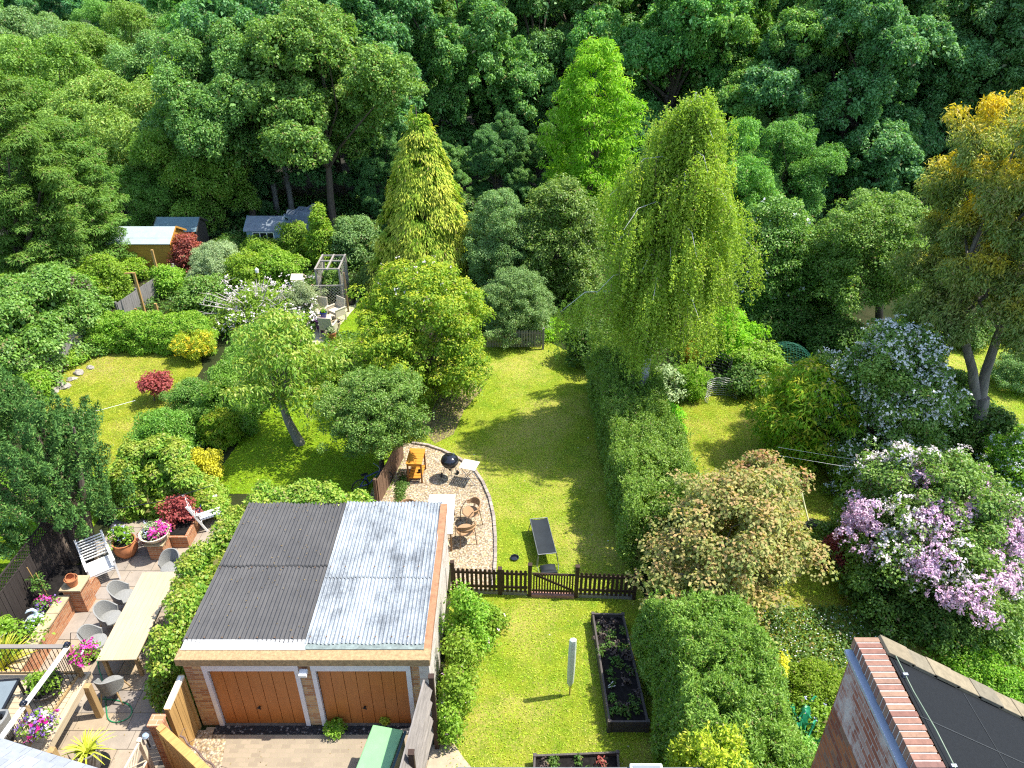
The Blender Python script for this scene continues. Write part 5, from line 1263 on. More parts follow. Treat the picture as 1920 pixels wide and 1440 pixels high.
def flowers(parent, mat, rng, C, Rd, n, size, name='blossom', patch=None, petals=5, up=0.7):
    """n flower heads sitting on the outer, upper side of the clusters; patch picks which clusters bloom"""
    ok = np.ones(len(C), bool) if patch is None else patch(C)
    if not ok.any(): return None
    Cc, Rr = C[ok], Rd[ok]; idx = rng.integers(0, len(Cc), n)
    u = unit(rng.normal(size=(n, 3))+np.array([0, -0.25, up])); ctr = Cc[idx]+u*Rr[idx][:, None]*1.02
    lv = Leaves(); P = np.repeat(ctr, petals, axis=0)+rng.normal(size=(n*petals, 3))*size*0.28
    U = np.repeat(u, petals, axis=0)
    lv.add(P, U+rng.normal(size=P.shape)*0.5, rng.normal(size=P.shape), size, size*0.8, rng, fold=0.12)
    return lv.build(name, mat, parent)
def stems(parent, rng, C, h, mat, r0=0.05, k=7, fork=None, name='stem'):
    m = MB(); limbs(m, rng, C, (0, 0, 0), fork or (0, 0, max(0.12, h*0.22)), r0, k, sides=6); return m.build(name, mat, parent, smooth=True)
def shrub(name, label, cat, px, py, top, lx, rx_, mat, habit='glossy', prof='dome', ry=None, tipk=0.0, flower=None, group=None, dens=1.0, wob=0.2, z0=0.02, stem=True, skew=0.0, back=0.75, hmin=0.3, r=None, ls=1.0, rcs=1.0, bark=None, cap=120000, lobes=5):
    """a bush whose front foot, top row and sides are read off the photograph and turned into metres"""
    b = gp(px, py); r = r or (rx_-lx)/2/FPX*depth(b); ry = ry or r
    cy = b.y+ry*back; hh = max(hmin, vp(px, top, cy).z); cx = ((lx+rx_)/2-960)/FPX*(cy*CP+(CAMZ-hh*0.6)*SP)
    t = thing(name, label, cat, (cx, cy, 0), 0, group)
    fo, C, Rd, rng = foliage(t, LM[mat], r, ry, z0, hh, prof, habit, tipk, wob=wob, dens=dens, ls=ls, rcs=rcs, cap=cap, lobes=lobes, shift=(lambda C: np.stack([C[:, 1]*skew, 0*C[:, 1], 0*C[:, 1]], axis=1)) if skew else None)
    if stem: stems(t, rng, C, hh, bark or BARK, 0.02+0.018*hh, 6)
    if flower:
        fm, n, size = flower[:3]; flowers(t, PM[fm], rng, C, Rd, n, size, patch=flower[3] if len(flower) > 3 else None)
    return t
def tree(name, label, px, py, top, lx, rx_, mat, habit='leafy', prof='egg', low=0.25, tipk=0.0, trunk=None, bark=None, ry=None, group=None, dens=1.0, wob=0.22, fork=None, k=16, ls=1.0, rcs=1.0, flower=None, cap=130000, cat='tree', cxpx=None, lobes=5, inner=0.45):
    b = gp(px, py); hh = vp(px, top, b.y).z; zc = b.y*CP+(CAMZ-hh*0.55)*SP
    r = (rx_-lx)/2/FPX*zc; ry = ry or r; ox = ((cxpx or (lx+rx_)/2)-960)/FPX*zc-b.x
    t = thing(name, label, cat, (b.x, b.y, 0), 0, group)
    fo, C, Rd, rng = foliage(t, LM[mat], r, ry, hh*low, hh, prof, habit, tipk, 'crown', wob, dens=dens, ls=ls, rcs=rcs, cap=cap, lobes=lobes, inner=inner, shift=lambda C: np.array([ox, 0, 0])*np.ones((len(C), 1)))
    m = MB(); limbs(m, rng, C, (0, 0, 0), fork or (ox*0.4, 0, hh*(low+0.12)), trunk or 0.03+0.022*hh, k); m.build('trunk', bark or BARK, t, smooth=True)
    if flower: flowers(t, PM[flower[0]], rng, C, Rd, flower[1], flower[2], patch=flower[3] if len(flower) > 3 else None)
    return t

# ================================================================= the wood behind the gardens: five grown trees, copied and turned
def wood_proto(seed, hh, r, mat, low, n=300000, L=0.165, W_=0.10, trunk=0.32):
    rng = np.random.default_rng(seed); t = thing('woodland_tree', 'x', 'tree', (0, 0, -500))
    # a few big boughs, each a rounded mass of smaller clusters
    nb = 44; B, _ = envelope(rng, nb, r*0.76, r*0.76, hh*low+0.9, hh-1.5, 'egg', 0.5, 0.3)
    C = []; Rd = []
    for b in B:
        rb = r*rng.uniform(0.20, 0.33)
        for k in range(30):
            u = rng.normal(size=3); u /= np.linalg.norm(u); u[2] = u[2] if u[2] > -0.4 else -u[2]
            C.append(b+u*rb*rng.uniform(0.75, 1.0)*np.array([1, 1, 0.95])); Rd.append(rng.uniform(0.25, 0.55))
    C = np.array(C); Rd = np.array(Rd); lv = Leaves()
    cloud(lv, rng, C, Rd, n, L, W_, flat=0.95, up=0.4, out=0.8, jit=0.7, droop=0.4, hemi=0.35, fill=0.35)
    cloud(lv, rng, B, np.full(len(B), r*0.25), 5000, L*2.0, W_*2.0, flat=0.8, jit=0.8)
    lv.build('crown', LM[mat], t)
    m = MB(); limbs(m, rng, B, (0, 0, 0), (0.2, 0.1, hh*0.30), trunk, 20); m.build('trunk', BARK, t, smooth=True)
    return t
WP = [wood_proto(1, 17.0, 6.6, 'wood', 0.03), wood_proto(2, 18.0, 6.2, 'wood', 0.02), wood_proto(3, 16.0, 7.2, 'wood', 0.05), wood_proto(4, 10.0, 4.2, 'wood2', 0.02, 110000, 0.15, 0.085, 0.2), wood_proto(5, 9.5, 4.6, 'ash', 0.02, 110000, 0.14, 0.08, 0.2), wood_proto(6, 14.0, 5.6, 'wood', 0.32, 150000, 0.16, 0.10, 0.25)]
used = set()
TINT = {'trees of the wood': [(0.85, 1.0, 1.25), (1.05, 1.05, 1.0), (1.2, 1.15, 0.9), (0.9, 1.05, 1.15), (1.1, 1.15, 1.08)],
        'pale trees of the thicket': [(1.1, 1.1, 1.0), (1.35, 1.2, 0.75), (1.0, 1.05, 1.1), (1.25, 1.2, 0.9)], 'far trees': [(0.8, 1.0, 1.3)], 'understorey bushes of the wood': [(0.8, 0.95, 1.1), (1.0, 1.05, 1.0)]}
def wood(k, px, Y, s, rz, label, group='trees of the wood'):
    o = WP[k] if k not in used else copy_tree(WP[k]); used.add(k)
    zc = Y*CP+(CAMZ-8)*SP; o.location = ((px-960)/FPX*zc, Y, 0); o.rotation_euler = (0, 0, rz); o.scale = (s, s, s*random.Random(px).uniform(0.94, 1.06))
    o['label'] = label; o['group'] = group
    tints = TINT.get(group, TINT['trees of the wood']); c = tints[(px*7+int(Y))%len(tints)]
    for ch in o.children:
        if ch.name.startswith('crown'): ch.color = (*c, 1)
    return o
dark = 'tall dark green broadleaf tree in the dense wood behind the gardens'
wood(2, 610, 50.5, 1.0, 0.3, 'broad sunlit broadleaf tree rising behind the blue shed and golden conifer')
wood(0, 850, 56, 1.0, 1.0, 'shaded dark broadleaf tree between golden conifer and lime green tree')
wood(1, 1010, 58, 0.95, 2.0, dark); wood(0, 1270, 54, 1.0, 3.0, 'dark broadleaf tree filling the gap just behind the weeping birch')
wood(2, 1440, 52, 0.95, 4.0, dark); wood(1, 1600, 50, 1.0, 5.0, 'dark broadleaf tree with bare leaning trunk showing near the amber eucalyptus')
wood(0, 1760, 53, 1.0, 0.8, dark); wood(2, 1930, 50, 1.0, 2.4, dark); wood(1, 2080, 55, 1.0, 1.3, dark)
for i, (px, Y, k, s) in enumerate(((430, 64, 1, 1.0), (560, 68, 0, 1.05), (720, 66, 2, 1.1), (900, 70, 0, 1.1), (1090, 66, 2, 1.15), (1240, 70, 1, 1.15), (1390, 66, 0, 1.1), (1530, 68, 2, 1.1), (1680, 66, 1, 1.1), (1840, 68, 0, 1.15), (1990, 66, 2, 1.1), (1150, 82, 1, 1.25), (800, 84, 2, 1.2), (640, 86, 0, 1.2), (980, 86, 0, 1.25), (1330, 84, 2, 1.25), (1500, 86, 1, 1.2), (1700, 84, 0, 1.2), (1890, 86, 2, 1.25))):
    wood(k, px, Y, s, i*1.7, dark)
far = 'far dark tree beyond the pale treetops at the top edge'
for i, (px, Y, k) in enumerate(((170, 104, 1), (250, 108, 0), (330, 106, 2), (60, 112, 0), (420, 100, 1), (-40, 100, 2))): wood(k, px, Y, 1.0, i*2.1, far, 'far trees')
pale = 'grey green rounded tree in the sunny thicket behind the orange shed'
for i, (px, Y, k, s) in enumerate(((190, 47, 4, 0.95), (80, 52, 3, 1.05), (300, 60, 4, 1.0), (160, 64, 3, 1.0), (20, 62, 4, 1.1), (240, 76, 3, 1.0), (100, 80, 4, 1.0), (380, 74, 3, 1.1), (320, 84, 4, 1.1), (-60, 74, 3, 1.2), (180, 90, 3, 1.0), (-90, 55, 4, 1.2))):
    wood(k, px, Y, s, i*1.3, pale, 'pale trees of the thicket')
wood(3, 345, 44, 0.8, 0.4, 'mid green tree overhanging the dim teal shed roof', 'pale trees of the thicket')
wood(5, 592, 43.8, 0.95, 0.4, 'dark high crowned tree shading the blue grey shed', 'trees of the wood'); wood(5, 430, 44.5, 0.85, 2.4, 'dark high crowned tree shading the dim teal shed', 'trees of the wood')
wood(0, 470, 50, 0.7, 0.4, dark)
wood(3, 1370, 41, 0.72, 1.4, 'dark bushy young tree in the shade behind the birch and elder', 'trees of the wood')
wood(3, 1500, 43.5, 0.70, 2.4, 'dark bushy young tree in the shade near the bare leaning trunk', 'trees of the wood')
t = tree('lime_tree', 'bright lime yellow crowned young tree among the grey green thicket', 350, 330, 95, 290, 400, 'lime', 'leafy', 'egg', 0.2, ls=1.5, rcs=1.5)
t = thing('round_bush', 'dense round crowned small green tree beside the serving table', 'tree', (-4.35, 19.9, 0))
fo, C, Rd, rng = foliage(t, LM['glossy'], 1.62, 1.6, 1.0, 3.85, 'round', 'fine', 0.25, 'crown', 0.2, dens=1.25, ls=1.2, inner=0.4)
m = MB(); limbs(m, rng, C, (0, 0, 0), (0.05, 0, 1.2), 0.09, 16); m.build('trunk', BARK, t, smooth=True)
# leaning bare trunk at the edge of the wood, dead grey branches
p = gp(1622, 405); t = thing('leaning_tree', 'bare grey leaning trunk at the dark edge of the wood', 'tree trunk', p)
m = MB(); m.tube([(0, 0, -0.1), (0.15, 0, 1.5), (0.55, 0.2, 3.2), (0.9, 0.4, 5.5)], [0.34, 0.27, 0.23, 0.18], 10); m.build('trunk', BARKG, t, smooth=True)
for px, lab in ((548, 'grey forked trunk in the shade above the blue tarpaulin'), (520, 'thin grey trunk in the shade behind the blue shed')):
    p = gp(px, 402); t = thing('bare_tree', lab, 'tree trunk', p); m = MB(); m.tube([(0, 0, -0.1), (0.05, 0, 1.5), (-0.1, 0.2, 3.5), (-0.3, 0.3, 6)], [0.2, 0.17, 0.15, 0.12], 9); m.build('trunk', BARKG, t, smooth=True)

# ================================================================= single garden trees
# lime green drooping tree
b = gp(1100, 455); hh = vp(1100, 66, b.y).z
t = thing('lime_green_tree', 'bright lime green tree with tall hanging dome in front of the wood', 'tree', (b.x, b.y, 0))
fo, C, Rd, rng = foliage(t, LM['lime'], 2.55, 2.55, 0.6, hh, 'column', 'pinnate', 0.0, 'crown', 0.2, dens=0.9, ls=1.15, inner=0.6)
m = MB(); limbs(m, rng, C, (0, 0, 0), (0.1, 0, hh*0.4), 0.22, 18); m.build('trunk', BARK, t, smooth=True)
# golden conifer: tiers of drooping sprays on a cone
def golden_conifer():
    b = gp(805, 545); hh = vp(788, 203, b.y).z+0.3; rng = np.random.default_rng(77)
    t = thing('golden_conifer', 'golden yellow conical conifer with drooping sprays in the middle distance', 'conifer', (b.x, b.y, 0))
    n = 1500; tt = 1-np.sqrt(rng.uniform(0, 1, n)); tt = np.clip(tt*1.0, 0, 0.985); a = rng.uniform(0, 6.2832, n)
    R0 = 2.85*(1-tt)**0.95+0.05; rad = R0*(1+0.16*np.sin(5*a+9*tt)+0.09*np.sin(34*tt+2*np.sin(2*a))+0.08*rng.normal(size=n))
    o = np.stack([np.cos(a), np.sin(a), np.zeros(n)], axis=1); root = o*(rad*0.86)[:, None]; root[:, 2] = 0.25+tt*(hh-0.35)
    lv = Leaves(); per = 44; idx = np.repeat(np.arange(n), per); m_ = len(idx); s = rng.uniform(0, 1, m_); Ls = (0.38+0.32*(1-tt))[idx]
    sd = np.stack([-np.sin(a), np.cos(a), np.zeros(n)], axis=1)[idx]; spread = rng.normal(size=m_)*0.16
    pos = root[idx]+o[idx]*(Ls*0.75*s)[:, None]+sd*(spread*(0.4+s))[:, None]; pos[:, 2] += 0.10*np.sin(s*2.2)-Ls*0.95*s**1.7+rng.normal(size=m_)*0.03
    ax = o[idx]*(1.0-s)[:, None]*1.1+sd*(spread*1.5)[:, None]; ax[:, 2] -= 0.35+1.3*s
    nr = o[idx]*0.7+rng.normal(size=(m_, 3))*0.35; nr[:, 2] += 0.75
    patch = 0.5+0.5*np.sin(3*a+7*tt)+rng.normal(size=n)*0.35
    lv.add(pos, nr, ax, 0.19, 0.052, rng, np.clip((s-0.12)*1.6, 0, 1)*np.clip(patch[idx]+0.45, 0, 1)*rng.uniform(0.5, 1.0, m_), curl=0.15)
    # inner dark filling
    C, _ = envelope(rng, 300, 2.1, 2.1, 0.2, hh-0.6, 'cone', 0.2, 0.1); cloud(lv, rng, C, np.full(len(C), 0.32), 14000, 0.2, 0.07, droop=0.6)
    lv.build('crown', LM['goldcon'], t)
    m = MB(); m.tube([(0, 0, -0.1), (0, 0, hh*0.5), (-0.1, 0, hh-0.2)], [0.2, 0.12, 0.02], 9); m.build('trunk', BARK, t, smooth=True)
golden_conifer()
# weeping birch
def weeping(t, rng, mat, C, n, L, Wd, lmin, lmax, per, out=0.25, tint=None, gap=1.0):
    """hanging strands of leaves from points C"""
    idx = rng.integers(0, len(C), n); st = C[idx]+rng.normal(size=(n, 3))*0.16; ln = rng.uniform(lmin, lmax, n)*rng.uniform(0.5, 1, n)
    d = st*np.array([1, 1, 0]); d = d/np.maximum(np.linalg.norm(d, axis=1, keepdims=True), 0.2)
    k = np.repeat(np.arange(n), per); s = rng.uniform(0, 1, len(k)); P = st[k]+d[k]*(out*np.sqrt(s))[:, None]+rng.normal(size=(len(k), 3))*0.032
    P[:, 2] -= (ln[k]*s); P = P[P[:, 2] > 3.0+0.5*np.sin(P[:, 0]*3)-0.35*np.clip(P[:, 1], -1, 2.5)]; q = len(P)
    ax = rng.normal(size=(q, 3))*0.55; ax[:, 2] -= 1.0; nr = rng.normal(size=(q, 3)); nr[:, 2] += 0.5
    lv = Leaves(); lv.add(P, nr, ax, L, Wd, rng, None if tint is None else tint(P, rng)); return lv
def birch():
    b = Vector((4.6, 22.4, 0)); hh = vp(1245, 152, b.y).z; rng = np.random.default_rng(31)
    t = thing('weeping_birch', 'tall weeping birch with olive yellow hanging strands and white trunk', 'tree', (b.x, b.y, 0))
    spine = [Vector((0, 0, -0.1)), Vector((0.0, 0, 2)), Vector((0.1, 0.0, 4.2)), Vector((0.28, 0.05, 6.5)), Vector((0.45, 0, 9)), Vector((0.62, 0, hh-0.3))]
    m = MB(); m.tube(spine, [0.20, 0.16, 0.13, 0.10, 0.06, 0.015], 10)
    C = []
    nb = 66
    for i in range(nb):
        z = 4.2+(hh-4.6)*(i/nb)**0.9; tz = z/hh; a = i*2.4+rng.normal()*0.3
        reach = (2.5*np.clip(1-max(0, tz-0.42)/0.60, 0.05, 1)**0.85*(0.9 if z < 5 else 1.0)+0.1)*rng.choice([0.5, 0.7, 0.9, 1.05, 1.38])*rng.uniform(0.9, 1.08)
        k = max(j for j in range(len(spine)-1) if spine[j].z <= z+0.2); f = (z-spine[k].z)/(spine[k+1].z-spine[k].z); p0 = spine[k].lerp(spine[k+1], min(1, max(0, f)))
        dr = Vector((math.cos(a), math.sin(a), 0)); pts = [p0, p0+dr*reach*0.4+Vector((0, 0, 0.45*reach*0.5)), p0+dr*reach*0.75+Vector((0, 0, 0.35*reach*0.6)), p0+dr*reach+Vector((0, 0, -0.05))]
        r_ = 0.032*(1-tz)+0.012; m.tube(pts, [r_, r_*0.7, r_*0.45, 0.005], 6)
        for j in range(30):
            s = rng.uniform(0.12, 1.0); w = rng.normal()*0.34*s*min(1.0, reach); sdv = Vector((-dr.y, dr.x, 0))
            q = pts[1].lerp(pts[2], s) if s < 0.6 else pts[2].lerp(pts[3], (s-0.6)/0.4)
            if s < 0.3: q = pts[0].lerp(pts[1], s/0.3)
            q = q+sdv*w+Vector((0, 0, -abs(w)*0.25)); C.append((q.x, q.y, q.z))
    C = np.array(C); m.build('trunk', BARKW, t, smooth=True)
    lv = weeping(t, rng, None, C, 5600, 0.085, 0.044, 0.8, 2.8, 40, 0.2); lv.build('crown', LM['birch'], t)
    o = MB()
    for i in rng.choice(len(C), 500, replace=False):
        c = Vector(C[i]); l = rng.uniform(0.5, 1.4); o.tube([c, c+Vector((rng.normal()*0.06, rng.normal()*0.06, -l*0.5)), c+Vector((rng.normal()*0.1, rng.normal()*0.1, -l))], [0.006, 0.005, 0.003], 4)
    o.build('twigs', mat_plain('brown_twig', (0.20, 0.15, 0.10), 0.8), t)
birch()
# eucalyptus with amber new growth
def eucalyptus():
    b = gp(1817, 845); rng = np.random.default_rng(41); t = thing('eucalyptus_tree', 'eucalyptus with amber new growth and pale forked peeling trunk', 'tree', (b.x, b.y, 0))
    hh = vp(1850, 195, b.y).z; tr = [Vector((0, 0, -0.1)), Vector((-0.05, 0, 1.0)), Vector((-0.25, 0, 2.2))]
    A = [Vector((-0.1, 0, 1.3)), Vector((-0.85, 0.1, 3.2)), Vector((-1.7, 0.2, 4.8)), Vector((-2.2, 0.1, 7.2)), Vector((-2.0, 0, hh-1.0))]
    B = [Vector((-0.08, 0, 1.2)), Vector((-0.35, 0.15, 3.0)), Vector((-0.3, 0.3, 4.4)), Vector((-0.1, 0.2, 6.8)), Vector((-0.4, 0.2, hh-1.2))]
    m = MB(); m.tube(tr, [0.28, 0.25, 0.22], 12); m.tube(A, [0.17, 0.15, 0.13, 0.08, 0.02], 10); m.tube(B, [0.17, 0.155, 0.13, 0.08, 0.02], 10)
    Bo = []
    for i in range(34):
        a = i*2.4; z = 4.6+(hh-5.0)*((i+0.5)/34); r_ = 2.8*math.sqrt(max(0.08, 1-((z-7.3)/(hh-6.6))**2))*rng.uniform(0.55, 1.0); Bo.append((-0.5+r_*math.cos(a), r_*math.sin(a), z))
    Bo = np.array(Bo)
    for q in Bo:
        src = (A if rng.uniform() < 0.5 else B); s0 = src[2].lerp(src[3], rng.uniform(0, 1)); e = Vector(q)
        m.tube([s0, s0.lerp(e, 0.5)+Vector((0, 0, 0.3)), e], [0.06, 0.04, 0.012], 6)
    m.build('trunk', BARKE, t, smooth=True)
    C = []; Rd = []
    for q in Bo:
        for k in range(18):
            u = rng.normal(size=3); u /= np.linalg.norm(u); u[2] = u[2]*0.8+0.1; C.append(q+u*rng.uniform(0.35, 1.15)); Rd.append(rng.uniform(0.26, 0.48))
    C = np.array(C); Rd = np.array(Rd); lv = Leaves(); n = 190000; w = Rd**2; idx = rng.choice(len(C), n, p=w/w.sum()); u = unit(rng.normal(size=(n, 3))); pos = C[idx]+u*Rd[idx][:, None]*rng.uniform(0.4, 1, n)[:, None]
    ax = rng.normal(size=(n, 3))*0.6; ax[:, 2] -= 0.9; nr = rng.normal(size=(n, 3)); nr[:, 2] += 0.3
    # new growth sits on top of each bough
    bz = np.repeat(Bo[:, 2], 18)[idx]; tin = np.clip((pos[:, 2]-bz-0.15)*1.6+rng.normal(size=n)*0.25, 0, 1)*np.clip((pos[:, 2]-5.4)/3.0, 0, 1)
    lv.add(pos, nr, ax, 0.145, 0.044, rng, tin, curl=0.15); lv.build('crown', LM['euca'], t)
eucalyptus()
# dark cypress by the patio: many upright flame-like sprays
def cypress():
    rng = np.random.default_rng(51); b = (-12.35, 15.7); t = thing('dark_cypress', 'dark green spreading cypress with upright sprays and several bare stems', 'conifer', (b[0], b[1], 0))
    C, rad = envelope(rng, 620, 1.95, 2.0, 1.7, 5.5, 'dome', 0.55, 0.2, 6); C = C+np.array([-0.95, 0.2, 0.0]); C[:, 2] += 0.25*np.sin(C[:, 0]*4)+0.2*np.cos(C[:, 1]*5)
    n = 120000; Rd = rng.uniform(0.16, 0.27, len(C)); idx = rng.integers(0, len(C), n); s = rng.uniform(0, 1, n); a = rng.uniform(0, 6.28, n); hgt = 0.55
    lean = unit(C*np.array([1, 1, 0])+1e-6)*0.28
    rr = Rd[idx]*np.sqrt(np.clip(1-s, 0.03, 1))*rng.uniform(0.5, 1.0, n); pos = C[idx]+np.stack([rr*np.cos(a), rr*np.sin(a), (s-0.35)*hgt], axis=1)+lean[idx]*s[:, None]
    u = np.stack([np.cos(a), np.sin(a), 0.35*np.ones(n)], axis=1); ax = u*0.7+rng.normal(size=(n, 3))*0.55; ax[:, 2] += 0.6
    lv = Leaves(); lv.add(pos, u+rng.normal(size=(n, 3))*0.4, ax, 0.095, 0.034, rng); lv.build('crown', LM['yew'], t)
    m = MB()
    for i in range(6):
        x, y = rng.uniform(-0.35, 0.45), rng.uniform(-0.3, 0.3); m.tube([(x*0.7, y*0.7, -0.1), (x*1.2, y*1.2, 0.9), (x*3-0.5, y*3, 2.6), (x*5-1, y*5, 4.4)], [0.13, 0.11, 0.09, 0.03], 8)
    m.build('trunk', BARK, t, smooth=True)
cypress()
# cherry tree on the lush lawn
tree('cherry_tree', 'open crowned cherry tree with bare curved trunk on the lush lawn', 562, 832, 588, 440, 625, 'climber', 'cherry', 'dome', 0.36, tipk=0.5, trunk=0.16, dens=0.6, wob=0.35, fork=(-0.45, 0.15, 1.75), k=18, bark=BARKG, ls=0.95)
tree('golden_tree', 'large golden green rounded tree between lush lawn and long lawn', 815, 742, 492, 672, 918, 'gold', 'leafy', 'egg', 0.10, tipk=0.75, dens=0.95, wob=0.22, ls=0.95, flower=('blush', 60, 0.06, lambda C: C[:, 2] > 4.4))
tree('grey_green_tree', 'grey green fine leaved tree beside the golden conifer', 945, 560, 358, 868, 1005, 'ash', 'fine', 'egg', 0.1, ls=1.35, rcs=1.3)
shrub('grey_green_bush', 'grey green round bush overhanging the far picket fence', 'bush', 968, 655, 505, 896, 1037, 'ash', 'fine', 'egg', ls=1.2)
tree('dense_tree', 'dense mid green tree below the lime green tree', 1045, 560, 332, 968, 1130, 'glossy', 'leafy', 'egg', 0.05)
tree('elder_tree', 'dark elder with scattered cream flower heads beyond the birch', 1450, 605, 368, 1380, 1525, 'glossy', 'leafy', 'egg', 0.05, flower=('white', 70, 0.13))
tree('apple_tree', 'loose mid green tree with dark slender trunk near the eucalyptus', 1648, 628, 358, 1520, 1735, 'wood2', 'leafy', 'egg', 0.28, bark=BARK, wob=0.3, ls=0.95)
shrub('bushy_tree', 'shaggy green bush standing between elder and loose green tree', 'bush', 1560, 600, 420, 1490, 1620, 'wood2', 'leafy', 'egg')
t = thing('maple_bush', 'spreading maple with tan and salmon tinted leaves', 'maple', (5.55, 14.3, 0))
fo, C, Rd, rng = foliage(t, LM['maple'], 2.0, 2.1, 0.9, 4.2, 'dome', 'maple', 0.6, 'crown', 0.35, dens=1.0, inner=0.5, shift=lambda C: np.stack([C[:, 1]*0.22+0.25*np.maximum(C[:, 2]-2.5, 0), 0*C[:, 1], 0*C[:, 1]], axis=1))
m = MB()
for k in range(4): limbs(m, rng, C, (0.18*math.cos(k*1.6), 0.18*math.sin(k*1.6), 0), (0.5*math.cos(k*1.6), 0.5*math.sin(k*1.6), 1.3), 0.07, 7)
m.build('trunk', BARKG, t, smooth=True)
a_ = thing('maple_bush', 'smaller salmon leaved maple arching beyond the tan maple toward the rose', 'maple', (7.0, 16.6, 0))
fo, C, Rd, rng = foliage(a_, LM['maple'], 1.25, 1.1, 1.0, 3.2, 'dome', 'maple', 0.9, 'crown', 0.4, dens=0.8)
m = MB(); limbs(m, rng, C, (0, 0, 0), (-0.1, 0, 1.1), 0.07, 9); m.build('trunk', BARKG, a_, smooth=True)
tree('sumac_tree', 'yellow green shrubby tree with drooping pinnate leaves', 1530, 862, 672, 1430, 1610, 'sumac', 'pinnate', 'egg', 0.05, tipk=0.6, wob=0.3)
tree('white_blossom_tree', 'dark shrub smothered in bluish white blossom', 1658, 878, 608, 1548, 1785, 'glossy', 'glossy', 'egg', 0.05, flower=('bluewhite', 4600, 0.075, lambda C: np.sin(C[:, 0]*2.3+C[:, 2]*2)+np.sin(C[:, 2]*3.1+C[:, 1]*2) > -0.7), wob=0.28, cat='shrub')
t = shrub('rambling_rose', 'huge rambling rose bush covered in pink and blush flowers', 'rose bush', 1740, 1205, 868, 1592, 1940, 'glossy', 'glossy', 'dome', ry=2.7, flower=('blush', 3600, 0.07, lambda C: (C[:, 2] > 1.5-0.25*C[:, 0]) & ((C[:, 0] < -0.4) | (C[:, 0] > 1.3) | (C[:, 1] > 0.9)) & (np.sin(C[:, 0]*1.7+C[:, 1]*1.3) > -0.5)), wob=0.25, back=0.8)
SEED[0] += 1
rr_ = np.random.default_rng(61); C_, _r = envelope(rr_, 900, 2.75, 2.6, 0.4, 3.35, 'dome', 0.9, 0.25)
pk = (np.sin(C_[:, 0]*3.1+1.0+C_[:, 2])+np.sin(C_[:, 1]*2.9+C_[:, 2]*3.4)+rr_.normal(size=len(C_))*0.9 > 0.0) & (C_[:, 2] > 1.25+0.18*np.abs(C_[:, 0]-0.3)) & (C_[:, 1] < 1.3)
flowers(t, PM['pink'], rr_, C_, np.full(len(C_), 0.24), 4200, 0.062, 'blossom', lambda C: pk, 6)
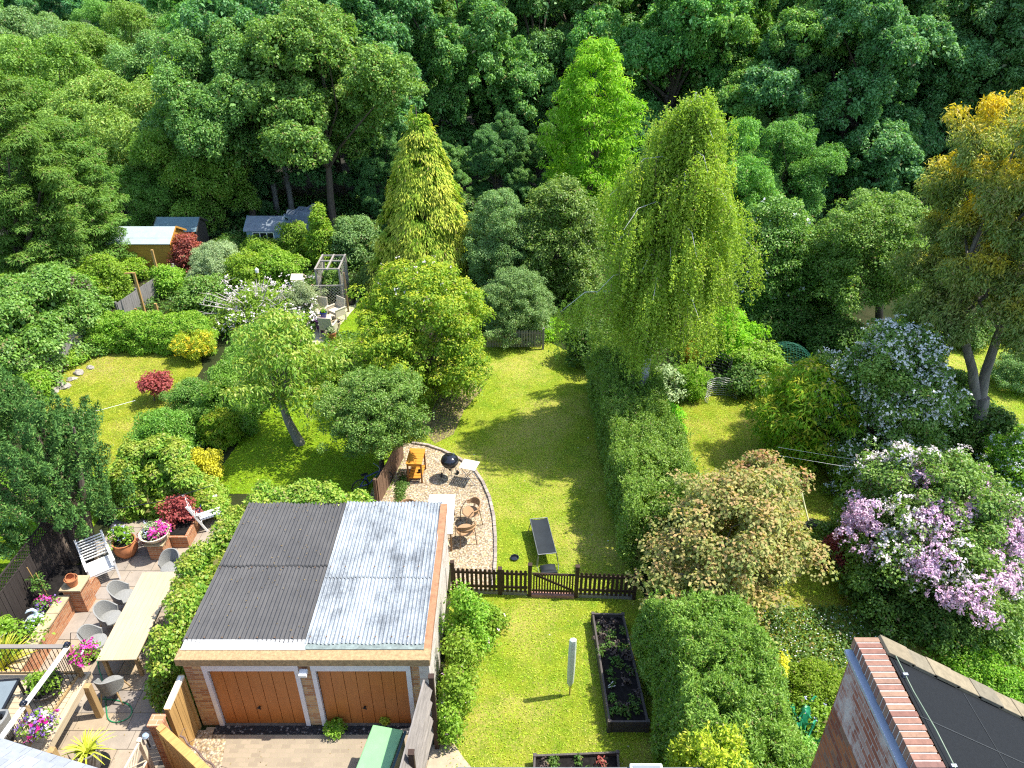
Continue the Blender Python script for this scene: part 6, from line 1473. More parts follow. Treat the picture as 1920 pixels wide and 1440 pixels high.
# ================================================================= hedges
def hedge(name, label, poly, h, mat, habit='upright', n=90000, rc=0.22, L=0.075, Wd=0.032, inset=0.15, bulge=0.18, tipk=0.0, top_slope=0.0, flower=None, cat='hedge', round_=0.35):
    """poly: four corners near-left, near-right, far-right, far-left on the ground"""
    q = [Vector((p[0], p[1], 0)) for p in poly]; c = sum(q, Vector())/4; SEED[0] += 1; rng = np.random.default_rng(SEED[0])
    t = thing(name, label, cat, c); Q = np.array([[p.x-c.x, p.y-c.y] for p in q])
    w = (np.linalg.norm(Q[1]-Q[0])+np.linalg.norm(Q[2]-Q[3]))/2; l = (np.linalg.norm(Q[3]-Q[0])+np.linalg.norm(Q[2]-Q[1]))/2
    A = w*l+2*(w+l)*h; ncl = int(A*2.4/(rc*rc*3.14)); pa = np.array([w*l, w*h, w*h, l*h, l*h]); f = rng.choice(5, ncl, p=pa/pa.sum())
    u, v, z = rng.uniform(0, 1, ncl), rng.uniform(0, 1, ncl), rng.uniform(0.05, 1, ncl)
    z = np.where(f == 0, 1.0, z); v = np.where(f == 1, 0.0, np.where(f == 2, 1.0, v)); u = np.where(f == 3, 0.0, np.where(f == 4, 1.0, u))
    # round the shoulders
    e = np.minimum(np.minimum(u, 1-u)*w, np.minimum(v, 1-v)*l); zt = h-rc*0.6-round_*np.exp(-e/0.28)
    ins = np.clip((z-0.6)/0.4, 0, 1)**2*round_*0.6
    uu = np.clip(u, ins/w, 1-ins/w); vv = np.clip(v, ins/l, 1-ins/l)
    ku = np.clip(uu, inset/w*0.6, 1-inset/w*0.6); kv = np.clip(vv, inset/l*0.6, 1-inset/l*0.6)
    P2 = (Q[0][None]*((1-ku)*(1-kv))[:, None]+Q[1][None]*(ku*(1-kv))[:, None]+Q[2][None]*(ku*kv)[:, None]+Q[3][None]*((1-ku)*kv)[:, None])
    C = np.concatenate([P2, (z*zt)[:, None]], axis=1); C += (np.sin(C[:, [1, 2, 0]]*2.3+c.x)+np.sin(C[:, [2, 0, 1]]*4.1+1))*bulge*0.5*np.array([1, 1, 0.6]); C[:, 2] = np.maximum(C[:, 2]+top_slope*C[:, 1], 0.08)
    Rd = rc*rng.uniform(0.7, 1.25, ncl); lv = Leaves(); hb = {k_: v_ for k_, v_ in H[habit].items() if k_ in ('jit', 'up', 'droop', 'flat', 'curl')}
    cloud(lv, rng, C, Rd, n, L, Wd, tipk=tipk, **hb)
    Ci = P2*0.75; Ci = np.concatenate([Ci, (z*zt*0.8)[:, None]], axis=1); cloud(lv, rng, Ci, Rd*1.3, n//8, L*2, Wd*2.2, jit=0.9)
    if habit == 'upright' and round_ < 0.75:
        top = C[C[:, 2] > h*0.62]; k = int(l*w*30); S = top[rng.integers(0, len(top), k)]+rng.normal(size=(k, 3))*0.1; ii = np.repeat(np.arange(k), 14); ss = rng.uniform(0, 1, len(ii)); dv = unit(rng.normal(size=(k, 3))*0.25+np.array([0, 0, 1.0])); ln = rng.uniform(0.12, 0.36, k)
        P = S[ii]+dv[ii]*(rc*0.9+ln[ii]*ss)[:, None]; lv.add(P, rng.normal(size=P.shape)+np.array([0, 0, 0.6]), dv[ii]*0.8+rng.normal(size=P.shape)*0.6, L, Wd, rng, np.full(len(P), tipk))
    lv.build('foliage', LM[mat], t)
    m = MB()
    for k in range(max(3, int(l*1.2))):
        s = (k+0.5)/max(3, int(l*1.2)); p = (Q[0]+Q[1])/2*(1-s)+(Q[2]+Q[3])/2*s; m.tube([(p[0], p[1], -0.05), (p[0]+0.1, p[1], h*0.4), (p[0]+rng.normal()*0.2, p[1]+rng.normal()*0.2, h*0.75)], [0.05, 0.04, 0.02], 6)
    m.build('stem', BARK, t)
    if flower: flowers(t, PM[flower[0]], rng, C, Rd, flower[1], flower[2], patch=flower[3] if len(flower) > 3 else None)
    return t
hedge('privet_hedge', 'long tall privet hedge along the shaded edge of the long lawn', [(3.15, 15.3), (5.4, 15.3), (4.95, 25.6), (3.0, 25.6)], 2.4, 'privet', n=190000, L=0.075, Wd=0.030, bulge=0.16, round_=0.22)
hedge('privet_hedge', 'big bushy privet hedge right beside the long black raised bed', [(3.2, 5.8), (5.75, 5.8), (5.6, 12.3), (3.15, 12.3)], 3.0, 'privet', n=240000, L=0.072, Wd=0.028, rc=0.15, round_=0.74, bulge=0.22)
hedge('golden_privet', 'yellow green golden privet clump in front of the big privet hedge', [(3.1, 6.6), (4.45, 6.6), (4.45, 8.75), (3.1, 8.75)], 3.3, 'gprivet', n=34000, L=0.085, Wd=0.036, rc=0.2, tipk=0.5, cat='shrub', round_=0.7)
hedge('climber_hedge', 'glossy climbing shrub smothering the side of the black roofed garage', [(-7.95, 10.75), (-7.18, 10.75), (-7.05, 15.6), (-7.85, 16.0)], 2.75, 'climber', 'glossy', n=80000, L=0.09, Wd=0.052, rc=0.22, bulge=0.34, tipk=0.55, cat='climber', round_=0.5)
hedge('climber_hedge', 'strip of glossy climber topping the back wall of the garage', [(-7.2, 15.6), (-4.3, 15.6), (-4.2, 16.5), (-7.4, 16.7)], 2.45, 'climber', 'glossy', n=36000, L=0.10, Wd=0.058, rc=0.24, bulge=0.25, tipk=0.5, cat='climber')
hedge('clipped_hedge', 'low clipped green hedge closing the far end of the dry lawn', [(-18.0, 28.2), (-13.0, 28.0), (-13.0, 29.4), (-18.2, 29.6)], 1.5, 'fresh', 'fine', n=60000, L=0.085, Wd=0.045, rc=0.26, tipk=0.3)
hedge('clipped_hedge', 'rounded fine leaved hedge between the dry lawn and the cherry tree', [(-11.3, 22.0), (-9.5, 22.0), (-9.4, 27.6), (-11.4, 27.6)], 1.9, 'privet', 'upright', n=90000, L=0.085, Wd=0.034, rc=0.24, bulge=0.3, round_=0.8)
hedge('shrub_mass', 'tall glossy evergreen shrub filling the corner between patio and cherry lawn', [(-12.5, 17.6), (-8.8, 17.5), (-10.7, 19.5), (-12.7, 19.7)], 2.0, 'climber', 'glossy', n=110000, L=0.105, Wd=0.06, rc=0.30, bulge=0.35, tipk=0.45, cat='shrub', round_=0.9)
hedge('shrub_bank', 'deep bank of mixed green shrubs behind the silvery board fence', [(-22.5, 23.0), (-18.9, 24.0), (-18.1, 30.5), (-24.5, 30.5)], 3.2, 'glossy', 'leafy', n=110000, L=0.13, Wd=0.075, rc=0.42, bulge=0.7, cat='shrubs', round_=1.0)
hedge('shrub_bank', 'deep bank of fresh green shrubs below the orange shed', [(-24.5, 30.8), (-19.0, 30.8), (-21.0, 36.0), (-26.5, 36.3)], 1.9, 'fresh', 'leafy', n=100000, L=0.14, Wd=0.08, rc=0.45, bulge=0.6, tipk=0.2, cat='shrubs', round_=0.8)

# ================================================================= bushes round the long lawn
shrub('twiggy_shrub', 'low broad leaved bush in front of the golden green tree', 'bush', 640, 718, 650, 585, 705, 'climber', 'glossy', 'dome', tipk=0.3)
shrub('lime_bush', 'bright green rounded bush tucked against the long privet hedge', 'bush', 1250, 838, 752, 1214, 1282, 'lime', 'glossy', 'dome')
rose_m = lambda C: C[:, 2] > 0.5
for a, lab in (((862, 1232, 1092, 832, 918), 'taller rose bush growing between garage wall and picket fence'), ((852, 1300, 1190, 832, 900), 'rose bush with sparse pink flowers in the middle of the rose border'), ((842, 1360, 1255, 822, 880), 'low rose bush beside the thin edging board'), ((838, 1402, 1325, 818, 862), 'small leafy plant at the concrete slab end of the rose border'), ((908, 1195, 1140, 885, 945), 'sprawling rose shoots spreading from the border over the lawn')):
    shrub('rose_bush', lab, 'rose bush', *a, 'fresh', 'glossy', 'dome', group='roses along the garage wall', flower=('pink', 5, 0.05), tipk=0.25, wob=0.6, back=0.6, ls=0.95, dens=0.55, lobes=4)
shrub('weed_tuft', 'small weed tuft sprouting from the drain by the askew door', 'weed', 625, 1385, 1355, 608, 645, 'fresh', 'glossy', 'dome', stem=False, hmin=0.25, ls=0.7, rcs=0.5)
shrub('weed_tuft', 'tiny yellow flowered weed against the askew garage door', 'weed', 720, 1362, 1345, 712, 730, 'gprivet', 'fine', 'dome', stem=False, hmin=0.3, rcs=0.4)
shrub('weed_patch', 'leafy weeds below the splintered fence beside the gravel', 'weeds', 752, 938, 922, 742, 762, 'under', 'glossy', 'dome', stem=False, hmin=0.2, rcs=0.45, ls=0.7, dens=0.6, ry=0.7, wob=0.5)
shrub('far_bush', 'bright lime undergrowth beyond the far picket fence', 'bush', 1030, 640, 612, 985, 1075, 'lime', 'leafy', 'dome', stem=False)
shrub('far_bush', 'dark bush hugging the foot of the weeping birch', 'bush', 1110, 700, 600, 1055, 1165, 'under', 'leafy', 'egg')
pickets('far_picket_fence', 'far weathered picket fence across the end of the long lawn', -1.2, 1.3, [(1.25, 1.0)], 22, False)
fpf = [o for o in bpy.data.objects if o.name.startswith('far_picket_fence')][0]; fb = gp(912, 655); fpf.location = (fb.x, fb.y, 0); fpf.rotation_euler = (0, 0, 0)
for c_ in fpf.children:
    c_.data.materials[0] = M['greyz']
# ================================================================= cherry garden and dry lawn garden
shrub('yellow_shrub', 'bright yellow leaved shrub at the corner of the cherry lawn', 'shrub', 388, 912, 842, 357, 416, 'yellow', 'glossy', 'round', ls=0.9, rcs=0.8)
shrub('tan_fern_shrub', 'reddish tinged ferny shrub at the shaded edge of the cherry lawn', 'shrub', 408, 845, 765, 368, 450, 'sumac', 'pinnate', 'dome', tipk=0.4, ls=0.6, rcs=0.6)
shrub('broom_bush', 'golden flowered broom bush at the corner of the dry lawn', 'shrub', 362, 685, 628, 328, 402, 'gprivet', 'upright', 'vase', flower=('yellow', 700, 0.07, lambda C: C[:, 2] > 0.5))
tree('red_maple', 'small dark red maple standing on the dry lawn', 290, 752, 702, 262, 322, 'red', 'maple', 'vase', 0.25, tipk=0.5, ls=0.9, rcs=0.7, k=8, trunk=0.03)
for a, lab, mt in (((300, 862, 778, 245, 372), 'fine leaved bush at the near end of the rounded hedge', 'privet'), ((350, 800, 715, 305, 410), 'dark green bush beside the red maple on the dry lawn', 'glossy')):
    shrub('hedge_bush', lab, 'bush', *a, mt, 'upright' if mt == 'privet' else 'fine', 'dome', dens=0.9, ls=1.15)
for a, lab, mt in (((60, 770, 700, 20, 95), 'yellow green border plant beside the rocks and silvery fence', 'fresh'), ((130, 690, 655, 100, 160), 'low border plant growing against the silvery fence', 'fresh'), ((190, 650, 610, 165, 215), 'leafy border plant at the end of the clipped hedge', 'lime'), ((35, 800, 735, -10, 70), 'leafy plant half hidden behind the dark cypress', 'glossy')):
    shrub('border_plant', lab, 'plant', *a, mt, 'leafy', 'dome', stem=False, tipk=0.2)
for a, lab, mt in (((120, 640, 520, 80, 175), 'dark plum leaved bush in the shrub bank', 'plum'), ((60, 690, 570, 0, 120), 'dark green bush over the silvery fence', 'glossy'), ((195, 580, 478, 150, 236), 'bright green bush in front of the orange shed', 'fresh'), ((40, 560, 440, -30, 120), 'yellowish green bush below the feathery conifers', 'fresh'), ((240, 530, 480, 215, 285), 'yellow flecked small bush between two tall posts', 'gold')):
    shrub('bank_bush', lab, 'bush', *a, mt, 'leafy', 'egg', tipk=0.2)
for a, lab in (((30, 560, 120, -60, 130), 'tall feathery green conifer at the thicket edge above the shrub bank'), ((130, 520, 215, 60, 215), 'shorter feathery green conifer beside the tall one')):
    tree('feathery_conifer', lab, *a, 'plume', 'plume', 'egg', 0.03, tipk=0.5, cat='conifer', dens=1.0)
# ================================================================= wild garden round the arbour
wild = [((345, 520, 438, 318, 380), 'red', 'leafy', 'dark red leaved bush beside the orange shed'), ((375, 590, 520, 330, 430), 'glossy', 'leafy', 'green bush behind the clipped hedge corner post'), ((400, 545, 455, 355, 455), 'grey', 'fine', 'silvery twiggy bush in the wild garden'),
        ((455, 560, 470, 420, 500), 'gold', 'leafy', 'yellow green bush in the wild garden beside the feeder pole'), ((510, 550, 470, 470, 560), 'fresh', 'leafy', 'tangled fresh green bush in front of the blue shed'), ((548, 500, 412, 520, 580), 'fresh', 'leafy', 'pale upright shrub before the blue shed corner'),
        ((655, 505, 405, 610, 715), 'ash', 'leafy', 'pale tipped shrub between arbour and golden conifer'), ((500, 640, 575, 450, 545), 'fresh', 'glossy', 'yellow green bush behind the cherry crown'), ((560, 610, 530, 530, 600), 'grey', 'fine', 'blue green shrub beside the bird table'),
        ((620, 560, 505, 590, 640), 'glossy', 'leafy', 'leafy climber inside the arbour frame'), ((690, 560, 500, 660, 720), 'glossy', 'leafy', 'green bush between paved strip and golden tree'), ((430, 500, 445, 390, 470), 'under', 'leafy', 'dim shrub in front of the blue grey shed wall'), ((310, 560, 500, 280, 345), 'fresh', 'leafy', 'leafy plant climbing at the bleached fence'), ((485, 515, 446, 445, 530), 'fresh', 'leafy', 'pale sunlit shrub below the blue shed windows')]
for a, mt, hb, lab in wild: shrub('wild_bush', lab, 'bush', *a, mt, hb, 'egg', tipk=0.25, wob=0.3)
tree('conical_tree', 'small conical yellow green tree standing behind the arbour', 598, 500, 376, 562, 636, 'gold', 'leafy', 'cone', 0.02, tipk=0.3, k=8)
t = shrub('blossom_shrub', 'pale flowered shrub with bare grey branches above the cherry tree', 'shrub', 470, 640, 545, 400, 565, 'fresh', 'leafy', 'dome', flower=('blush', 260, 0.10), dens=0.6, wob=0.4)
o = MB(); rng = np.random.default_rng(71)
for i in range(26):
    a = rng.uniform(0, 6.28); l = rng.uniform(1.0, 2.4); e = Vector((math.cos(a)*l, math.sin(a)*l*0.6-0.5, rng.uniform(0.8, 2.5))); md = e*0.5+Vector((0, 0, 0.35)); o.tube([(0, -0.3, 0.1), md, e], [0.045, 0.03, 0.009], 6)
    for k in range(4):
        s = md.lerp(e, rng.uniform(0, 1)); o.tube([s, s+Vector((rng.normal()*0.3, rng.normal()*0.3, rng.uniform(0, 0.4)))], [0.013, 0.004], 5)
o.build('dead_branches', DEAD, t)
# ================================================================= far-side gardens
far_side = [((1345, 690, 582, 1290, 1425), 'lime', 'leafy', 'bright sunlit yellow green bush behind the thin green pole'), ((1305, 690, 638, 1282, 1325), 'orange', 'fine', 'amber leaved small shrub beside the thin green pole'), ((1245, 762, 690, 1205, 1290), 'grey', 'leafy', 'variegated white green shrub by the birch foot'),
            ((1290, 758, 690, 1255, 1330), 'fresh', 'upright', 'feathery green perennial clump near the leaning pole'), ((1420, 730, 645, 1370, 1475), 'fresh', 'leafy', 'mixed light green bush behind the wire netting'), ((1395, 755, 690, 1360, 1440), 'under', 'leafy', 'dark green bush shading the wire netting roll'),
            ((1475, 650, 560, 1420, 1540), 'under', 'leafy', 'dark bush above the green fruit netting'), ((1440, 650, 590, 1400, 1490), 'glossy', 'leafy', 'glossy bush beside the white step frame'), ((1570, 690, 600, 1510, 1630), 'under', 'leafy', 'shaded bush between fruit netting and white blossom'),
            ((1760, 850, 700, 1700, 1850), 'glossy', 'glossy', 'dark green shrub under the pale eucalyptus trunk'), ((1850, 870, 770, 1800, 1920), 'under', 'leafy', 'bush at the foot of the eucalyptus'), ((1700, 700, 600, 1640, 1770), 'fresh', 'leafy', 'light green bush beyond the white blossom'),
            ((1905, 745, 668, 1865, 1960), 'ash', 'fine', 'grey green bush at the edge of the far lawn'), ((1800, 660, 590, 1750, 1870), 'under', 'leafy', 'shaded shrub across the far lawn'), ((1905, 640, 520, 1850, 1990), 'wood', 'leafy', 'dark shrub behind the eucalyptus crown'),
            ((1760, 960, 880, 1700, 1860), 'glossy', 'glossy', 'glossy dark bush rising behind the rambling rose'), ((1700, 1180, 1060, 1590, 1800), 'under', 'leafy', 'shaded green undergrowth below the rambling rose'), ((1765, 1235, 1130, 1700, 1830), 'under', 'glossy', 'dense leafy shrub above the house verge tiles')]
for a, mt, hb, lab in far_side: shrub('garden_bush', lab, 'bush', *a, mt, hb, 'egg', tipk=0.2, wob=0.28, dens=0.9)
shrub('white_shrub', 'white flowered bush at the edge beyond the rambling rose', 'shrub', 1895, 960, 810, 1850, 1990, 'fresh', 'glossy', 'dome', flower=('white', 1300, 0.06), wob=0.3)
shrub('white_shrub', 'white flowering spray bush beside the maple and rose', 'shrub', 1605, 955, 860, 1560, 1660, 'fresh', 'glossy', 'dome', flower=('white', 900, 0.06), wob=0.35)
shrub('red_bush', 'dark red bush between lawn mower and rambling rose', 'bush', 1575, 1085, 1005, 1542, 1620, 'red', 'glossy', 'dome', tipk=0.4, ls=0.8)
shrub('low_shrub', 'olive yellow low shrub beside the red brick gable', 'shrub', 1530, 1340, 1265, 1475, 1600, 'gold', 'fine', 'dome', tipk=0.1, hmin=0.6)
shrub('low_shrub', 'yellow leaved sprigs poking from the big hedge', 'shrub', 1460, 1290, 1225, 1450, 1478, 'yellow', 'leafy', 'dome', hmin=0.8, stem=False, ls=0.7, rcs=0.5, dens=0.3, wob=0.6)
shrub('flower_clump', 'leafy clump with pale flowers above the green garden sacks', 'plant', 1530, 1380, 1330, 1490, 1570, 'fresh', 'glossy', 'dome', flower=('blue', 30, 0.05), hmin=0.5, stem=False)
shrub('weed_clump', 'rough weeds in front of the green garden sacks', 'plant', 1490, 1450, 1395, 1450, 1540, 'privet', 'glossy', 'dome', hmin=0.5, stem=False)
for a, lab, mt in (((1830, 1290, 1225, 1770, 1890), 'dry grassy clump beyond the verge tiles', 'gold'), ((1900, 1240, 1180, 1850, 1960), 'yellow green clump by the fallen branch', 'lime'), ((1890, 1330, 1270, 1840, 1950), 'low green clump at the frame edge by verge tiles', 'fresh')):
    shrub('rough_clump', lab, 'plant', *a, mt, 'fine', 'dome', stem=False, hmin=0.35, ls=1.3)
t = thing('fallen_branch', 'bare pale fallen branch lying on rough grass near the rose', 'branch', gp(1868, 1212)); o = MB(); rng = np.random.default_rng(5)
o.tube([(0.5, -0.6, 0.3), (0, 0, 0.4), (-0.55, 0.5, 0.55)], [0.03, 0.022, 0.01], 6)
for k in range(9):
    s = Vector((0.4-0.1*k, -0.5+0.11*k, 0.38)); o.tube([s, s+Vector((-0.25+rng.normal()*0.15, rng.normal()*0.25, 0.2))], [0.012, 0.004], 5)
o.build('bough', DEAD, t)
# white-flecked ground cover on the shaded lawn below the maple
rng = np.random.default_rng(88); lv = Leaves(); n = 9000; P = np.stack([rng.uniform(6.6, 10.0, n), rng.uniform(9.5, 14.0, n), rng.uniform(0.02, 0.12, n)], axis=1); lv.add(P, rng.normal(size=(n, 3))*0.5+np.array([0, 0, 1]), rng.normal(size=(n, 3)), 0.10, 0.055, rng)
tag(lv.build('ground_cover', LM['under']), 'leafy ground cover on the shaded lawn below the maple', 'ground cover', kind='stuff')
rng = np.random.default_rng(89); lv = Leaves(); n = 700; P = np.stack([rng.uniform(6.6, 10.0, n), rng.uniform(9.5, 14.0, n), rng.uniform(0.10, 0.16, n)], axis=1); lv.add(P, rng.normal(size=(n, 3))*0.3+np.array([0, 0, 1]), rng.normal(size=(n, 3)), 0.035, 0.035, rng)
tag(lv.build('daisy_flowers', PM['white']), 'tiny white flowers sprinkled over the shaded lawn', 'flowers', kind='stuff')
# blades and tufts over the lawns
def inside(poly, x, y):
    c = np.zeros(len(x), bool); n = len(poly)
    for i in range(n):
        (x0, y0), (x1, y1) = poly[i], poly[(i+1) % n]
        k = ((y0 > y) != (y1 > y)) & (x < (x1-x0)*(y-y0)/((y1-y0) if y1 != y0 else 1e-9)+x0); c ^= k
    return c
GM = {'lawn': mat_leaf('lawn_blade', [(0.125, 0.210, 0.010), (0.185, 0.245, 0.016), (0.250, 0.275, 0.028), (0.34, 0.30, 0.10)], trans=0.25, cscale=1.4, clump=0.55),
      'lush': mat_leaf('lush_blade', [(0.115, 0.210, 0.006), (0.155, 0.250, 0.008), (0.21, 0.28, 0.014)], trans=0.25, cscale=1.4, clump=0.5)}
for o in [o for o in bpy.data.objects if o.name.split('.')[0] == 'lawn']:
    poly = [(v.co.x, v.co.y) for v in o.data.vertices]; xs, ys = [p[0] for p in poly], [p[1] for p in poly]; A = (max(xs)-min(xs))*(max(ys)-min(ys))
    rng = np.random.default_rng(len(poly)*7+int(A)); n = int(min(A*900, 120000)); x = rng.uniform(min(xs), max(xs), n); y = rng.uniform(min(ys), max(ys), n); k = inside(poly, x, y); x, y = x[k], y[k]
    if o.name == 'lawn': k = ~inside([(p.x, p.y) for p in gpts]+[(-1.7, 14.6), (-1.7, 15.7), (-4.6, 15.7), (-4.55, 19), (-4.0, 21.6)], x, y); x, y = x[k], y[k]
    lv = Leaves(); P = np.stack([x, y, np.full(len(x), 0.004)], axis=1); nr = rng.normal(size=P.shape)*0.6; nr[:, 2] = 1.0; ax = rng.normal(size=P.shape)*0.8; ax[:, 2] = 0.5
    lv.add(P, nr, ax, 0.055, 0.022, rng); lush = 'lush' in o.data.materials[0].name
    tag(lv.build('grass', GM['lush' if lush else 'lawn']), 'short mown grass blades', 'grass', kind='stuff')
# rough undergrowth between the things, wherever the ground would otherwise be bare
def scatter(name, label, boxes, n, seed, mat, L, Wd, h):
    rng = np.random.default_rng(seed); lv = Leaves(); A = np.array([(b[1]-b[0])*(b[3]-b[2]) for b in boxes]); k = rng.choice(len(boxes), n, p=A/A.sum()); B = np.array(boxes)[k]
    x = B[:, 0]+(B[:, 1]-B[:, 0])*rng.uniform(0, 1, n); y = B[:, 2]+(B[:, 3]-B[:, 2])*rng.uniform(0, 1, n); hh = h*(0.25+0.75*(0.5+0.5*np.sin(x*1.9+np.sin(y*1.3)))*(0.5+0.5*np.sin(y*2.3+x)))
    P = np.stack([x, y, rng.uniform(0.02, 1, n)*hh], axis=1); lv.add(P, rng.normal(size=(n, 3))*0.6+np.array([0, 0, 0.8]), rng.normal(size=(n, 3))+np.array([0, 0, 0.5]), L, Wd, rng)
    tag(lv.build(name, LM[mat]), label, 'undergrowth', kind='stuff')
scatter('undergrowth', 'low leafy undergrowth filling the beds between the gardens', [(-18, -12.5, 29.5, 38), (-12.5, -8.9, 29, 40), (-9, -2.5, 33.5, 42), (-8.2, -4.0, 26.5, 30), (-2, 8, 30, 43), (5.0, 12, 25, 31), (11.0, 18, 17, 30), (6, 16, 30, 42), (-17, -12, 38, 44)], 90000, 91, 'under', 0.14, 0.08, 0.7)
scatter('undergrowth', 'low leafy plants round the rambling rose and far beds', [(10.2, 16, 9, 17), (12, 20, 15, 20), (-22, -13, 16.5, 20)], 26000, 92, 'fresh', 0.10, 0.055, 0.45)
scatter('undergrowth', 'dim ferny undergrowth along the edge of the wood', [(-24, 38, 42, 50)], 50000, 93, 'wood', 0.22, 0.11, 1.0)

# understorey bushes along the foot of the wood
for i, (px, Y, k, s) in enumerate(((250, 43.5, 3, 0.55), (420, 46, 0, 0.34), (700, 46, 1, 0.32), (790, 45, 2, 0.34), (930, 46, 0, 0.36), (1040, 47, 1, 0.36), (1230, 46, 2, 0.36), (1330, 47, 0, 0.38), (1440, 47, 1, 0.36), (1560, 48, 2, 0.30), (1700, 47, 0, 0.36), (1800, 48, 1, 0.36), (1900, 46, 2, 0.36))):
    wood(k, px, Y, s, i*2.3, 'shaded green bush at the foot of the wood behind the gardens', 'understorey bushes of the wood')
# ================================================================= potted and bedding plants
def plant_in(parent, loc, r, h, mat, habit='glossy', n=700, flower=None, name='plant', ls=0.7, prof='dome', tipk=0.0):
    SEED[0] += 1; rng = np.random.default_rng(SEED[0]); C, _ = envelope(rng, 40, r*0.75, r*0.75, h*0.15, h*0.85, prof, 0.4, 0.2); lv = Leaves(); hb = H[habit]; Rd = np.full(len(C), max(0.05, r*0.33))
    cloud(lv, rng, C, Rd, n, hb['L']*ls, hb['W']*ls, tipk=tipk, droop=hb['droop'], jit=hb['jit'], up=hb['up']); o = lv.build(name, LM[mat], parent, loc)
    for f in (flower or []):
        fo = flowers(parent, PM[f[0]], rng, C if len(f) < 4 else C[f[3](C)], Rd[:len(C)] if len(f) < 4 else Rd[:int(f[3](C).sum())], f[1], f[2], name='flower')
        fo.location = loc
    return o
def spiky(parent, loc, r, h, n, mat, wd=0.045, name='plant', seed=0, arch=0.5):
    rng = np.random.default_rng(200+seed); m = MB()
    for i in range(n):
        a = rng.uniform(0, 6.28); el = rng.uniform(0.15, 1.0); d = Vector((math.cos(a), math.sin(a), 0)); s = Vector((-d.y, d.x, 0)); l = h*rng.uniform(0.75, 1.15); vs = []; m.cur = rng.uniform()
        for k in range(7):
            u = k/6; out = r*(1-el*0.7)*(u+arch*u*u*0.6); z = l*(u*(0.55+0.45*el)-arch*(1-el*0.6)*u*u*0.75); w = wd*(1-u)**0.6*0.5+0.002; c = Vector((0, 0, 0.02))+d*(0.03+out)+Vector((0, 0, z)); vs += [c-s*w, c+Vector((0, 0, -w*0.5)), c+s*w]
        m.add(vs, [(k*3+j, k*3+j+1, k*3+j+4, k*3+j+3) for k in range(6) for j in range(2)])
    o = m.build(name, LM[mat], parent, smooth=True)
    o.location = loc; return o
t = pot('flower_bowl', 'cream bowl of magenta petunias on the brick pier', 'flower pot', (-10.18, 16.0, 0.61), BOWL, M['cream'], sc=1.15)
plant_in(t, (0, 0, 0.2), 0.40, 0.36, 'grey', n=600, flower=[('magenta', 60, 0.075, lambda C: C[:, 0] > 0.02), ('blue', 14, 0.05, lambda C: C[:, 0] < 0)])
t = pot('blue_pot', 'small dark blue glazed pot among red maple leaves', 'flower pot', (-9.55, 17.3, 0.44), POT, mat_plain('cobalt_glaze', (0.02, 0.03, 0.14), 0.15), sc=0.9); plant_in(t, (0, 0, 0.24), 0.2, 0.25, 'fresh', n=220)
t = thing('red_acer', 'weeping red leaved acer spilling over the brick planter', 'shrub', (-9.95, 17.05, 0.44)); plant_in(t, (0, 0, 0.0), 0.62, 0.75, 'red', 'maple', 1900, name='foliage', tipk=0.4, ls=0.75); plant_in(t, (-0.75, -0.75, -0.2), 0.34, 0.4, 'red', 'maple', 500, name='foliage', tipk=0.5, ls=0.6)
m = MB(); m.tube([(0, 0, -0.02), (0.05, 0, 0.3), (-0.1, 0.1, 0.6)], [0.03, 0.02, 0.008], 6); m.build('stem', BARK, t)
t = pot('terracotta_pot', 'round terracotta pot with lilac agapanthus beside the white armchair', 'flower pot', (-11.15, 16.0, 0.022), BELLY, M['terracotta'], sc=1.25); plant_in(t, (-0.05, 0.05, 0.45), 0.38, 0.55, 'fresh', 'leafy', 420, flower=[('blue', 26, 0.06)], ls=0.9)
t = thing('hydrangea_bush', 'lime green hydrangea with big white flower heads by the trellis fence', 'shrub', (-12.35, 12.25, 0.5)); plant_in(t, (0, 0, 0), 0.75, 0.85, 'fresh', 'leafy', 2200, flower=[('white', 70, 0.11, lambda C: C[:, 0] < 0.1)], name='foliage', ls=1.0)
t = thing('phormium', 'yellow striped spiky phormium in front of the deck railing', 'plant', (-12.1, 11.65, 0.5)); spiky(t, (0, 0, 0), 0.75, 1.15, 90, 'strap', 0.065, 'leaves', 1)
t = thing('phormium', 'second yellow striped phormium clump close behind the deck boards', 'plant', (-12.75, 11.3, 0.4)); spiky(t, (0, 0, 0), 0.7, 1.2, 80, 'strap', 0.065, 'leaves', 2)
t = thing('bedding_flowers', 'purple and white bedding flowers along the planter coping', 'flowers', (-12.05, 13.55, 0.5)); plant_in(t, (0, 0, 0), 0.34, 0.3, 'glossy', n=420, flower=[('magenta', 36, 0.055, lambda C: C[:, 1] > -0.05), ('purple', 26, 0.05)], name='foliage')
t = thing('bedding_flowers', 'pale trailing bedding flowers near the bird ornament', 'flowers', (-12.0, 12.95, 0.5)); plant_in(t, (0, 0, 0), 0.36, 0.22, 'fresh', n=420, flower=[('white', 26, 0.05), ('blue', 14, 0.05)], name='foliage')
t = thing('fence_plant', 'thin climbing plant tied to sticks against the black fence', 'plant', (-12.3, 13.9, 0.5)); plant_in(t, (0, 0, 0.2), 0.22, 0.8, 'under', 'leafy', 220, name='foliage')
m = MB(); m.tube([(0, 0, 0), (-0.1, 0, 1.1)], 0.012, 5); m.tube([(0.1, 0, 0), (0.06, 0, 0.9)], 0.012, 5); m.build('stick', M['newwood'], t)
def basket(label, loc, fl, r=0.30, h=0.42):
    t = thing('hanging_basket', label, 'hanging basket', loc, 0, 'flower baskets on the deck railing'); m = MB(); m.lathe([(0, 0), (0.12, 0.02), (0.19, 0.12), (0.20, 0.18), (0.17, 0.18), (0.1, 0.06), (0, 0.06)], n=18); m.build('basket', M['black'], t)
    plant_in(t, (0, 0, 0.06), r, h, 'fresh', n=650, flower=fl, prof='round'); return t
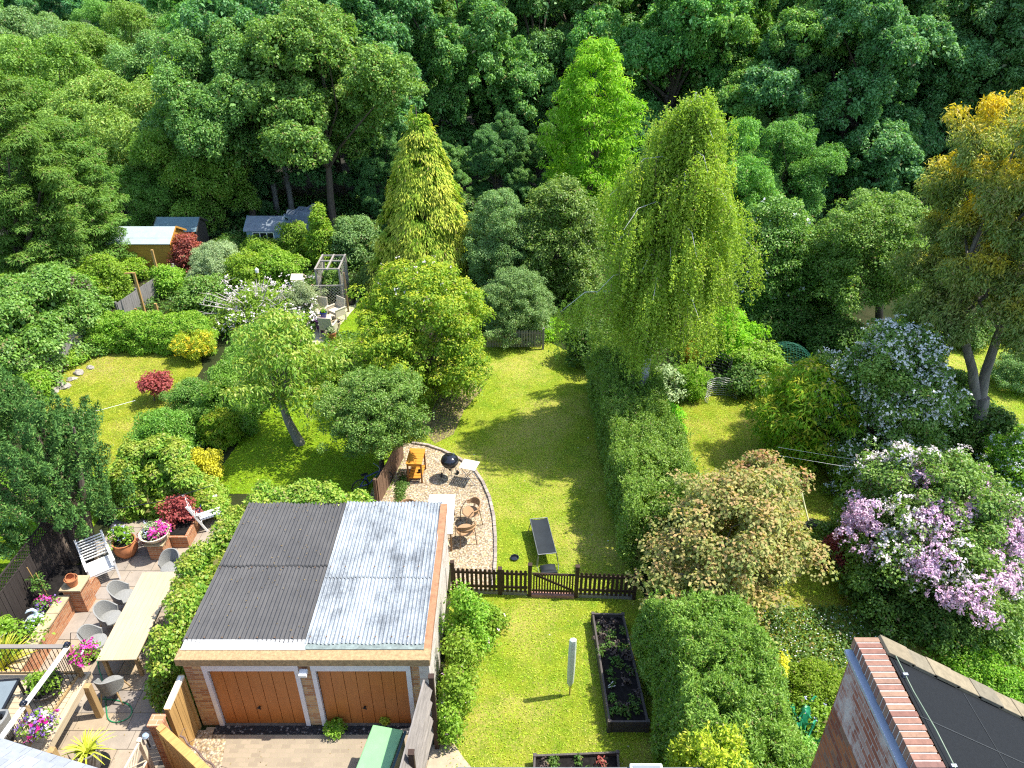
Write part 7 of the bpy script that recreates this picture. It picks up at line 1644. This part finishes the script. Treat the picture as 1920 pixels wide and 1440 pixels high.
b_ = basket('hanging basket of hot pink petunias on the corner of the deck railing', (-9.42, 11.05, 1.55), [('magenta', 46, 0.07, lambda C: C[:, 2] > 0.2), ('pink', 12, 0.06)], 0.36, 0.48)
m = MB(); m.tube([(-0.26, 0, 0.62), (-0.15, 0, 0.95), (0.0, 0, 0.95), (0.06, 0, 0.75), (0, 0, 0.15)], 0.008, 6); m.build('bracket', M['black'], b_)
b_ = basket('hanging basket of violet and crimson flowers on the deck railing side', (-9.58, 9.38, 1.45), [('purple', 110, 0.05), ('magenta', 7, 0.10, lambda C: (C[:, 2] > 0.3)), ('blush', 16, 0.07, lambda C: C[:, 0] > 0.05)], 0.42, 0.58)
m = MB(); m.tube([(-0.25, 0, 0.75), (-0.12, 0, 0.9), (0.0, 0, 0.8), (0, 0, 0.15)], 0.008, 6); m.build('bracket', M['black'], b_)
t = pot('wicker_planter', 'dark woven tub of leafy plants on the deck corner', 'flower pot', (-10.2, 10.55, DZ), BOWL, mat_plain('dark_wicker', (0.06, 0.05, 0.045), 0.8, 0, 0.4, 40), sc=1.05); plant_in(t, (0, 0, 0.18), 0.38, 0.5, 'fresh', 'leafy', 420)
t = pot('yucca_pot', 'tall grey ribbed pot holding a cream striped yucca on the patio', 'flower pot', (-9.05, 9.55, 0.022), TALL, mat_plain('grey_pot', (0.17, 0.16, 0.15), 0.75, 0, 0.25, 15), sc=1.25); spiky(t, (0, 0, 0.52), 0.42, 0.55, 46, 'strap', 0.045, 'plant', 3, 1.0)
m = MB(); m.lathe([(0, 0), (0.30, 0), (0.33, 0.04), (0.31, 0.04), (0, 0.015)], n=26); m.build('saucer', M['black'], t)
t = pot('hosta_pot', 'brown planter of pale green hosta near the lattice fence', 'flower pot', (-7.95, 8.35, 0.022), POT, M['terracotta'], sc=1.3); plant_in(t, (0, 0, 0.32), 0.36, 0.42, 'grey', 'leafy', 320, ls=1.0)
for (px, py, z, rr, lab, fm, mat_) in ((603, 622, 0, 1.0, 'tall purple glazed pot beside the rattan armchairs', None, mat_plain('purple_glaze', (0.10, 0.03, 0.12), 0.25)), (623, 636, 0, 0.9, 'terracotta pot of grasses at the corner of the paved strip', 'grey', M['terracotta']), (631, 617, 0, 0.9, 'round pale stone pot between the rattan armchairs', None, M['stone']), (660, 570, 0, 1.1, 'dark pot of yellow plants at the arbour post', 'gold', M['black']), (672, 552, 0, 1.0, 'dark pot with bright green plant near the arbour', 'lime', M['black'])):
    p = gp(px, py); t = pot('garden_pot', lab, 'flower pot', (p.x, p.y, 0.02), TALL if 'tall' in lab else POT, mat_, sc=rr*1.25)
    if fm: plant_in(t, (0, 0, 0.3), 0.28, 0.4, fm, 'leafy', 260)
p = gp(610, 612); t = pot('garden_pot', 'small cobalt blue pot with lime plant on the slatted side table', 'flower pot', (p.x, p.y, 0.47), POT, mat_plain('cobalt_glaze', (0.015, 0.03, 0.22), 0.2), sc=0.85); plant_in(t, (0, 0, 0.22), 0.14, 0.18, 'lime', n=150)
# seedlings in the raised beds
rng = np.random.default_rng(95)
for c, (t, ins, z) in beds:
    k = 34 if c is cb else 16
    for i in range(k):
        u, v = rng.uniform(0.06, 0.94), rng.uniform(0.04, 0.96); p = ins[0].lerp(ins[1], u).lerp(ins[3].lerp(ins[2], u), v)
        red = rng.uniform() < (0.12 if c is cb else 0.4); lv = Leaves(); C = np.array([[0, 0, 0.06]]); cloud(lv, rng, C+rng.normal(size=(5, 3))*np.array([.06, .06, .02]), np.full(5, 0.06), 60, 0.07, 0.035)
        tag(lv.build('seedling', LM['red' if red and c is not cb else 'plum' if red or i % 3 == 0 else 'under'], t, (p.x, p.y, z)))
# small perennial flowers over the wild garden
rng = np.random.default_rng(97); lv = Leaves(); n = 420; pp = [gp(rng.uniform(430, 600), rng.uniform(560, 640), 0) for _ in range(n)]; P = np.array([[p.x, p.y, rng.uniform(0.4, 1.3)] for p in pp]); P = np.repeat(P, 4, axis=0)+rng.normal(size=(n*4, 3))*0.04
lv.add(P, rng.normal(size=P.shape)*0.5+np.array([0, -0.3, 1]), rng.normal(size=P.shape), 0.11, 0.08, rng); tag(lv.build('meadow_flowers', PM['blush']), 'pale pink and white flowers scattered through the wild garden', 'flowers', kind='stuff')

# dead leaves and twigs that lie about
rng = np.random.default_rng(123); LIT = mat_leaf('dead_leaf', [(0.05, 0.035, 0.02), (0.11, 0.075, 0.03), (0.16, 0.12, 0.05)], trans=0.05)
def litter(name, label, x0, x1, y0, y1, z, n, L=0.05, slope=0.0):
    lv = Leaves(); P = np.stack([rng.uniform(x0, x1, n), rng.uniform(y0, y1, n), np.zeros(n)], axis=1); P[:, 2] = z+slope*(P[:, 1]-y0)+0.003; nr = rng.normal(size=(n, 3))*0.2; nr[:, 2] += 1
    ax = rng.normal(size=(n, 3)); ax[:, 2] *= 0.1; lv.add(P, nr, ax, L, L*0.5, rng); tag(lv.build(name, LIT), label, 'leaf litter', kind='stuff')
litter('fallen_leaves', 'dead leaves scattered over the block paved drive', -6.4, -2.6, 7.6, 10.3, 0.008, 70, 0.04)
litter('fallen_leaves', 'dead leaves lodged on the black roof half', GX0+0.1, -4.6, GY0+0.5, GY1-0.1, zf+0.035, 90, 0.05, (zb-zf)/(GY1-GY0))
litter('fallen_leaves', 'dead leaves blown over the patio flagstones', -11.2, -7.9, 7.8, 16.8, 0.024, 160, 0.04)
litter('fallen_leaves', 'dead leaves lying in the gravel corner', -4.3, -1.0, 15.8, 20.5, 0.02, 160, 0.04)
